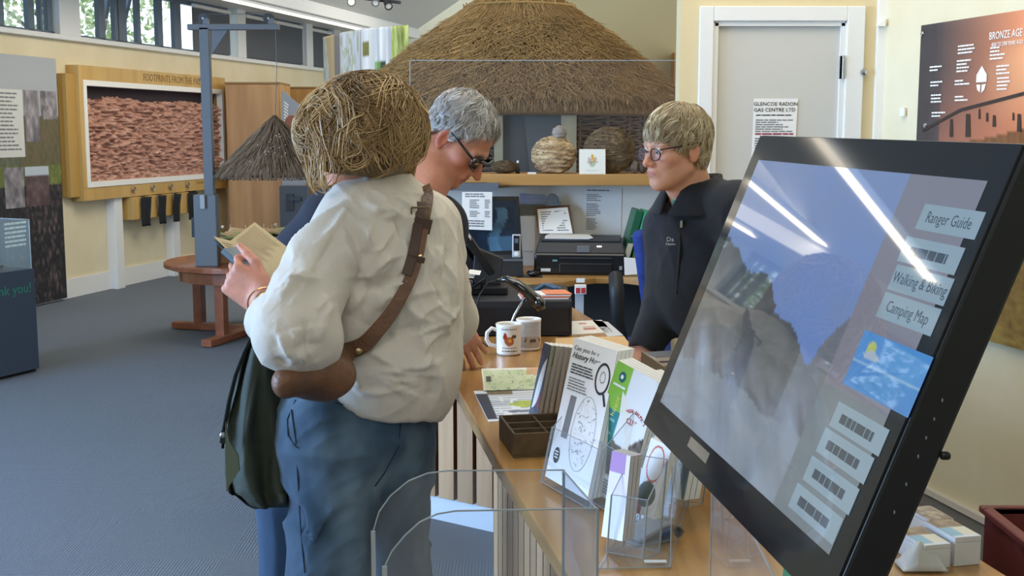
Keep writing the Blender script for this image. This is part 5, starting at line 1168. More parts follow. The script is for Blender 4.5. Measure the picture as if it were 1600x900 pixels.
# cash drawer
def till():
    o=aZ(805,525,CT); f0,f1=aZ(716,526,CT),aZ(893,524,CT); Yf=f0.y; t=thing('cash_drawer','wide black metal cash drawer on the counter behind the mugs','cash drawer',V((f0.x+f1.x)/2,Yf+.2,CT))
    zt=aY(893,470,Yf).z; MB().bb((f0.x-.04,Yf,CT+.004),(f1.x,Yf+.42,zt)).build('drawer_case',dark,t,bevel=.003)
    MB().bb((f0.x-.03,Yf-.004,CT+.012),(f1.x-.008,Yf,zt-.02)).build('drawer_front',black,t,bevel=.002)
    for x in(f0.x,f1.x-.03): MB().bb((x-.02,Yf+.03,CT),(x+.02,Yf+.08,CT+.004)).build('foot',black,t)
    p=V(f0.x+.015,Yf-.001,zt-.008); text('SAM4S',p+V(0,-.001,0),.011,frame((1,0,0),(0,0,1)),mat('logo_grey','#9a9fa3',.4),t) if 0 else MB().box(p,(.032,.002,.006)).build('maker_plate',mat('logo_grey','#9a9fa3',.4),t)
    return zt,Yf,f0,f1
zt,Yf,f0,f1=till()
def postill():
    # till terminal: tilted screen seen from the side and back, with cables
    b=V(-.09,Yf+.22,zt); t=thing('till_terminal','black till terminal with tilted screen standing on the cash drawer','till',b)
    a0=aY(722,350,Yf+.16);a1=aY(783,440,Yf+.20); d=(a1-a0)
    MB().slab([a0,a1,a1+V(-.02,.26,-.0),a0+V(-.02,.26,0)],V(-.020,0,-.016)).build('terminal_screen',black,t,bevel=.003)
    MB().add([a0.lerp(a1,.08)+V(.001,.0,.001),a0.lerp(a1,.22)+V(.001,0,.001),a0.lerp(a1,.22)+V(.001,-.001,-.013),a0.lerp(a1,.08)+V(.001,-.001,-.013)],[(0,1,2,3)]).build('sticker',MATS['label_white'],t)
    MB().slab([a0.lerp(a1,.30)+V(-.035,.04,-.03),a1+V(-.03,.04,-.02),a1+V(-.03,.2,-.02),a0.lerp(a1,.3)+V(-.035,.2,-.03)],V(-.04,0,-.02)).build('terminal_back',dark,t,bevel=.004)
    MB().bb((b.x-.085,b.y-.09,zt),(b.x+.075,b.y+.09,zt+.03)).build('terminal_foot',black,t,bevel=.006)
    MB().hexa([b+V(-.05,-.03,.03),b+V(.05,-.03,.03),b+V(.05,.03,.03),b+V(-.05,.03,.03),b+V(-.04,-.02,.16),b+V(.06,-.02,.12),b+V(.06,.02,.12),b+V(-.04,.02,.16)]).build('terminal_neck',dark,t,bevel=.004)
    rg=random.Random(5)
    for k in range(5):
        p=b+V(-.11+.02*k,-.12,.01); MB().tube([p+V(rg.uniform(-.03,.03),rg.uniform(-.02,.05),rg.uniform(0,.07)) for _ in range(5)]+[p+V(.05,.06,.01)],.0035,6).build('cable',black,t,smooth=True)
    # bunched receipts
    rb=MB()
    for k in range(4): rb.add([b+V(-.12+.02*k,-.13,.05+.01*k),b+V(-.08+.02*k,-.13,.045+.01*k),b+V(-.075+.02*k,-.09,.055+.01*k),b+V(-.115+.02*k,-.09,.06+.01*k)],[(0,1,2,3)])
    rt=thing('receipts','crumpled white receipts lying on cables in front of the till','paper',b+V(-.09,-.12,.04)); rb.build('paper_slips',paper,rt,thick=.0008)
postill()
def scanner():
    base=aZ(803,516,CT); Y=Yf-.12; t=thing('barcode_scanner','glossy black barcode scanner on a curved silver neck behind the mugs','scanner',V(base.x-.01,Y,CT))
    P=lambda u,v,y=Y:aY(u,v,y)
    pts=[P(778,438,Y+.02),P(792,436,Y+.01),P(808,444),P(822,454),P(833,466),P(840,478)]
    MB().tube(pts,[.008,.016,.021,.024,.027,.020],14,flat=.75).build('handpiece',mat('gloss_black','#0e0f10',.08,coat=1),t,smooth=True)
    MB().tube([P(836,462),P(842,472),P(846,483)],[.018,.030,.027],14,flat=.7).build('scan_head',MATS['gloss_black'],t,smooth=True)
    nk=[P(820,466),P(812,478),P(804,492),P(799,505),V(P(798,520).x,Y,CT+.02),V(P(798,520).x,Y,CT+.006)]
    MB().tube(nk,.0045,8).build('neck',chrome,t,smooth=True)
    MB().lathe([(0,.008),(.035,.008),(.04,.004),(.04,0)],V(P(798,520).x,Y,CT),24).build('stand_base',black,t)
    cb=[P(779,438,Y+.02),P(762,442),P(750,460),P(742,485),P(733,505,Y-.02),P(736,520,Y-.03),P(752,533,Y-.06)]
    q=aZ(760,540,CT+.004);cb.append(q);cb.append(aZ(790,546,CT+.004)+V(0,.06,0)); MB().tube(cb,.0028,7).build('cable',black,t,smooth=True)
scanner()
# orange leaflets and tissues on the drawer
q=[V(.03,Yf+.02,zt+.001),V(f1.x-.01,Yf+.03,zt+.001),V(f1.x-.03,Yf+.14,zt+.001),V(.02,Yf+.13,zt+.001)]
t=thing('leaflet_pile','low pile of white and orange leaflets lying on the cash drawer','leaflets',V(.12,Yf+.08,zt))
for k in range(3): MB().slab([p+V(.004*k,.002*k,.005*k) for p in q],(0,0,.0045)).build('leaflet',mat('orange_paper','#d8714e',.6) if k==1 else paper,t)
MB().slab([p+V(.012,.004,.016) for p in (q[0].lerp(q[1],.45),q[1],q[2],q[3].lerp(q[2],.45))],(0,0,.002)).build('top_leaflet',mat('orange_print','#e08a63',.6),t)
t=thing('glasses_case','blue patterned glasses lying on the drawer behind the scanner','glasses',V(.12,Yf+.2,zt))
MB().tube([V(.08,Yf+.18,zt+.012),V(.11,Yf+.19,zt+.03),V(.15,Yf+.2,zt+.014)],.006,8).build('temple',mat('blue_plastic','#4f6f93',.3),t); MB().tube([V(.09,Yf+.22,zt+.01),V(.13,Yf+.23,zt+.026),V(.17,Yf+.22,zt+.01)],.006,8).build('temple',MATS['blue_plastic'],t)
t,q=flat('paper_sheet','white sheet with red printed tables beside the cash drawer','paper',[(893,502),(940,500),(958,519),(893,523)],lambda s,t:(.72,.45,.42) if (.15<t<.3 and .2<s<.45) or (.45<t<.75 and .3<s<.65 and (t*16)%1<.6) else (.90,.89,.87),nu=30,nv=20)
t,q=flat('clear_folder','translucent plastic folder under the sheet beside the drawer','folder',[(925,500),(950,503),(974,524),(950,526)],lambda s,t:(.78,.80,.82),nu=4,nv=4)
b=MB(); q=[aZ(u,v,CT) for u,v in((868,530),(975,527),(990,548),(868,552))]; e=tag(b.slab([q[0],q[3],q[2],q[1]],(0,0,.004)).build('envelope',mat('manila','#d2ab78',.7)),'manila envelope lying on the counter behind the history leaflets','envelope')
t=thing('purple_books','','')if 0 else None
for k,(c,l) in enumerate((('#8b7fae','purple booklet lying on the pile beside the staff hand'),('#d4d1cd','white booklet lying under the purple booklet'))):
    q=[aZ(u,v,CT+.006+.010*(1-k)) for u,v in((958,545),(1006,549),(1000,576),(955,566))]; t=thing('booklet',l,'booklet',q[3].lerp(q[1],.5)-V(0,0,.01)); MB().slab([q[0],q[3],q[2],q[1]],(0,0,-.008)).build('pages',mat('book_'+c[1:],c,.6),t)
for k in range(4):
    o=aZ(1037,588,CT)+V(.01*(k%2),.02,.0155*k+.0075); t=thing('paperback_book',['small brown book at the bottom of the pile below the blue seat','cream book second from the bottom of the pile below the blue seat','dark red book third in the pile below the blue seat','grey book topmost of the pile below the blue seat'][k],'book',o,'books piled on the counter')
    MB().box(o,(.10,.075,.011),.3).build('page_block',paper,t); cm=mat('cover_%d'%k,['#6a4a3a','#d8d0bd','#7a3f38','#8d8f92'][k],.5)
    MB().box(o+V(0,0,.0062),(.104,.079,.0016),.3).build('cover',cm,t); MB().box(o-V(0,0,.0062),(.104,.079,.0016),.3).build('cover',cm,t)
# brown board standing behind the ranger leaflets
q=[aY(1002,549,2.5),aY(1037,573,2.42),aZ(1030,700,CT+.002),aZ(1000,690,CT+.002)]
t=thing('display_board','thin brown board standing upright behind the orange leaflets','board',(q[2]+q[3])/2); MB().slab([q[0],q[3],q[2],q[1]],(.004,.004,0)).build('board',mat('board_brown','#8d8069',.7),t)
# card blocks and bag and crate right of the screen
for k,(u,v,w,l) in enumerate(((1511,884,.046,'white block of postcards nearest the red crate, wood visible in front'),(1464,888,.046,'white block of postcards beside the green screen stand'),(1470,846,.044,'white block of picture cards behind, topmost in view by the screen edge'))):
    o=aZ(u,v,CT); h=.047 if k==0 else .038; t=thing('card_block',l,'cards',o,'blocks of postcards beside the crate'); yw=.22; L=.085 if k<2 else .07
    R=Matrix.Rotation(yw,3,'Z'); c=o+R@V(0,L/2,h/2)
    for j in range(2): MB().box(c+V(0,0,(j-.5)*h*.84),(w,L,h*.16 if j else h*.84),yw) if 0 else None
    MB().box(c-V(0,0,h*.09),(w,L,h*.81),yw).build('card_stack',mat('card_white','#dfe2e4',.6),t,bevel=.0008,seg=1); MB().box(c+V(0,0,h*.41),(w*1.01,L*1.005,h*.17),yw).build('card_stack_top',MATS['card_white'],t,bevel=.0008,seg=1)
    zt2=o.z+h*1.0+.0002; cc=[V(*(V(c.x,c.y,zt2)+R@V(a*w/2,b_*L/2,0))) for a,b_ in((-1,1),(1,1),(1,-1),(-1,-1))]
    picture('card_print',cc,(lambda s,t:mixc((.45,.38,.30),(.78,.70,.60),float(fbm(s*6,t*6))) if t<.45 else ((.60,.76,.84) if s<.5 and t<.92 else (.90,.88,.80)) if t<.9 else (.88,.90,.92)) if k<2 else (lambda s,t:mixc((.40,.34,.30),(.85,.80,.70),float(fbm(s*6,t*6)))),16,24,pv,t,.0003)
t=thing('plastic_bag','crumpled clear plastic bag on the counter beside the green stand','bag',aZ(1440,893,CT))
o=aZ(1438,893,CT); mb=MB(); mb.grid(lambda a,b:o+V(-.03+a*.07,-.01+b*.05,.004+.03*math.sin(a*3)*math.sin(b*3)*(.6+.8*float(vnoise(a*6,b*6,3)))),14,10); mb.build('film',mat('bag_film','#dedcd4',.25,alpha=.8),t,smooth=True,thick=.0006)
def crate():
    t=thing('red_crate','dark red plastic crate with a slotted handle right of the counter','crate',V(1.05,1.85,.60)); rm=mat('crate_red','#7c3a36',.5,c2='#6a2e2b',scale=12)
    x0,x1,y0,y1,z0,z1=.845,1.24,1.55,2.02,.60,.825
    yf=y1
    # far wall with handle slot (frame of four boxes), near wall, sides, base
    def wallp(nm,ax,c0,c1,p,slot):
        b=MB(); w=.012
        if ax=='x':
            m=(c0+c1)/2
            if slot: b.bb((c0,p,z0),(m-.07,p+w,z1)); b.bb((m+.07,p,z0),(c1,p+w,z1)); b.bb((m-.07,p,z0),(m+.07,p+w,z1-.085)); b.bb((m-.07,p,z1-.035),(m+.07,p+w,z1))
            else: b.bb((c0,p,z0),(c1,p+w,z1))
        else:
            m=(c0+c1)/2; b.bb((p,c0,z0),(p+w,m-.05,z1)); b.bb((p,m+.05,z0),(p+w,c1,z1)); b.bb((p,m-.05,z0),(p+w,m+.05,z1-.08)); b.bb((p,m-.05,z1-.035),(p+w,m+.05,z1))
        b.build(nm,rm,t,bevel=.002,seg=1)
    wallp('side_wall','x',x0,x1,y1,True); wallp('side_wall','x',x0,x1,y0,True); wallp('end_wall','y',y0,y1+.012,x0-.012,True); wallp('end_wall','y',y0,y1+.012,x1,True)
    MB().bb((x0,y0,z0),(x1,y1,z0+.01)).build('crate_base',rm,t); rim=MB(); rim.bb((x0-.02,y0-.008,z1-.012),(x1+.02,y0+.012,z1)); rim.bb((x0-.02,y1,z1-.012),(x1+.02,y1+.02,z1)); rim.bb((x0-.02,y0,z1-.012),(x0,y1,z1)); rim.bb((x1,y0,z1-.012),(x1+.02,y1,z1)); rim.build('rim',rm,t,bevel=.002,seg=1)
    MB().box((x0+.235,y1-.001,z1-.045),(.03,.002,.03)).build('sticker',MATS['label_white'],t)
    s=thing('side_table','low dark table carrying the red crate beside the counter','table',V(1.05,1.8,0)); MB().bb((.835,1.52,.57),(1.28,2.06,.60)).build('table_top',MATS['carcass'],s)
    for x in(.855,1.26):
        for y in(1.55,2.03): MB().bb((x-.015,y-.015,0),(x+.015,y+.015,.57)).build('leg',MATS['carcass'],s)
crate()
# ================================================================ OFFICE BEHIND THE COUNTER
OY=6.5
struct(MB().bb((-.95,OY,0),(1.26,OY+.1,1.20)).build('wall_office',wall_grey))
zl1=aY(900,272,OY-.2).z; zl0=aY(900,290,OY-.2).z
tag(MB().bb((-.95,OY-.2,zl0),(1.25,OY+.1,zl1)).build('ledge_shelf',oakx,bevel=.004),'long oak ledge on top of the low office wall carrying the nests','shelf')
def glass():
    t=thing('glass_screen','clear glass screen standing on the oak ledge before the thatched hut','glass',V(0,OY,zl1)); x0=aY(641,100,OY).x; xm=aY(903,100,OY).x; zt_=aY(800,95,OY).z
    gm=glassmat('screen_glass',(.93,.92,.93),.012)
    for a,b in((x0,xm-.002),(xm+.002,1.22)): MB().bb((a,OY,zl1),(b,OY+.008,zt_)).build('pane',gm,t)
    e=MB(); e.bb((x0,OY-.001,zt_),(1.22,OY+.009,zt_+.004)); e.bb((x0-.004,OY-.001,zl1),(x0,OY+.009,zt_)); e.build('polished_edge',acryl_edge,t)
glass()
def desk():
    t=thing('office_desk','oak office desk with curved front edge carrying the printer','desk',V(.1,6.1,0))
    fr=[V(-.95,5.62,0),V(-.3,5.70,0)]+[aZ(u,v,.75) for u,v in ((830,443),(880,440),(930,434),(975,434),(1000,437))]+[V(.90,5.70,0)]
    MB().prism([(p.x,p.y) for p in fr]+[(1.0,5.72),(1.12,OY-.002),(-.95,OY-.002)],.72,.75).build('desk_top',oakx,t,bevel=.003)
    dk=MATS['carcass']; MB().bb((-.93,5.9,0),(-.9,6.45,.72)).build('leg_panel',dk,t); MB().bb((.86,5.9,0),(.885,6.45,.72)).build('leg_panel',dk,t); MB().bb((-.9,6.40,.15),(.86,6.42,.72)).build('modesty_panel',dk,t)
    a=aY(905,470,5.72); MB().bb((a.x-.018,5.72,.0),(a.x+.022,5.76,.70)).build('desk_post',mat('post_lightgrey','#b8babc',.5),t)
desk()
t=thing('socket_box','small white switch box with two red rockers under the desk edge','switch',aY(907,452,5.70)); c=aY(907,452,5.70); MB().box(c,(.056,.03,.045)).build('box',white,t,bevel=.003)
for k in(-1,1): MB().box(c+V(k*.013,-.016,-.004),(.020,.004,.026)).build('rocker',mat('rocker_red','#c23a3e',.4),t)
t=thing('folded_card','small white card standing on the desk edge above the red switch box','card',aY(907,441,5.74)); MB().box(aY(907,438,5.76),(.04,.012,.02)).build('card',paper,t)
def printer():
    z=.75; a=aZ(843,428,z); t=thing('printer','black flatbed office printer with small screen on the desk','printer',V(.33,6.2,z)); R=Matrix.Rotation(-.10,3,'Z'); o=V(aZ(880,430,z).x,aZ(900,430,z).y,z)
    def bx(x0,x1,y0,y1,z0,z1,nm,m,bev=.008,top=0): 
        MB().hexa([o+R@V(x,y,zz) for zz,i in((z0,0),(z1,top)) for x,y in((x0+i,y0+i*3),(x1-i,y0+i*3),(x1,y1),(x0,y1))]).build(nm,m,t,bevel=bev)
    pm_=mat('printer_black','#1b1c1e',.3,coat=.3)
    bx(-.15,.32,.0,.34,0,.115,'body',pm_,.012); bx(-.145,.315,-.002,.33,.115,.165,'scanner_unit',mat('printer_charcoal','#2c2d30',.45),.006,.014); bx(-.12,.29,.05,.33,.166,.180,'lid',mat('printer_lid','#303134',.5),.004)
    bx(-.02,.25,-.006,.01,.012,.062,'output_tray',black,.003); bx(-.02,.25,-.010,.004,.085,.092,'tray_lip',dark,.002)
    bx(.07,.135,-.006,.0,.118,.152,'display',mat('printer_display','#6d6f70',.2),.002); bx(.17,.195,-.006,.0,.146,.153,'status_light',mat('status_light','#f0f2f4',.3,emit='#ffffff',es=1.5),.0005)
    bx(-.115,-.065,-.003,0,.018,.034,'label',MATS['label_white'],.0005); bx(.285,.30,-.003,0,.03,.05,'button',mat('grey_mark','#85878a',.5),.0005)
    bx(-.152,-.149,.12,.16,.05,.07,'label',mat('grey_mark','#85878a',.5),.0005); bx(-.055,-.030,-.003,0,.07,.08,'sticker',mat('teal_sticker','#5d8a82',.5),.0005)
    # paper on the lid
    pl=thing('paper_pile','loose white sheets lying on the printer lid','paper',o+R@V(.03,.15,.181))
    for k in range(3): MB().hexa([o+R@V(x+k*.01,y,zz+k*.003) for zz in(.181,.183) for x,y in((-.10,.06),(.13,.05),(.10,.26),(-.11,.27))]).build('sheet',paper,pl)
    return o,R
po,pR=printer()
def clipb():
    Y=OY-.10; q=[aY(836,324,Y+.06),aY(890,320,Y+.06),aY(897,366,Y-.06),aY(840,366,Y-.06)]; q[2].z=q[3].z=.94; t=thing('clipboard','brown clipboard with printed sheets leaning against the wall behind the printer','clipboard',(q[2]+q[3])/2)
    MB().slab([q[0],q[3],q[2],q[1]],(0,.005,0)).build('board',mat('clipboard_brown','#6a4a38',.5),t,bevel=.002)
    p=[quadpt(q,.06,.08)+V(0,-.003,0),quadpt(q,.93,.08)+V(0,-.003,0),quadpt(q,.96,1.0)+V(0,-.003,0),quadpt(q,.06,1)+V(0,-.003,0)]; MB().slab([p[0],p[3],p[2],p[1]],(0,.002,0)).build('sheet',paper,t)
    for s0 in(.10,.55): lines(p,s0,s0+.36,.12,.95,9,ink,t,.45,.35)
    c=aY(863,318,Y+.04); MB().box(c,(.085,.012,.02)).build('clip',steel,t,bevel=.003); MB().lathe([(0,.006),(.03,.005),(.034,0)],c+V(0,-.004,.02),20,(0,-1,0)).build('clip_grip',steel,t)
clipb()
def monitor():
    Y=OY-.22; q=[aY(752,308,Y+.03),aY(811,307,Y+.03),aY(816,398,Y),aY(752,402,Y)]; t=thing('computer_monitor','small black monitor with dark blue photo background on the office desk','monitor',V((q[2].x+q[3].x)/2,Y,.75))
    q[0].x-=.10;q[3].x-=.10
    MB().slab([q[0],q[3],q[2],q[1]],(0,.03,0)).build('casing',black,t,bevel=.003)
    p=[quadpt(q,.05,.07)+V(0,-.001,0),quadpt(q,.95,.07)+V(0,-.001,0),quadpt(q,.95,.92)+V(0,-.001,0),quadpt(q,.05,.92)+V(0,-.001,0)]
    m=vmat('monitor_image',.15,emis=.3)
    def im(s,t_):
        n=float(fbm(s*6,t_*6)); c=mixc((.05,.08,.13),(.12,.20,.28),n)
        if abs(s-.62-.1*math.sin(t_*6))<.10 and t_>.12: c=mixc((.30,.44,.54),(.14,.22,.28),n)
        if t_>.7 and s>.45: c=mixc(c,(.28,.42,.52),.7)
        return c
    picture('display',p,im,30,26,m,t)
    MB().bb(((q[2].x+q[3].x)/2-.02,Y+.03,.76),((q[2].x+q[3].x)/2+.02,Y+.05,q[2].z+.05)).build('stand_neck',black,t); MB().bb(((q[2].x+q[3].x)/2-.09,Y-.03,.75),((q[2].x+q[3].x)/2+.09,Y+.12,.762)).build('stand_base',black,t)
monitor()
def pcbox():
    a=aY(768,404,6.0);b=aY(817,440,6.0); t=thing('desktop_computer','low dark computer case on the desk under the silver phone','computer',V(.0,6.08,.75)); MB().bb((a.x-.12,6.0,.75),(b.x,6.2,a.z)).build('case',dark,t,bevel=.004); MB().bb((a.x-.12,5.995,a.z-.012),(b.x,6.0,a.z-.004)).build('front_trim',steel,t)
    p=aY(807,404,6.04); s=thing('cordless_phone','silver and black cordless phone standing on the computer case','phone',V(p.x,6.06,a.z)); MB().bb((p.x-.022,6.05,a.z),(p.x+.022,6.07,a.z+.118)).build('shell',mat('silver_plastic','#b9bcbe',.3),s,bevel=.005)
    MB().bb((p.x-.015,6.047,a.z+.035),(p.x+.015,6.051,a.z+.112)).build('keypad_panel',black,s,bevel=.001); MB().bb((p.x-.01,6.045,a.z+.075),(p.x+.01,6.0475,a.z+.098)).build('display',mat('phone_display','#5b6870',.2),s); MB().lathe([(0,.004),(.011,.003),(.012,0)],V(p.x,6.05,a.z+.018),16,(0,-1,0)).build('dial',white,s)
pcbox()
o=aZ(832,432,.75); t=thing('computer_mouse','black computer mouse on a dark mat beside the printer','mouse',o); MB().bb((o.x-.08,o.y-.05,.75),(o.x+.05,o.y+.06,.753)).build('mouse_mat',black,t); mb=MB(); mb.grid(lambda a,b:o+V(.03*math.sin(a*math.pi*1)*math.cos(b*2*math.pi),.05*math.sin(a*math.pi)*math.sin(b*2*math.pi),.004+.015*(1+math.cos(a*math.pi))),8,16); mb.build('mouse_shell',MATS['gloss_black'],t,smooth=True)
def wallsheet(name,label,cat,px,Y,fn=None,rows=None,m=paper,th=.002):
    q=[aY(u,v,Y) for u,v in px]; t=thing(name,label,cat,sum(q,V(0,0,0))/4); MB().slab([q[0],q[3],q[2],q[1]],(0,th,0)).build('sheet',m,t)
    p=[k+V(0,-.0006,0) for k in q]
    if fn: picture('print',p,fn,24,30,pv,t)
    if rows:
        for r in rows: lines(p,*r,ink,t,.5,.35)
    return t,q
wallsheet('price_list','white printed price list with yellow highlights hanging behind the man','notice',[(722,300),(769,300),(769,360),(722,358)],OY-.30,rows=[(.1,.9,.04,.16,2),(.25,.6,.2,.45,5),(.75,.95,.2,.45,5),(.25,.6,.5,.68,4),(.75,.95,.5,.68,4),(.2,.9,.75,.95,3)])
wallsheet('pinned_list','pale grey printed list on the wall above the printer','notice',[(912,293),(972,294),(970,366),(911,366)],OY-.003,rows=[(.08,.75,.04,.10,1),(.08,.5,.14,.30,4),(.08,.45,.34,.62,7),(.08,.4,.66,.92,6)],m=mat('paper_grey','#cfd0cf',.7))
wallsheet('postcard','blue sky and moorland postcard on the wall left of the clipboard','card',[(812,302),(853,304),(852,336),(812,337)],OY-.004,fn=lambda s,t:mixc((.50,.56,.72),(.66,.70,.78),float(fbm(s*5,t*9))) if t<.5 else mixc((.38,.40,.34),(.5,.48,.42),float(fbm(s*9,t*9))))
wallsheet('blank_sheet','blank white sheet on the wall between monitor and clipboard','paper',[(812,338),(836,338),(836,392),(812,392)],OY-.004)
# grey bracket lamp under the ledge
a=aY(712,286,OY-.26);b=aY(780,298,OY-.26); t=thing('under_shelf_light','flat grey light fitting fixed under the oak ledge behind the man','light',V((a.x+b.x)/2,OY-.14,zl0)); MB().hexa([V(a.x-.05,OY-.26,b.z),V(b.x-.01,OY-.26,b.z),V(b.x-.01,OY-.02,b.z),V(a.x-.05,OY-.02,b.z),V(a.x-.05,OY-.26,a.z),V(b.x,OY-.26,a.z),V(b.x,OY-.02,a.z),V(a.x-.05,OY-.02,a.z)]).build('housing',steel,t); MB().bb((a.x-.05,OY-.24,a.z),(b.x-.06,OY-.04,zl0)).build('mounting',paper,t)
# binders
def binder(label,u0,v0,u1,v1,w,Y,c,lab):
    q=[aY(u0,v0,Y),aY(u0+w,v0+3,Y),aY(u1+w,v1,Y),aY(u1,v1,Y)]; q[2].z=q[3].z=.752; t=thing('ring_binder',label,'binder',(q[2]+q[3])/2,'ring binders by the printer'); m=mat('binder_'+c[1:],c,.4)
    MB().slab([q[0],q[3],q[2],q[1]],(0,.24,0)).build('spine',m,t,bevel=.003); p=[quadpt(q,a,b)+V(0,-.002,0) for a,b in((.15,.52),(.85,.52),(.85,.74),(.15,.74))]; MB().add(p,[(0,3,2,1)]).build('spine_label',mat('bl_'+lab[1:],lab,.6),t)
    for k in(.42,.84): MB().lathe([(0,.002),(.008,.0015),(.0095,0)],quadpt(q,.5,k)+V(0,-.001,0),12,(0,-1,0)).build('finger_ring',chrome,t)
binder('dark green ring binder with white label leaning beside the printer',994,328,966,432,12,6.12,'#1f5a3e','#dfe2e0')
binder('bright green ring binder with orange label leaning beside the dark green one',1008,330,981,436,13,6.10,'#2f9a6a','#c96f4e')
wallsheet('loose_papers','loose white papers on the desk behind the chair arm','paper',[(975,402),(1000,404),(1003,428),(976,430)],6.0)
# office chair
def chair():
    Y=5.45; blue=mat('chair_blue','#2b3f86',.9,c2='#26397a',scale=60,bump=.2,bscale=500); t=thing('office_chair','blue fabric swivel office chair with black arms behind the counter','chair',V(.72,Y,0))
    def bk(P):
        c=pv3(1062,440,Y); R=basis((.3,-1,.05),roll=-.14); d=rbox(P,c,(.20,.035,.27),.034,R.astype(f4)); return d
    vs,fs=surf(bk,pv3(1062,440,Y)-.38,pv3(1062,440,Y)+.38,.012); mesh_np('backrest',vs,fs,blue,t)
    sc=V(*pv3(1020,530,5.2)); sc.z=.50
    vs,fs=surf(lambda P:rbox(P,np.array(sc),(.25,.24,.045),.044),np.array(sc)-.33,np.array(sc)+.33,.014); mesh_np('seat',vs,fs,blue,t)
    a0=aY(962,432,5.2); MB().tube([a0+V(0,.10,-.01),a0+V(0,0,0),a0+V(.005,-.02,-.08),a0+V(.01,0,-.2),V(a0.x+.05,a0.y,.50),sc+V(-.2,0,-.04)],[.022,.032,.034,.03,.022,.02],10,flat=1).build('armrest',dark,t,smooth=True)
    a1=sc+V(.30,0,0); MB().tube([V(a1.x,a1.y-.1,.68),V(a1.x,a1.y+.12,.68),V(a1.x,a1.y+.1,.5),sc+V(.2,.05,-.04)],.022,10).build('armrest',dark,t,smooth=True)
    MB().tube([sc+V(0,.2,-.04),sc+V(.03,.28,.05),V(*pv3(1030,440,Y+.04))],.02,8).build('back_support',dark,t,smooth=True)
    MB().cyl(sc+V(0,0,-.06),V(sc.x,sc.y,.09),.025).build('gas_lift',dark,t)
    for k in range(5):
        a=k*1.2566+.3; e=V(sc.x+.27*math.cos(a),sc.y+.27*math.sin(a),.07); l=MB().bar(V(sc.x,sc.y,.10),e,.04,.03).build('base_leg',dark,t); MB().cyl(e+V(-.012,0,-.042),e+V(.012,0,-.042),.027,n=14).build('castor',black,t)
    return t
chair()
# nests, card and finds on the ledge
def nest(label,u,v,rx,rz,cols,kind,seed,Y=OY-.095):
    c=np.array(aY(u,v,Y)); c[2]=zl1+rz*.96; rg=np.random.default_rng(seed); t=thing('nest',label,'nest',V(c[0],c[1],zl1))
    def f(P):
        q=(P-c.astype(f4)); d=ell(q,(0,0,0),(rx,rx*.62,rz)); r=np.linalg.norm(q[:,:2],axis=1)
        if kind=='paper': d=d-.006*np.abs(np.sin(q[:,2]*130+fbm(P[:,0]*25,P[:,1]*25,P[:,2]*25)*6))-.012*(fbm(P[:,0]*38,P[:,1]*38,P[:,2]*38)-.5)
        else: d=d-.012*(fbm(P[:,0]*40,P[:,1]*40,P[:,2]*30)-.5)
        return smax(d,zl1-P[:,2],.003)
    vs,fs=surf(f,c-max(rx,rz)-.03,c+max(rx,rz)+.03,.0045); n=fbm(vs[:,0]*(20 if kind=='paper' else 60),vs[:,1]*30,vs[:,2]*90)[:,None]; k=np.clip((n-.3)*2.2,0,1)
    mesh_np('nest_body',vs,fs,vmat('nest_matter',.95,bump=.5,bscale=300),t,np.array(srgb(cols[0]))*(1-k)+np.array(srgb(cols[1]))*k)
    # torn flakes or wound fibres
    if kind!='flat':
        N=260 if kind=='paper' else 520; th=rg.uniform(0,2*math.pi,N); z=rg.uniform(-.8,.95,N); r=np.sqrt(1-z*z); segs=8; T=np.zeros((N,segs,3))
        for i in range(segs):
            a=th+(i/segs)*rg.uniform(.3,.9,N)*(1 if kind=='paper' else 2); zz=np.clip(z+np.sin(i*.9+th*3)*.05,-.85,1); rr=np.sqrt(np.clip(1-zz*zz,0,1)); T[:,i]=c+np.stack([rx*1.04*rr*np.cos(a),rx*.645*rr*np.sin(a),rz*1.03*zz],1)
        T[:,:,2]=np.maximum(T[:,:,2],zl1+.003); cc=rg.random((N,1)); col=np.array(srgb(cols[0]))*(1-cc)+np.array(srgb(cols[1]))*cc
        v2,f2,c2=strand_mesh(T,rg.uniform(.0010,.0030 if kind=='paper' else .0016,N),(col,col*1.1)); mesh_np('fibres',v2,f2,MATS['nest_matter'],t,c2,kind='stuff')
    return t,c
t,c=nest('cream papery wasp nest with a grey ball on its top on the ledge',865,245,.115,.100,('#8f6f4c','#e0c79c'),'paper',1)
p=V(c[0]+.03,c[1]-.0,c[2]+.100); 
vs,fs=surf(lambda P:sph(P,np.array(p)+[0,0,.018],.040)-.002*np.sin(P[:,2]*300),np.array(p)-.05,np.array(p)+.08,.005); b=mesh_np('clay_ball',vs,fs,mat('clay_grey','#9c948b',.9,c2='#867d73',scale=60),None); tag(b,'small grey banded clay ball resting on top of the papery nest','ball')
nest('brown fibrous bird nest of wound strands right of the white card',952,240,.135,.125,('#5d4a36','#9c8463'),'fibre',2)
nest('small flat dark twig nest at the left end of the ledge',788,262,.07,.035,('#4a3a28','#7d6647'),'fibre',3)
q=[aY(905,233,OY-.193),aY(946,233,OY-.193),aY(946,275,OY-.193),aY(905,275,OY-.193)]; q[2].z=q[3].z=zl1
def crocus(s,t):
    x=s-.5;c=(.94,.93,.88)
    for k,(dx,h) in enumerate(((-.12,.30),(0,.18),(.12,.28),(.05,.33),(-.05,.36))):
        if ((x-dx)/.045)**2+((t-h-.12)/.11)**2<1: c=(.86,.66,.24) if k%2 else (.80,.70,.66)
    if .48<t<.72 and abs(x)<.20*(.74-t)/.25+.03 and int((s+t*.3)*30)%2: c=(.40,.52,.28)
    if .84<t<.88 and abs(x)<.24 and int(s*60)%3: c=(.65,.66,.60)
    return c
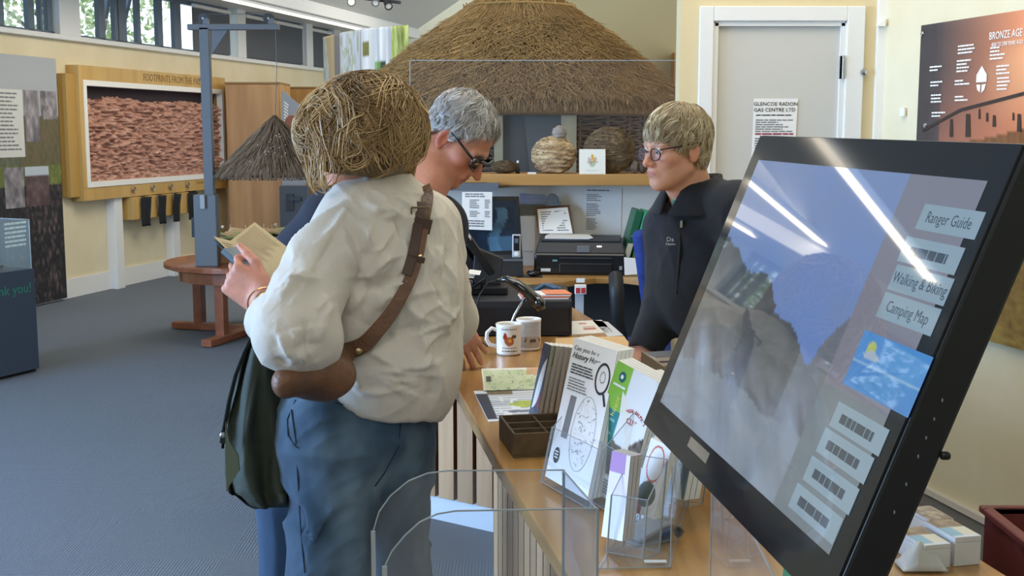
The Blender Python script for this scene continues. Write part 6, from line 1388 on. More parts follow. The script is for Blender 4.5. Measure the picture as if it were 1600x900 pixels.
t=thing('greeting_card','square white card with painted yellow crocuses on the ledge','card',(q[2]+q[3])/2); MB().slab([q[0],q[3],q[2],q[1]],(0,.004,0)).build('card',paper,t); picture('card_print',[p+V(0,-.001,0) for p in q],crocus,50,50,pv,t)
p=aY(809,265,OY-.1); t=thing('small_bottle','tiny dark bottle on the ledge beside the twig nest','bottle',V(p.x,p.y,zl1)); MB().lathe([(0,0),(.012,0),(.013,.03),(.006,.04),(.006,.055),(0,.056)],V(p.x,p.y,zl1),14).build('bottle',black,t,smooth=True); MB().lathe([(0,.07),(.006,.067),(.006,.056)],V(p.x,p.y,zl1),10).build('stopper',white,t)
for k,(u,c1,l) in enumerate(((992,'#7f6d5c','mottled brown seed pod on the ledge nearest the staff woman'),(1004,'#57473a','dark brown seed pod at the ledge end behind the glasses'))):
    p=np.array(aY(u,258,OY-.12)); p[2]=zl1+.034
    vs,fs=surf(lambda P:ell(P,p,(.022,.022,.036))-.002*np.sin(P[:,0]*400),p-.05,p+.05,.005); tag(mesh_np('seed_pod',vs,fs,mat('pod_%d'%k,c1,.7,c2='#3c2f26',scale=50),None),l,'seed pod','seed pods on the ledge')
t=thing('white_card','tiny white label card lying on the ledge before the nest','card',aY(831,269,OY-.16)); p=aY(831,269,OY-.16); MB().bb((p.x-.022,p.y-.02,zl1),(p.x+.022,p.y+.02,zl1+.008)).build('label',paper,t)
# ================================================================ THATCHED HUT
def hut():
    c=V(aY(812,200,8.6).x,8.6,0); Re=1.12; ze=1.70; za=2.60; t=thing('thatched_hut','round wattle hut model with large golden thatched conical roof','hut',c)
    prof=lambda k:(Re*(1-k)**1.0*(1+.10*math.sin(k*math.pi)),ze+(za-ze)*k)   # k 0 eave .. 1 apex
    mb=MB(); pr=[(0.02,ze-.02),(Re*.90,ze-.12),(Re*.985,ze-.10),(Re,ze-.02)]+[prof(k) for k in np.linspace(.03,.97,14)]+[(.0,za)]
    mb.lathe(pr,c,72); th=mb.build('thatch_core',mat('thatch_core','#8a6638',.95,c2='#7a5a30',scale=40),t,smooth=True)
    rg=np.random.default_rng(8); N=17000; k=np.sqrt(1-rg.random(N)) ; k=1-k; k=np.where(k>.97,.97,k); a=rg.uniform(math.pi,2*math.pi,N)+rg.normal(size=N)*.35
    rad=Re*(1-k)*(1+.10*np.sin(k*math.pi)); z=ze+(za-ze)*k; L=rg.uniform(.05,.12,N); S_=5; T=np.zeros((N,S_,3))
    long=(k>.62); L=np.where(long,L*1.9,L)
    sl=np.array([Re,za-ze]);sl/=np.linalg.norm(sl); jit=rg.normal(size=(N,2))*np.where(long,.12,.55)[:,None]; lift=rg.uniform(.002,.022,N)
    for i in range(S_):
        f=i/(S_-1); rr=rad+.012+L*f*sl[0]+(lift*(f))*sl[1]; zz=z+.012-L*f*sl[1]+(lift*f)*sl[0]; aa=a+jit[:,0]*L*f/np.maximum(rr,.15); zz=zz+jit[:,1]*L*f*.25
        T[:,i]=np.stack([c.x+rr*np.cos(aa),c.y+rr*np.sin(aa),zz],1)
    cc=fbm(T[:,0,0]*3,T[:,0,1]*3,T[:,0,2]*5)[:,None]*.6+rg.random((N,1))*.5; col=np.array(srgb('#75603c'))*(1-cc)+np.array(srgb('#c8a56e'))*cc
    vs,fs,cl=strand_mesh(T,rg.uniform(.0016,.0034,N),(col*.9,col*1.15)); mesh_np('thatch_straw',vs,fs,vmat('straw',.85),t,cl,kind='stuff')
    # eave fringe
    N=3200; a=rg.uniform(math.pi,2*math.pi,N); T=np.zeros((N,4,3)); L=rg.uniform(.05,.10,N); r0=Re*rg.uniform(.93,1.0,N)
    for i in range(4): f=i/3; T[:,i]=np.stack([c.x+(r0+.03*f)*np.cos(a+rg.normal(size=N)*.004),c.y+(r0+.03*f)*np.sin(a),ze-.01-L*f],1)
    cc=rg.random((N,1)); col=np.array(srgb('#85683f'))*(1-cc)+np.array(srgb('#cda873'))*cc; vs,fs,cl=strand_mesh(T,rg.uniform(.0016,.003,N),(col,col)); mesh_np('eave_fringe',vs,fs,MATS['straw'],t,cl,kind='stuff')
    rope=mat('rope_twist','#a3834f',.9); kn=MB()
    for kk in(.70,.82,.93):
        pts=[c+V((prof(kk)[0]+.030)*math.cos(x),(prof(kk)[0]+.030)*math.sin(x),prof(kk)[1]+.012) for x in np.linspace(math.pi*.95,math.pi*2.05,40)]; MB().tube(pts,.008,6).build('roof_binding',rope,t)
        for p in pts[::3]: kn.tube([p+V(-.006,0,.02),p+V(0,-.008,0),p+V(.006,0,-.02)],.006,5)
    kn.build('binding_knots',rope,t,kind='stuff')
    # wattle wall with doorway
    Rw=.92; wd=mat('wattle','#6b5540',.9,c2='#4e3d2d',scale=30); wm=MB(); a0,a1=aY(785,200,7.75).x,aY(880,200,7.75).x
    angs=lambda x:math.atan2(-math.sqrt(max(0,Rw*Rw-(x-c.x)**2)),x-c.x)
    A0,A1=angs(a0)-.02,angs(a1)+.02
    for i in range(78):
        z=.25+i*.0185
        for s0,s1 in((-math.pi*1.02,A0),(A1,.06)):
            n=34; wm.tube([c+V((Rw+.016*math.sin((x*13)+i*math.pi))*math.cos(x),(Rw+.016*math.sin(x*13+i*math.pi))*math.sin(x),z+.004*math.sin(x*29+i*2.1)) for x in np.linspace(s0,s1,n)],.0078,5,cap=False)
    wm.build('wattle_rods',wd,t,kind='stuff')
    for x in list(np.arange(-3.1,A0,.24))+list(np.arange(A1+.1,.05,.24)): MB().cyl(c+V(Rw*math.cos(x),Rw*math.sin(x),0),c+V(Rw*math.cos(x),Rw*math.sin(x),1.66),.014,n=7).build('stake',wd,t)
    MB().lathe([(Rw-.07,0),(Rw-.07,1.66)],c,40).build('inner_lining',mat('hut_dark','#2a2622',.9),t)  # darkness inside the hut put into the liner's colour
    pm=mat('door_post','#a59f80',.7,c2='#8f896c',scale=8,stretch=(1,1,.1)); fy=7.66
    p0=aY(772,200,fy).x;p1=aY(786,200,fy).x;p2=aY(877,200,fy).x;p3=aY(901,200,fy).x; zt_=aY(800,143,fy).z;zu=aY(800,150,fy).z
    MB().bb((p0,fy,0),(p1,fy+.06,zt_)).build('door_post',pm,t,bevel=.004); MB().bb((p2,fy,0),(p3,fy+.06,zt_)).build('door_post',pm,t,bevel=.004); MB().bb((p1,fy,zu),(p2,fy+.06,zt_)).build('lintel',pm,t,bevel=.004)
    x0,x1=aY(662,200,fy).x,aY(690,200,fy).x; MB().bb((x0,fy+.1,0),(x1,fy+.16,1.66)).build('wall_post',pm,t,bevel=.004)
    db=mat('door_gap','#3b3f40',.6); MB().bb((p1,fy+.05,0),(p2,fy+.058,zu)).build('doorway_dark',db,t)  # dark sheet across the open doorway, its shade put into the colour
    MB().slab([V(aY(815,150,fy+.045).x,fy+.04,zu),V(aY(834,272,fy).x,fy+.04,1.0),V(p2,fy+.04,1.0),V(p2,fy+.04,zu)],(0,.006,0)).build('door_board',mat('door_board','#4c5050',.6),t)
hut()
# cabinet frame right of the hut
x0=aY(1052,150,10.4).x; struct(MB().bb((x0,10.35,0),(x0+.06,10.58,2.15)).build('trim_oak_post',oak)); struct(MB().bb((x0-.33,10.5,0),(x0,10.58,1.62)).build('trim_dark_panel',mat('panel_slate','#3f474e',.6)))
# ================================================================ LEFT GALLERY WALL
def rLW(u,v,off=0.):
    P0=LW(10,0,off); k=ray(u,v); t=(P0-V(0,0,CH)).dot(LN)/k.dot(LN); return V(0,0,CH)+k*t
def LWq(u0,u1,z0,z1,off): # quad TL,TR,BR,BL on plane
    ya=rLW(u0,205,off).y; yb=rLW(u1,205,off).y; f=lambda y,z:(lambda s:s)(V(XL(y),y,z)+LN*off)
    # find base y so that the offset point has the wanted y
    g=lambda y:y-(LN*off).y
    return [f(g(ya),z1),f(g(yb),z1),f(g(yb),z0),f(g(ya),z0)]
def footprints():
    off=.13; q=LWq(127,354,.86,2.06,off); t=thing('footprint_exhibit','wall-mounted oak frame with red mud footprint cast and carved title','exhibit',sum(q,V(0,0,0))/4)
    dp=-LN*.28; fw_=.085
    def strip(s0,s1,t0,t1,nm,m,d0=0,d1=.05,lab=None):
        p=[quadpt(q,a,b)-LN*d0 for a,b in((s0,t1),(s1,t1),(s1,t0),(s0,t0))]; return MB().slab(p,-LN*(d1-d0)).build(nm,m,t,bevel=.002)
    W=(q[1]-q[0]).length;H=1.20; a=.105/W; b=.17/H; c_=.13/H
    strip(0,1,0,b*.75,'frame_rail',gold); strip(0,1,1-c_*.9,1,'frame_rail',gold); strip(0,a*.55,b*.75,1-c_*.9,'frame_stile',gold); strip(1-a*.45,1,b*.75,1-c_*.9,'frame_stile',gold)
    s0,s1,t0,t1=a*.55,1-a*.45,b*.75,1-c_*.9; iw=.045/W; ih=.05/H
    strip(s0,s1,t0,t0+ih,'inner_frame',white,-.008,.06); strip(s0,s1,t1-ih,t1,'inner_frame',white,-.008,.06); strip(s0,s0+iw,t0+ih,t1-ih,'inner_frame',white,-.008,.06); strip(s1-iw,s1,t0+ih,t1-ih,'inner_frame',white,-.008,.06)
    bx=MB(); p=[quadpt(q,x,y)-LN*.05 for x,y in((.0,1),(1,1),(1,0),(0,0))]
    # side box behind the frame, down to the wall
    bx=MB(); 
    for (x0,x1,y0,y1) in((0,.02,0,1),(.98,1,0,1),(.02,.98,0,.03),(.02,.98,.97,1)):
        p=[quadpt(q,x,y)-LN*.05 for x,y in((x0,y1),(x1,y1),(x1,y0),(x0,y0))]; bx.slab(p,-LN*.075)
    bx.build('box_side',gold,t); p=[quadpt(q,x,y)-LN*.115 for x,y in((.02,.97),(.98,.97),(.98,.03),(.02,.03))]; MB().slab(p,-LN*.008).build('box_back',mat('exhibit_dark','#3a3134',.9),t)
    # side wing
    wq=LWq(106,123,.90,1.98,.09); MB().slab([wq[0],wq[3],wq[2],wq[1]],-LN*.08).build('side_wing',mat('wing_oak','#b58f4c',.5),t)
    # mud cast relief: clustered prints
    S0,S1,T0,T1=s0+iw,s1-iw,t0+ih,t1-ih; nu,nv=300,170; ss=np.linspace(0,1,nu+1)[None,:].repeat(nv+1,0).ravel();tt=np.linspace(0,1,nv+1)[:,None].repeat(nu+1,1).ravel()
    asp=2.4; n1=fbm(ss*30,tt*24,0,2);n2=fbm(ss*62+9,tt*50,3,3);n3=fbm(ss*9,tt*6,7,2); h=(.20*np.abs(n1-.5)*2+.07*n2)*.5-.0; edge=np.clip((tt-.02-.14*n3)*14,0,1); h=(h-.06)+(edge-1)*.12; calm=np.clip((tt-.86)*8,0,1); h=h*(1-calm*.6)-.01*calm
    q0,qx,qy=quadpt(q,S0,T0),quadpt(q,S1,T0)-quadpt(q,S0,T0),quadpt(q,S0,T1)-quadpt(q,S0,T0)
    vs=np.array(q0)+ss[:,None]*np.array(qx)+tt[:,None]*np.array(qy)+np.array(LN)*(h[:,None]-.03)
    i,j=np.meshgrid(np.arange(nu),np.arange(nv)); b0=(j*(nu+1)+i).ravel(); fs=np.stack([b0,b0+nu+1,b0+nu+2,b0+1],1)
    k=np.clip(n2*1.2-.1,0,1)[:,None]; col=np.array(srgb('#8f5f50'))*(1-k)+np.array(srgb('#d8ad98'))*k
    dkm=(edge<.35)[:,None]; col=np.where(dkm,np.array(srgb('#4a3a3c')),col)
    mesh_np('mud_cast',vs,fs,vmat('mud',.9),t,col)
    R=frame(LD,(0,0,1)); text('FOOTPRINTS FROM THE PAST',quadpt(q,.60,.055)+LN*.002,.10,R,mat('carved_letter','#8a6a3c',.7),t,sx=.86)
    for k in range(4):
        c=quadpt(q,.29+.125*k,.945)+LN*.01; rg_=MB().lathe([(.028,0),(.033,.006),(.028,.012),(.022,.006),(.028,0)],c,18,LN).build('ring',mat('ring_steel','#8f8b86',.4,metal=.6),t); MB().lathe([(0,.004),(.014,.003),(.016,0)],c,14,LN).build('ring_centre',MATS['carved_letter'],rg_)
    text('Can you find',quadpt(q,.78,.93)+LN*.002,.045,R,MATS['carved_letter'],t); text('the footprint?',quadpt(q,.92,.93)+LN*.002,.04,R,MATS['carved_letter'],t)
    # oak boxes with black hanging flaps
    t2=thing('flap_boxes','row of four oak boxes with black cloth flaps below the mud cast','exhibit',rLW(250,335,.15))
    fb=mat('flap_black','#202226',.9)
    for k in range(4):
        u=203+k*25; q2=LWq(u,u+14,.64,.855,.16); p=[x for x in q2]; MB().slab([p[0],p[3],p[2],p[1]],-LN*.155).build('box',gold,t2,bevel=.003)
        q3=LWq(u+15,u+25,.68,.855,.10); MB().slab([q3[0],q3[3],q3[2],q3[1]],-LN*.09).build('opening',white if k<2 else fb,t2)
        q3=LWq(u+13,u+29,.57,.85,.18); A_,B_,C_,D_=q3; mb=MB(); mb.grid(lambda a,b,A_=A_,B_=B_,C_=C_,D_=D_,k=k:A_.lerp(B_,a*(1-.25*b)+(.12*math.sin(b*5+k)*b)).lerp(D_.lerp(C_,a*(.8)+.1*math.sin(k*2)),b)+LN*(.015*math.sin(a*9+k)),8,10); mb.build('cloth_flap',fb,t2,smooth=True,thick=.004)
footprints()
def leftposter():
    off=.06; q=LWq(-14,92,0.02,2.10,off); q[0]=q[0]; t=thing('information_panel','tall photo-covered information panel with dark rocks left of the footprint frame','poster',(q[2]+q[3])/2)
    MB().slab([q[0],q[3],q[2],q[1]],-LN*.03).build('board',mat('panel_edge','#8f8f8c',.6),t)
    def im(s,t_):
        n=float(fbm(s*10,t_*13)); m=float(abs(fbm(s*26,t_*30)-.5)*2.2)+.25*n
        if t_<.24: c=(.66,.68,.69)
        elif t_<.44: c=mixc((.44,.38,.28),(.30,.33,.20),m) if s>.4 else mixc((.3,.33,.25),(.45,.46,.36),m)
        elif t_<.52: c=mixc((.34,.38,.16),(.52,.56,.30),m)
        else: c=mixc((.10,.10,.11),(.46,.38,.36),m*1.6-.42)
        return c
    picture('print',q,im,90,150,pv,t,.002)
    def sub(s0,s1,t0,t1,fn,nm='photo_print'):
        p=[quadpt(q,a,b)+LN*.004 for a,b in((s0,t0),(s1,t0),(s1,t1),(s0,t1))]; picture(nm,p,fn,18,20,pv,t); return p
    p=sub(.0,.46,.135,.40,lambda s,t_:(.82,.82,.80)); lines(p,.05,.9,.05,.93,15,ink,t,.4,.3)
    g=lambda sd:(lambda s,t_:mixc((.25,.24,.26),(.78,.75,.76),float(fbm(s*5+sd,t_*5+sd))))
    sub(.48,.70,.135,.34,g(1)); sub(.73,.98,.135,.25,g(5)); sub(.14,.42,.44,.60,g(9)); sub(.44,.80,.44,.60,lambda s,t_:(.72,.76,.80) if t_<.25 else mixc((.22,.16,.16),(.48,.40,.40),float(fbm(s*6,t_*6))))
    lines(q,.10,.42,.655,.76,6,paper,t,.5,.1,off=.005)
leftposter()
def donation():
    a=aZ(0,595,0);b=aZ(62,580,0); d=(b-a).normalized(); L=.62; n=V(-d.y,d.x,0); a=b-d*L; zt_=aY(57,419,b.y).z; t=thing('donation_box','dark blue donation box with clear top case and green thank you lettering','donation box',(a+b)/2+n*.25)
    m=mat('donation_blue','#3c4a5c',.6); f=[a,b,b+n*.5,a+n*.5]; MB().hexa([p+V(0,0,.02) for p in f]+[p+V(0,0,zt_) for p in f]).build('cabinet',m,t,bevel=.003); MB().hexa([p+(n*.03)+V(0,0,0) for p in f]+[p+n*.03+V(0,0,.02) for p in f]).build('base',black,t)
    z2=zt_+.30; g=glassmat('case_glass',(.90,.95,.94),.10); i=.012
    cs=[a+d*i+n*i,b-d*i+n*i,b-d*i+n*(.5-i),a+d*i+n*(.5-i)]
    for k in range(4): p,q_=cs[k],cs[(k+1)%4]; MB().slab([p+V(0,0,zt_),q_+V(0,0,zt_),q_+V(0,0,z2),p+V(0,0,z2)],(q_-p).cross(V(0,0,1)).normalized()*-.005).build('case_side',g,t)
    e=MB()
    for k in range(4): p,q_=cs[k],cs[(k+1)%4]; e.bar(p+V(0,0,z2),q_+V(0,0,z2),.006,.006); e.bar(p+V(0,0,zt_),p+V(0,0,z2),.006,.006)
    e.build('case_edges',acryl_edge,t)
    # embossed inner panel of raised studs
    bp=MB(); bp.slab([cs[3]+V(0,0,zt_)-n*.02,cs[2]+V(0,0,zt_)-n*.02,cs[2]+V(0,0,z2-.02)-n*.02,cs[3]+V(0,0,z2-.02)-n*.02],n*.006).build('studded_panel',mat('stud_grey','#8f9794',.4),t)
    st=MB()
    for i_ in range(24):
        for j in range(10): c=cs[3]+d*(.012+.025*i_)-n*.022+V(0,0,zt_+.02+.026*j); st.lathe([(0,.006),(.006,.004),(.009,0)],c,6,-n)
    st.build('studs',mat('stud_light','#b4bab6',.35),t,kind='stuff')
    rg=random.Random(2); 
    for k in range(14): c=cs[0]+d*rg.uniform(.05,.5)+n*rg.uniform(.05,.35)+V(0,0,zt_+.004+.012*rg.random()); MB().box(c,(.12,.065,.0015),(rg.uniform(-.2,.2),rg.uniform(-.3,.3),rg.uniform(0,3))).build('banknote',mat('note_%d'%(k%3),['#5f9a86','#9aa88f','#b0907c'][k%3],.7),t)
    text('Thank you!',b-d*.225+V(0,0,zt_-.115)-n*.0015,.085,frame(d,(0,0,1)),mat('letters_green','#2b8f76',.5),t)
donation()
# oak cabinets
def cab(name,label,u0,u1,Y,z,dx=0,depth=.6,m=oak):
    a=aY(u0,200,Y).x;b=aY(u1,200,Y).x; t=thing(name,label,'cabinet',V((a+b)/2,Y+depth/2,0)); MB().bb((a,Y,0),(b,Y+depth,z)).build('carcass',m,t,bevel=.004); MB().bb((a+.01,Y-.012,.05),(b-.01,Y-.001,z-.01)).build('front_panel',m,t,bevel=.003); MB().bb((a-.004,Y-.015,z),(b+.004,Y+depth,z+.018)).build('top_board',mat('oak_dark','#8f6b38',.5),t); return t
cab('tall_cabinet','tall plain oak cabinet right of the footprint frame behind the thatch cone',354,439,13.0,aY(400,131,13.0).z)
cab('tall_cabinet','further oak cabinet partly hidden behind the hanging grey poster',441,505,14.2,aY(450,138,14.2).z)
t,q=wallsheet('hanging_poster','tall grey-blue display poster with brown spots beside the oak cabinet','poster',[(440,140),(478,172),(478,430),(441,430)],12.8,m=mat('poster_bluegrey','#8d939c',.6),th=.02)
for (s,tt,r) in ((.42,.135,.035),(.78,.13,.03),(.8,.18,.02)): MB().lathe([(0,.003),(r*2.2,.002),(r*2.2,0)],quadpt(q,s,tt)+V(0,-.001,0),18,(0,-1,0)).build('brown_spot',mat('spot_brown','#8a5644',.7),t)
lines(q,.1,.3,.05,.25,12,paper,t,.5,.2,off=.003)
t=thing('dark_equipment','dark grey boxed equipment under the hanging poster','equipment',aZ(460,430,.4)); p=aY(459,320,12.6); MB().bb((p.x-.13,12.5,0),(p.x+.16,12.7,p.z+.2)).build('housing',mat('slate_box','#3f454d',.5),t,bevel=.005); MB().bb((p.x-.06,12.48,p.z-.05),(p.x+.02,12.5,p.z+.12)).build('panel',dark,t); MB().bb((p.x-.03,12.47,p.z+.05),(p.x+.1,12.5,p.z+.09)).build('bracket',black,t)
# ================================================================ ROUND TABLE, MODEL AND LIFTING GANTRY
def table():
    zc=.55; c=aZ(412,425,zc); c=V(-1.92,8.72,0); t=thing('round_table','round reddish wooden table with cross feet under the model village','table',c); rw=mat('red_wood','#9a5a3a',.35,c2='#824a2f',scale=10,stretch=(1,.2,1),coat=.3)
    zt_=.545; R_=.62; MB().lathe([(0,zt_-.04),(R_-.03,zt_-.045),(R_,zt_-.035),(R_,zt_-.008),(R_-.01,zt_),(0,zt_)],c,56).build('table_top',rw,t,smooth=False)
    MB().lathe([(R_-.10,zt_-.13),(R_-.10,zt_-.045)],c,40).build('apron',rw,t)
    for k in range(4):
        a=math.pi*.25+k*math.pi/2+.5; d=V(math.cos(a),math.sin(a),0); MB().box(c+d*.44+V(0,0,(zt_-.05)/2+.02),(.07,.07,zt_-.09),a).build('leg',rw,t,bevel=.004); MB().box(c+d*.35+V(0,0,.03),(.62,.08,.05),a).build('foot',rw,t,bevel=.004)
    # tray model
    m=thing('model_village','square landscape model on stepped card trays with green fields on round table','model',c+V(0,0,zt_)); cd=mat('card_tan','#b89068',.7,c2='#a57f59',scale=12)
    a=0; 
    c=c+V(.10,.10,0); MB().box(c+V(.02,.02,zt_+.055),(.82,.74,.11),.05).build('model_base',cd,m,bevel=.003); MB().box(c+V(.03,.05,zt_+.135),(.76,.66,.05),.05).build('model_step',cd,m,bevel=.003)
    gr=mb=MB(); mb.grid(lambda s,r:c+V(-.34+s*.72,-.22+r*.54,zt_+.165+.05*float(fbm(s*5,r*5))),40,30); mb.build('model_ground',mat('model_green','#7c9460',.95,c2='#b59a78',scale=7,contrast=(.42,.55)),m)
    rg=random.Random(6)
    for k in range(9): x,y=rg.uniform(-.3,.35),rg.uniform(-.15,.28); p=c+V(x,y,zt_+.19); MB().cyl(p,p+V(0,0,.05),.002,n=5).build('pin',trimwhite,m); 
    for k,(x,y) in enumerate(((-.30,-.1),(0.05,.1),(.30,.0))): p=c+V(x,y,zt_+.24); MB().lathe([(0,.012),(.010,.006),(.012,0),(.008,-.008),(0,-.01)],p,10).build('marker_ball',white,m)
    for k in range(6): p=c+V(-.34+.13*k,-.24,zt_+.172); MB().box(p,(.13,.06,.012),.05+rg.uniform(-.1,.1)).build('card_tile',mat('tile_%d'%(k%2),['#c9b79a','#9fb07c'][k%2],.8),m)
    return c,zt_
tc_,tz=table()
def gantry():
    Y=8.30; st=mat('gantry_grey','#5c6064',.4); x=aY(325,205,Y).x; zt_=aY(325,43,Y).z; zb=.5455; t=thing('lifting_gantry','grey steel gantry post with crossbar and pulleys holding the thatch cone','gantry',V(x,Y,zb))
    MB().bb((x-.033,Y-.03,zb+.001),(x+.033,Y+.03,zt_)).build('post',st,t,bevel=.004); xa=aY(294,43,Y).x;xb=aY(436,43,Y).x; z1=aY(300,38,Y).z;z0=aY(300,47,Y).z
    MB().bb((xa,Y-.03,z0),(xb,Y+.03,z1)).build('crossbar',st,t,bevel=.003)
    g=[V(aY(331,48,Y).x,Y-.01,z0),V(aY(331,86,Y).x,Y-.01,aY(331,86,Y).z),V(aY(356,48,Y).x,Y-.01,z0)]; MB().slab(g,(0,.02,0)).build('gusset',st,t)
    g=[V(aY(319,114,Y).x,Y-.01,aY(319,114,Y).z),V(aY(310,126,Y).x,Y-.01,aY(319,126,Y).z),V(aY(319,126,Y).x,Y-.01,aY(319,126,Y).z)]; MB().slab(g,(0,.02,0)).build('lower_gusset',st,t)
    for u in(318,420):
        p=aY(u,29,Y); w=MB(); w.lathe([(0,-.018),(.036,-.018),(.036,-.012),(.024,-.004),(.024,.004),(.036,.012),(.036,.018),(0,.018)],p,24,(0,1,0)); w.build('pulley_wheel',mat('pulley_black','#25282c',.35),t); MB().bb((p.x+.0,Y-.024,z1),(p.x+.034,Y+.024,p.z)).build('pulley_bracket',st,t); MB().cyl(p+V(0,-.026,0),p+V(0,.026,0),.007,n=8).build('axle',chrome,t)
    pw=aY(420,22,Y); cone=aY(430,179,Y+.15)
    wr=MB(); wr.tube([aY(318,22,Y),pw],.0022,5); xr_=aY(430,30,Y); wr.tube([aY(430,28,Y),V(aY(430,100,Y).x,Y+.05,1.9),V(cone.x,cone.y,cone.z)],.0022,5); p=aY(311,30,Y); wr.tube([p,V(p.x,Y,aY(311,300,Y).z)],.0022,5); wr.build('cable',steel,t)
    x0,x1=aY(306,350,Y).x,aY(341,350,Y).x; z1=aY(320,304,Y).z
    cw=MB(); cw.bb((x0,Y-.05,zb),(x1,Y+.05,z1)); cw.build('counterweight_case',mat('case_grey','#666a6d',.45),t,bevel=.005)
    MB().bb((aY(318,350,Y).x,Y-.075,aY(320,325,Y).z),(aY(325,350,Y).x,Y-.05,z1)).build('latch_plate',mat('latch_grey','#9a9fa2',.4),t)
    MB().bb((x0-.02,Y-.04,aY(300,370,Y).z),(x0,Y+.02,aY(300,340,Y).z)).build('side_handle',black,t)
gantry()
def cone():
    Y=8.46; ap=aY(429,180,Y); l=aY(339,272,Y);r=aY(520,282,Y); R_=(r.x-l.x)/2; c=V(ap.x,Y,l.z+.0); H=ap.z-c.z; t=thing('thatch_cone','small dark brown thatched cone roof hanging over the table model','thatch cone',c); rg=np.random.default_rng(12)
    MB().lathe([(0,.01),(R_*.95,-.012),(R_,.01),(R_*.5,H*.47),(.01,H)],c,40).build('cone_core',mat('cone_core','#4a3a2c',.95),t,smooth=True)
    N=3800; k=1-np.sqrt(rg.random(N)*.999); a=rg.uniform(0,2*math.pi,N); rad=R_*(1-k); z=H*k; L=rg.uniform(.08,.17,N); T=np.zeros((N,5,3)); sl=np.array([R_,H])/math.hypot(R_,H); lift=rg.uniform(0,.014,N); ja=rg.normal(size=N)*.10
    for i in range(5):
        f=i/4; rr=np.minimum(rad+.006+L*f*sl[0],R_+.03)+lift*f*sl[1]; zz=np.maximum(z+.006-L*f*sl[1],-.03)+lift*f*sl[0]; aa=a+ja*L*f/np.maximum(rr,.08); T[:,i]=np.stack([c.x+rr*np.cos(aa),c.y+rr*np.sin(aa),c.z+zz],1)
    cc=rg.random((N,1)); col=np.array(srgb('#544436'))*(1-cc)+np.array(srgb('#9c8a74'))*cc; vs,fs,cl=strand_mesh(T,rg.uniform(.0016,.0040,N),(col,col*.85)); mesh_np('cone_straw',vs,fs,MATS['straw'],t,cl,kind='stuff')
    sp=MB(); 
    for k in range(22): f=rg.uniform(.15,.75); a_=rg.normal(-math.pi/2+.15,.25); sp.lathe([(0,.004),(.004,0),(0,-.004)],c+V((R_*(1-f)+.02)*math.cos(a_),(R_*(1-f)+.02)*math.sin(a_),H*f+.02),6)
    sp.build('bright_seeds',mat('seed_white','#efe6d2',.4),t,kind='stuff')
cone()
# curved printed banner wall
def banner():
    Y0=11.2; t=thing('curved_banner','tall curved display banner printed with pale blue and green woodland stripes','banner',V(aY(575,205,11.4).x,11.4,0)); pts=[(508,12.2),(520,11.9),(540,11.55),(565,11.3),(590,11.15),(615,11.1),(640,11.2)]
    us=np.array([p[0] for p in pts]);ys=np.array([p[1] for p in pts]); vt=lambda u:np.interp(u,[508,540,575,600,640],[58,50,44,42,39]); mb=MB(); nu,nv=150,90; cs=[]
    for j in range(nv+1):
        for i in range(nu+1):
            u=508+(640-508)*i/nu; Y=float(np.interp(u,us,ys))+.02*math.sin(u*.35); P=aY(u,205,Y); zt_=aY(u,float(vt(u)),Y).z; P.z=.02+(zt_-.02)*(j/nv); mb.v.append(tuple(P)); T_=1-j/nv; s=i/nu
            n=float(fbm(s*16,T_*3)); m=float(fbm(s*60,T_*26)); 
            if s<.13: c=(.72,.66,.52) if s>.03+.25*T_ else mixc((.55,.62,.62),(.85,.88,.86),m)
            elif s<.20: c=(.50,.50,.52)
            elif s<.80: c=mixc((.58,.63,.72),(.84,.88,.90),n*1.5-.25); c=mixc(c,(.50,.58,.38),.5*(m>.56)*(.2<s<.42))
            else: c=mixc((.40,.50,.26),(.78,.82,.52),m*1.5-.25)
            if .46<s<.54 and .055<T_<.105: c=mixc((.45,.48,.2),(.3,.3,.15),m)
            if .60<s<.73 and .13<T_<.19: c=(.20,.27,.22) if s>.66 else (.45,.62,.40)
            if .435<s<.445: c=(.42,.42,.45)
            cs.append(srgb(c))
    mb.f=[(j*(nu+1)+i,j*(nu+1)+i+1,(j+1)*(nu+1)+i+1,(j+1)*(nu+1)+i) for j in range(nv) for i in range(nu)]; mb.m=[0]*len(mb.f); mb.c=cs; mb.build('printed_fabric',pv,t,smooth=True,thick=.006)
banner()
# track spotlights under the sloping ceiling
def spots():
    Y=11.0
    a=aY(520,-8,Y+.6);b=aY(625,4,Y+.2); tr=thing('light_track','short dark ceiling light track carrying the spotlights','light track',(a+b)/2); MB().bar(a,b,.03,.03).build('track',dark,tr); MB().cyl((a+b)/2,(a+b)/2+V(0,0,.5),.008,n=8).build('hanger',dark,tr)
    for k,(u0,v0,u1,v1,on) in enumerate(((549,-2,549,12,1),(590,-4,580,20,0),(604,2,613,24,0))):
        p=aY(u0,v0,Y+.3);q=aY(u1,v1,Y); t=thing('spotlight',['lit spotlight leftmost on the ceiling track','grey spotlight in the middle of the ceiling track','black spotlight rightmost on the ceiling track'][k],'light',(p+q)/2,'ceiling track spotlights')
        d=(q-p).normalized(); m=p+d*.03; MB().lathe([(0,0),(.030,.004),(.034,.03),(.034,.11),(.038,.13),(.030,.13),(.028,.115)],p,20,d).build('barrel',dark if k!=1 else steel,t); MB().lathe([(0,.116),(.028,.117)],p,16,d).build('lamp_face',ledm if on else mat('lamp_off','#c9c9c4',.3),t)
        j=a.lerp(b,.28 if k==0 else .6+.25*(k-1)); MB().bar(p+d*.02,j,.012,.012).build('yoke',dark,t)
spots()
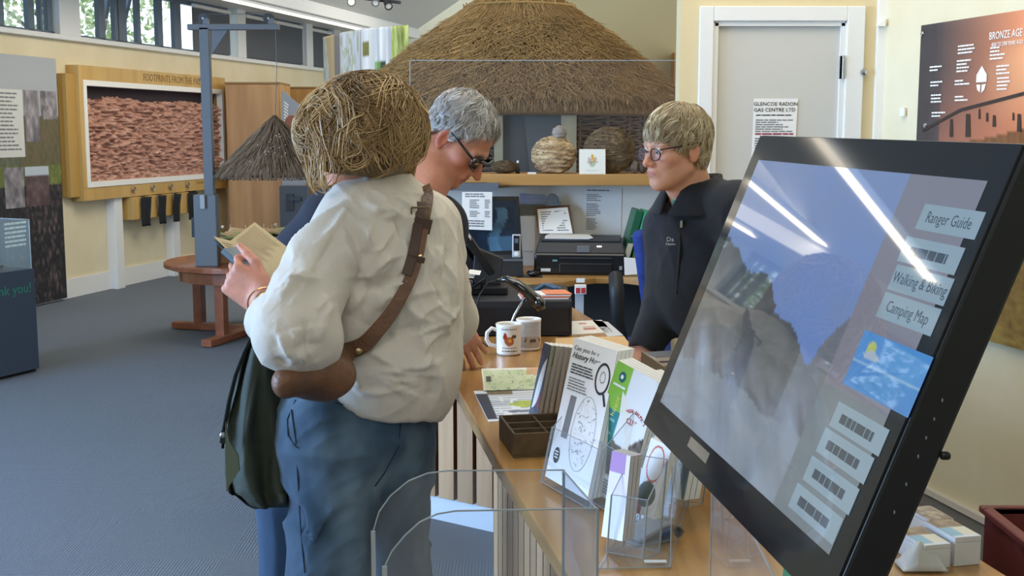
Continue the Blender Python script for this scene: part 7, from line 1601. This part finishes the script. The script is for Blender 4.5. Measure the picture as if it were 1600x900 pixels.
# trees outside the clerestory
def tree(x,y,h,r,seed,label):
    t=thing('tree',label,'tree',V(x,y,0)); rg=np.random.default_rng(seed); MB().tube([V(x,y,0),V(x+.1,y,h*.35),V(x-.1,y+.1,h*.7)],[.16,.12,.05],8).build('trunk',mat('bark','#5c4f42',.9),t,smooth=True)
    br=MB()
    for k in range(12): a=rg.uniform(0,6.28); z=h*rg.uniform(.35,.75); br.tube([V(x,y,z),V(x+r*.5*math.cos(a),y+r*.5*math.sin(a),z+.5),V(x+r*.9*math.cos(a),y+r*.9*math.sin(a),z+.9)],[.05,.03,.01],5)
    br.build('branches',MATS['bark'],t,kind='stuff')
    N=5200; u=rg.normal(size=(N,3)); u/=np.linalg.norm(u,axis=1,keepdims=True); P=np.array([x,y,h*.62])+u*np.array([r,r,h*.36])*(rg.random((N,1))**.35); a=rg.normal(size=(N,3));a/=np.linalg.norm(a,axis=1,keepdims=True);b=np.cross(a,rg.normal(size=(N,3)));b/=np.linalg.norm(b,axis=1,keepdims=True); s=rg.uniform(.03,.08,(N,1))
    vs=np.stack([P-a*s,P+b*s*.55,P+a*s,P-b*s*.55],1).reshape(-1,3); fs=np.arange(N*4).reshape(-1,4); cc=np.repeat(rg.random((N,1)),4,0); mesh_np('foliage',vs,fs,vmat('leaf',.6),t,np.array(srgb('#8fa866'))*(1-cc)+np.array(srgb('#dbe6b4'))*cc,smooth=False,kind='stuff')
for k,(x,y,h,r) in enumerate(((-7.4,10.3,6.5,1.6),(-7.2,14.0,6.8,1.7),(-6.6,17.9,6.5,1.6),(-10.6,7.2,7.0,1.7),(-.5,-7.0,5.0,1.7))): tree(x,y,h,r,k+20,['light green tree outside the first high window','light green tree outside the barred high window','light green tree outside behind the grey blinds','light green tree outside farther back beyond the first high window','light green tree mirrored in the glass screen above the man'][k])
struct(MB().bb((-20,2,-.12),(-8,24,-.02)).build('ground_outside',mat('grass_ground','#6f8050',.95)))
# ================================================================ THINGS THE VISITOR CARRIES
def book():
    # open booklet: two page blocks meeting at a gutter
    g0=aY(360,376,2.52);g1=aY(428,444,2.42); Rt=aY(398,347,2.66);Rb=aY(462,396,2.56); Lt=aY(333,369,2.50);Lb=aY(396,432,2.40)
    t=thing('open_booklet','open booklet with cream printed pages held in the left hand','booklet',(g0+g1)/2); pc=mat('booklet_cream','#baa983',.7)
    MB().slab([g0,g1,Rb,Rt],V(.002,.006,-.004)).build('right_pages',pc,t); MB().slab([g0,Lt,Lb,g1],V(.002,.006,-.004)).build('left_pages',pc,t); cv=mat('booklet_cover','#3a5a6a',.4)
    MB().slab([p+V(-.002,.004,-.006) for p in (g0,g1,Rb,Rt)],V(0,.002,-.002)).build('cover',cv,t); MB().slab([p+V(-.001,.004,-.007) for p in (g0,Lt,Lb,g1)],V(0,.002,-.002)).build('cover',cv,t)
    q=[Rt,Rb,g1,g0]; n=V(-.3,-.8,.6).normalized()*.002; ln=MB()
    tm=mat('faded_print','#a8987a',.7)
    for k in range(13):
        a=Rt.lerp(g0,.10+.06*k);b=Rb.lerp(g1,.10+.06*k); A_=a.lerp(b,.06)+n;B_=a.lerp(b,.06+.62*(1-.1*((k*7)%3)))+n; w=(g0-Rt)*.018; ln.add([A_,A_+w,B_+w,B_],[(0,1,2,3)])
    ln.build('printed_text',tm,t); l2=MB()
    for k in range(12):
        a=Lt.lerp(Lb,.12+.065*k);b=g0.lerp(g1,.12+.065*k); A_=a.lerp(b,.25)+n;B_=a.lerp(b,.85)+n;w=(Lb-Lt)*.02; l2.add([A_,A_+w,B_+w,B_],[(0,1,2,3)])
    l2.build('printed_text',tm,t)
    s=[aY(345,396,2.44),aY(350,390,2.44),aY(392,428,2.38),aY(384,432,2.38)]; t2=thing('folded_leaflet','dark glossy folded leaflet held under the open booklet','leaflet',(s[0]+s[2])/2); MB().slab([s[0],s[3],s[2],s[1]],V(.02,.05,-.004)).build('leaflet',mat('gloss_slate','#39424c',.2,coat=.6),t2); MB().slab([p+V(0,-.001,.003) for p in (s[0],s[3],s[2],s[1])],V(.02,.05,-.001)).build('top_sheet',mat('pale_blue_sheet','#5e6d78',.25),t2)
book()
def hitf(fn,u,v,t0=1.8,back=.002):
    k=np.array(ray(u,v),float);k/=np.linalg.norm(k);t=t0;o=np.array([0,0,CH])
    for _ in range(80): t+=float(fn((o+k*t)[None].astype(f4))[0])*.6
    return o+k*(t-back)
def bag():
    t=thing('leather_sling_bag','brown leather sling bag with a long buckled shoulder strap on the visitor','bag',V(*pv3(495,585,2.26))); lm=mat('leather_brown','#7a5336',.45,c2='#5a3f2c',scale=14,bump=.25,bscale=120); ld=mat('leather_dark','#4a3527',.5)
    c=pv3(494,578,2.24); ax=pv3(556,545,2.30)-pv3(437,600,2.20); ax/=np.linalg.norm(ax)
    A_=pv3(466,597,2.19);B_=pv3(506,580,2.25);C_=pv3(544,549,2.33)
    def f(P):
        d=cap(P,A_+[-.02,0,.0],B_,.030,.044); d=smin(d,cap(P,B_,C_,.044,.016),.03); d=smin(d,ell(P,c+np.array([.0,0,-.012]),(.075,.035,.045)),.02)
        return d-folds(P,3,.006,22,.3,61,1.8)
    vs,fs=surf(f,c-.17,c+.17,.0042); mesh_np('pouch',vs,fs,lm,t)
    # strap: ribbon lying over the back to the right shoulder
    px=[(548,552),(566,540),(590,516),(612,488),(630,458),(643,430),(652,400),(658,370),(663,340),(667,318),(668,303),(664,292)]; C=[V(*hitf(blouse_fn,u,v,back=.017)) for u,v in px]
    C[0]=V(*C_)+V(-.01,-.01,0)
    def ribbon(C,w,th,nm,m,par):
        mb=MB();n=len(C);L_=[];k0=[]
        for i in range(n):
            d=(C[min(i+1,n-1)]-C[max(i-1,0)]).normalized(); vw=(C[i]-V(0,0,CH)).normalized(); nn=(vw-d*vw.dot(d)).normalized(); s=d.cross(nn); ww=w[i] if hasattr(w,'__len__') else w
            L_.append([C[i]-s*ww/2,C[i]+s*ww/2,C[i]+s*ww/2-nn*th,C[i]-s*ww/2-nn*th])
        for i in range(n-1): mb.add(L_[i]+L_[i+1],[(0,1,5,4),(1,2,6,5),(2,3,7,6),(3,0,4,7)])
        mb.add(L_[0],[(3,2,1,0)]);mb.add(L_[-1],[(0,1,2,3)]); return mb.build(nm,m,par,smooth=False,bevel=.0008,seg=1)
    def dens(C,k=4):
        out=[]
        for i in range(len(C)-1):
            p0=C[max(i-1,0)];p1=C[i];p2=C[i+1];p3=C[min(i+2,len(C)-1)]
            for j in range(k): s=j/k; out.append(.5*((2*p1)+(p2-p0)*s+(2*p0-5*p1+4*p2-p3)*s*s+(3*p1-p0-3*p2+p3)*s**3))
        return out+[C[-1]]
    D_=dens(C); ribbon(D_,[.024+.010*max(0,1-abs(i/len(D_)-.05)*3) for i in range(len(D_))],.0035,'strap',lm,t)
    ribbon([p+V(-.010,-.006,.001) for p in dens(C[5:10])],.020,.003,'strap_end',ld,t)
    # keepers and buckle
    for (u,v,w) in ((650,404,.036),(661,352,.034)):
        p=V(*hitf(blouse_fn,u,v,back=.021)); R=Matrix.Rotation(.25,3,'Y'); MB().box(p,(w,.006,.012 if v>400 else .03),R).build('strap_keeper',ld,t,bevel=.001)
    p=V(*hitf(blouse_fn,657,335,back=.024)); b=MB(); 
    for a,c2 in (((-.018,-.014),(.018,-.014)),((.018,-.014),(.018,.014)),((.018,.014),(-.018,.014)),((-.018,.014),(-.018,-.014))): b.tube([p+V(a[0],0,a[1]),p+V(c2[0],0,c2[1])],.0022,6)
    b.build('buckle',mat('brass_old','#8a7a5a',.35,metal=1),t); p=V(*hitf(blouse_fn,656,401,back=.026)); MB().lathe([(0,.003),(.004,.002),(.005,0)],p,10,(0,-1,0)).build('stud',MATS['gold_metal'],t)
    MB().lathe([(0,.004),(.006,.003),(.008,0)],V(*pv3(560,549,2.28)),12,(0,-1,.2)).build('rivet',MATS['brass_old'],t)
bag()
def coat():
    t=thing('waxed_coat','dark green coat draped over the visitor forearm hanging to the knee','coat',V(*pv3(400,660,2.42))); 
    top=pv3(412,520,2.46); L_=[(520,(398,455)),(545,(382,458)),(580,(372,462)),(620,(362,466)),(660,(354,470)),(700,(352,470)),(740,(353,468)),(770,(360,465)),(790,(385,462))]
    rings=[]; nn=56; rg=np.random.default_rng(3); vs=[]
    dn=[]; 
    for i in range(len(L_)-1):
        for j in range(5): f=j/5; dn.append((L_[i][0]*(1-f)+L_[i+1][0]*f,(L_[i][1][0]*(1-f)+L_[i+1][1][0]*f,L_[i][1][1]*(1-f)+L_[i+1][1][1]*f)))
    dn.append(L_[-1]); K=len(dn)
    for k,(v,(u0,u1)) in enumerate(dn):
        s=k/(K-1)
        for j in range(nn):
            a=2*math.pi*j/nn; c=(u0+u1)/2; hw=(u1-u0)/2; x=c+hw*math.cos(a)*(1 if math.cos(a)<0 else 1); fd=.018*math.sin(a*5+s*2.0+1)+.012*math.sin(a*9-s*4)+.010*float(fbm(a*3,s*4)-.5); Y=2.47+(.055+.02*s)*math.sin(a)+fd*min(1,s*4+.3)
            vs.append(np.array(aY(x+3*math.sin(a*7+s*9),v+6*math.sin(a*3+1)*(s>.9),Y)))
    fs=[(k*nn+j,k*nn+(j+1)%nn,(k+1)*nn+(j+1)%nn,(k+1)*nn+j) for k in range(K-1) for j in range(nn)]; mb=MB(); mb.add([V(*v) for v in vs],fs+[tuple(range(nn))[::-1],tuple(range((K-1)*nn,K*nn))])
    cm=mat('coat_green','#3a4236',.75,c2='#2c322a',scale=9,bump=.3,bscale=40); mb.build('coat_body',cm,t,smooth=True)
    # turned facing and strap with snap at the left edge
    fc=MB(); pts=[(396,524),(384,548),(370,585),(360,625),(352,668),(350,700)]; fc.tube([V(*pv3(u-2,v,2.40)) for u,v in pts],[.006,.008,.010,.010,.009,.006],8,flat=.5).build('edge_binding',mat('binding_black','#1c1e1c',.7),t,smooth=True)
    fl=[(352,660),(358,690),(372,712),(374,735),(358,760),(354,770),(352,720)]; P_=[V(*pv3(u,v,2.375)) for u,v in fl]; MB().slab(P_,V(0,.006,0)).build('turned_lining',mat('lining_green','#5d6753',.8),t)
    MB().hexa([V(*pv3(u,v,y)) for y in(2.38,2.40) for u,v in((343,692),(356,694),(358,675),(346,672))]).build('tab',MATS['binding_black'],t); MB().lathe([(0,.003),(.004,.002),(.006,0)],V(*pv3(348,680,2.378)),12,(0,-1,0)).build('snap',chrome,t)
coat()
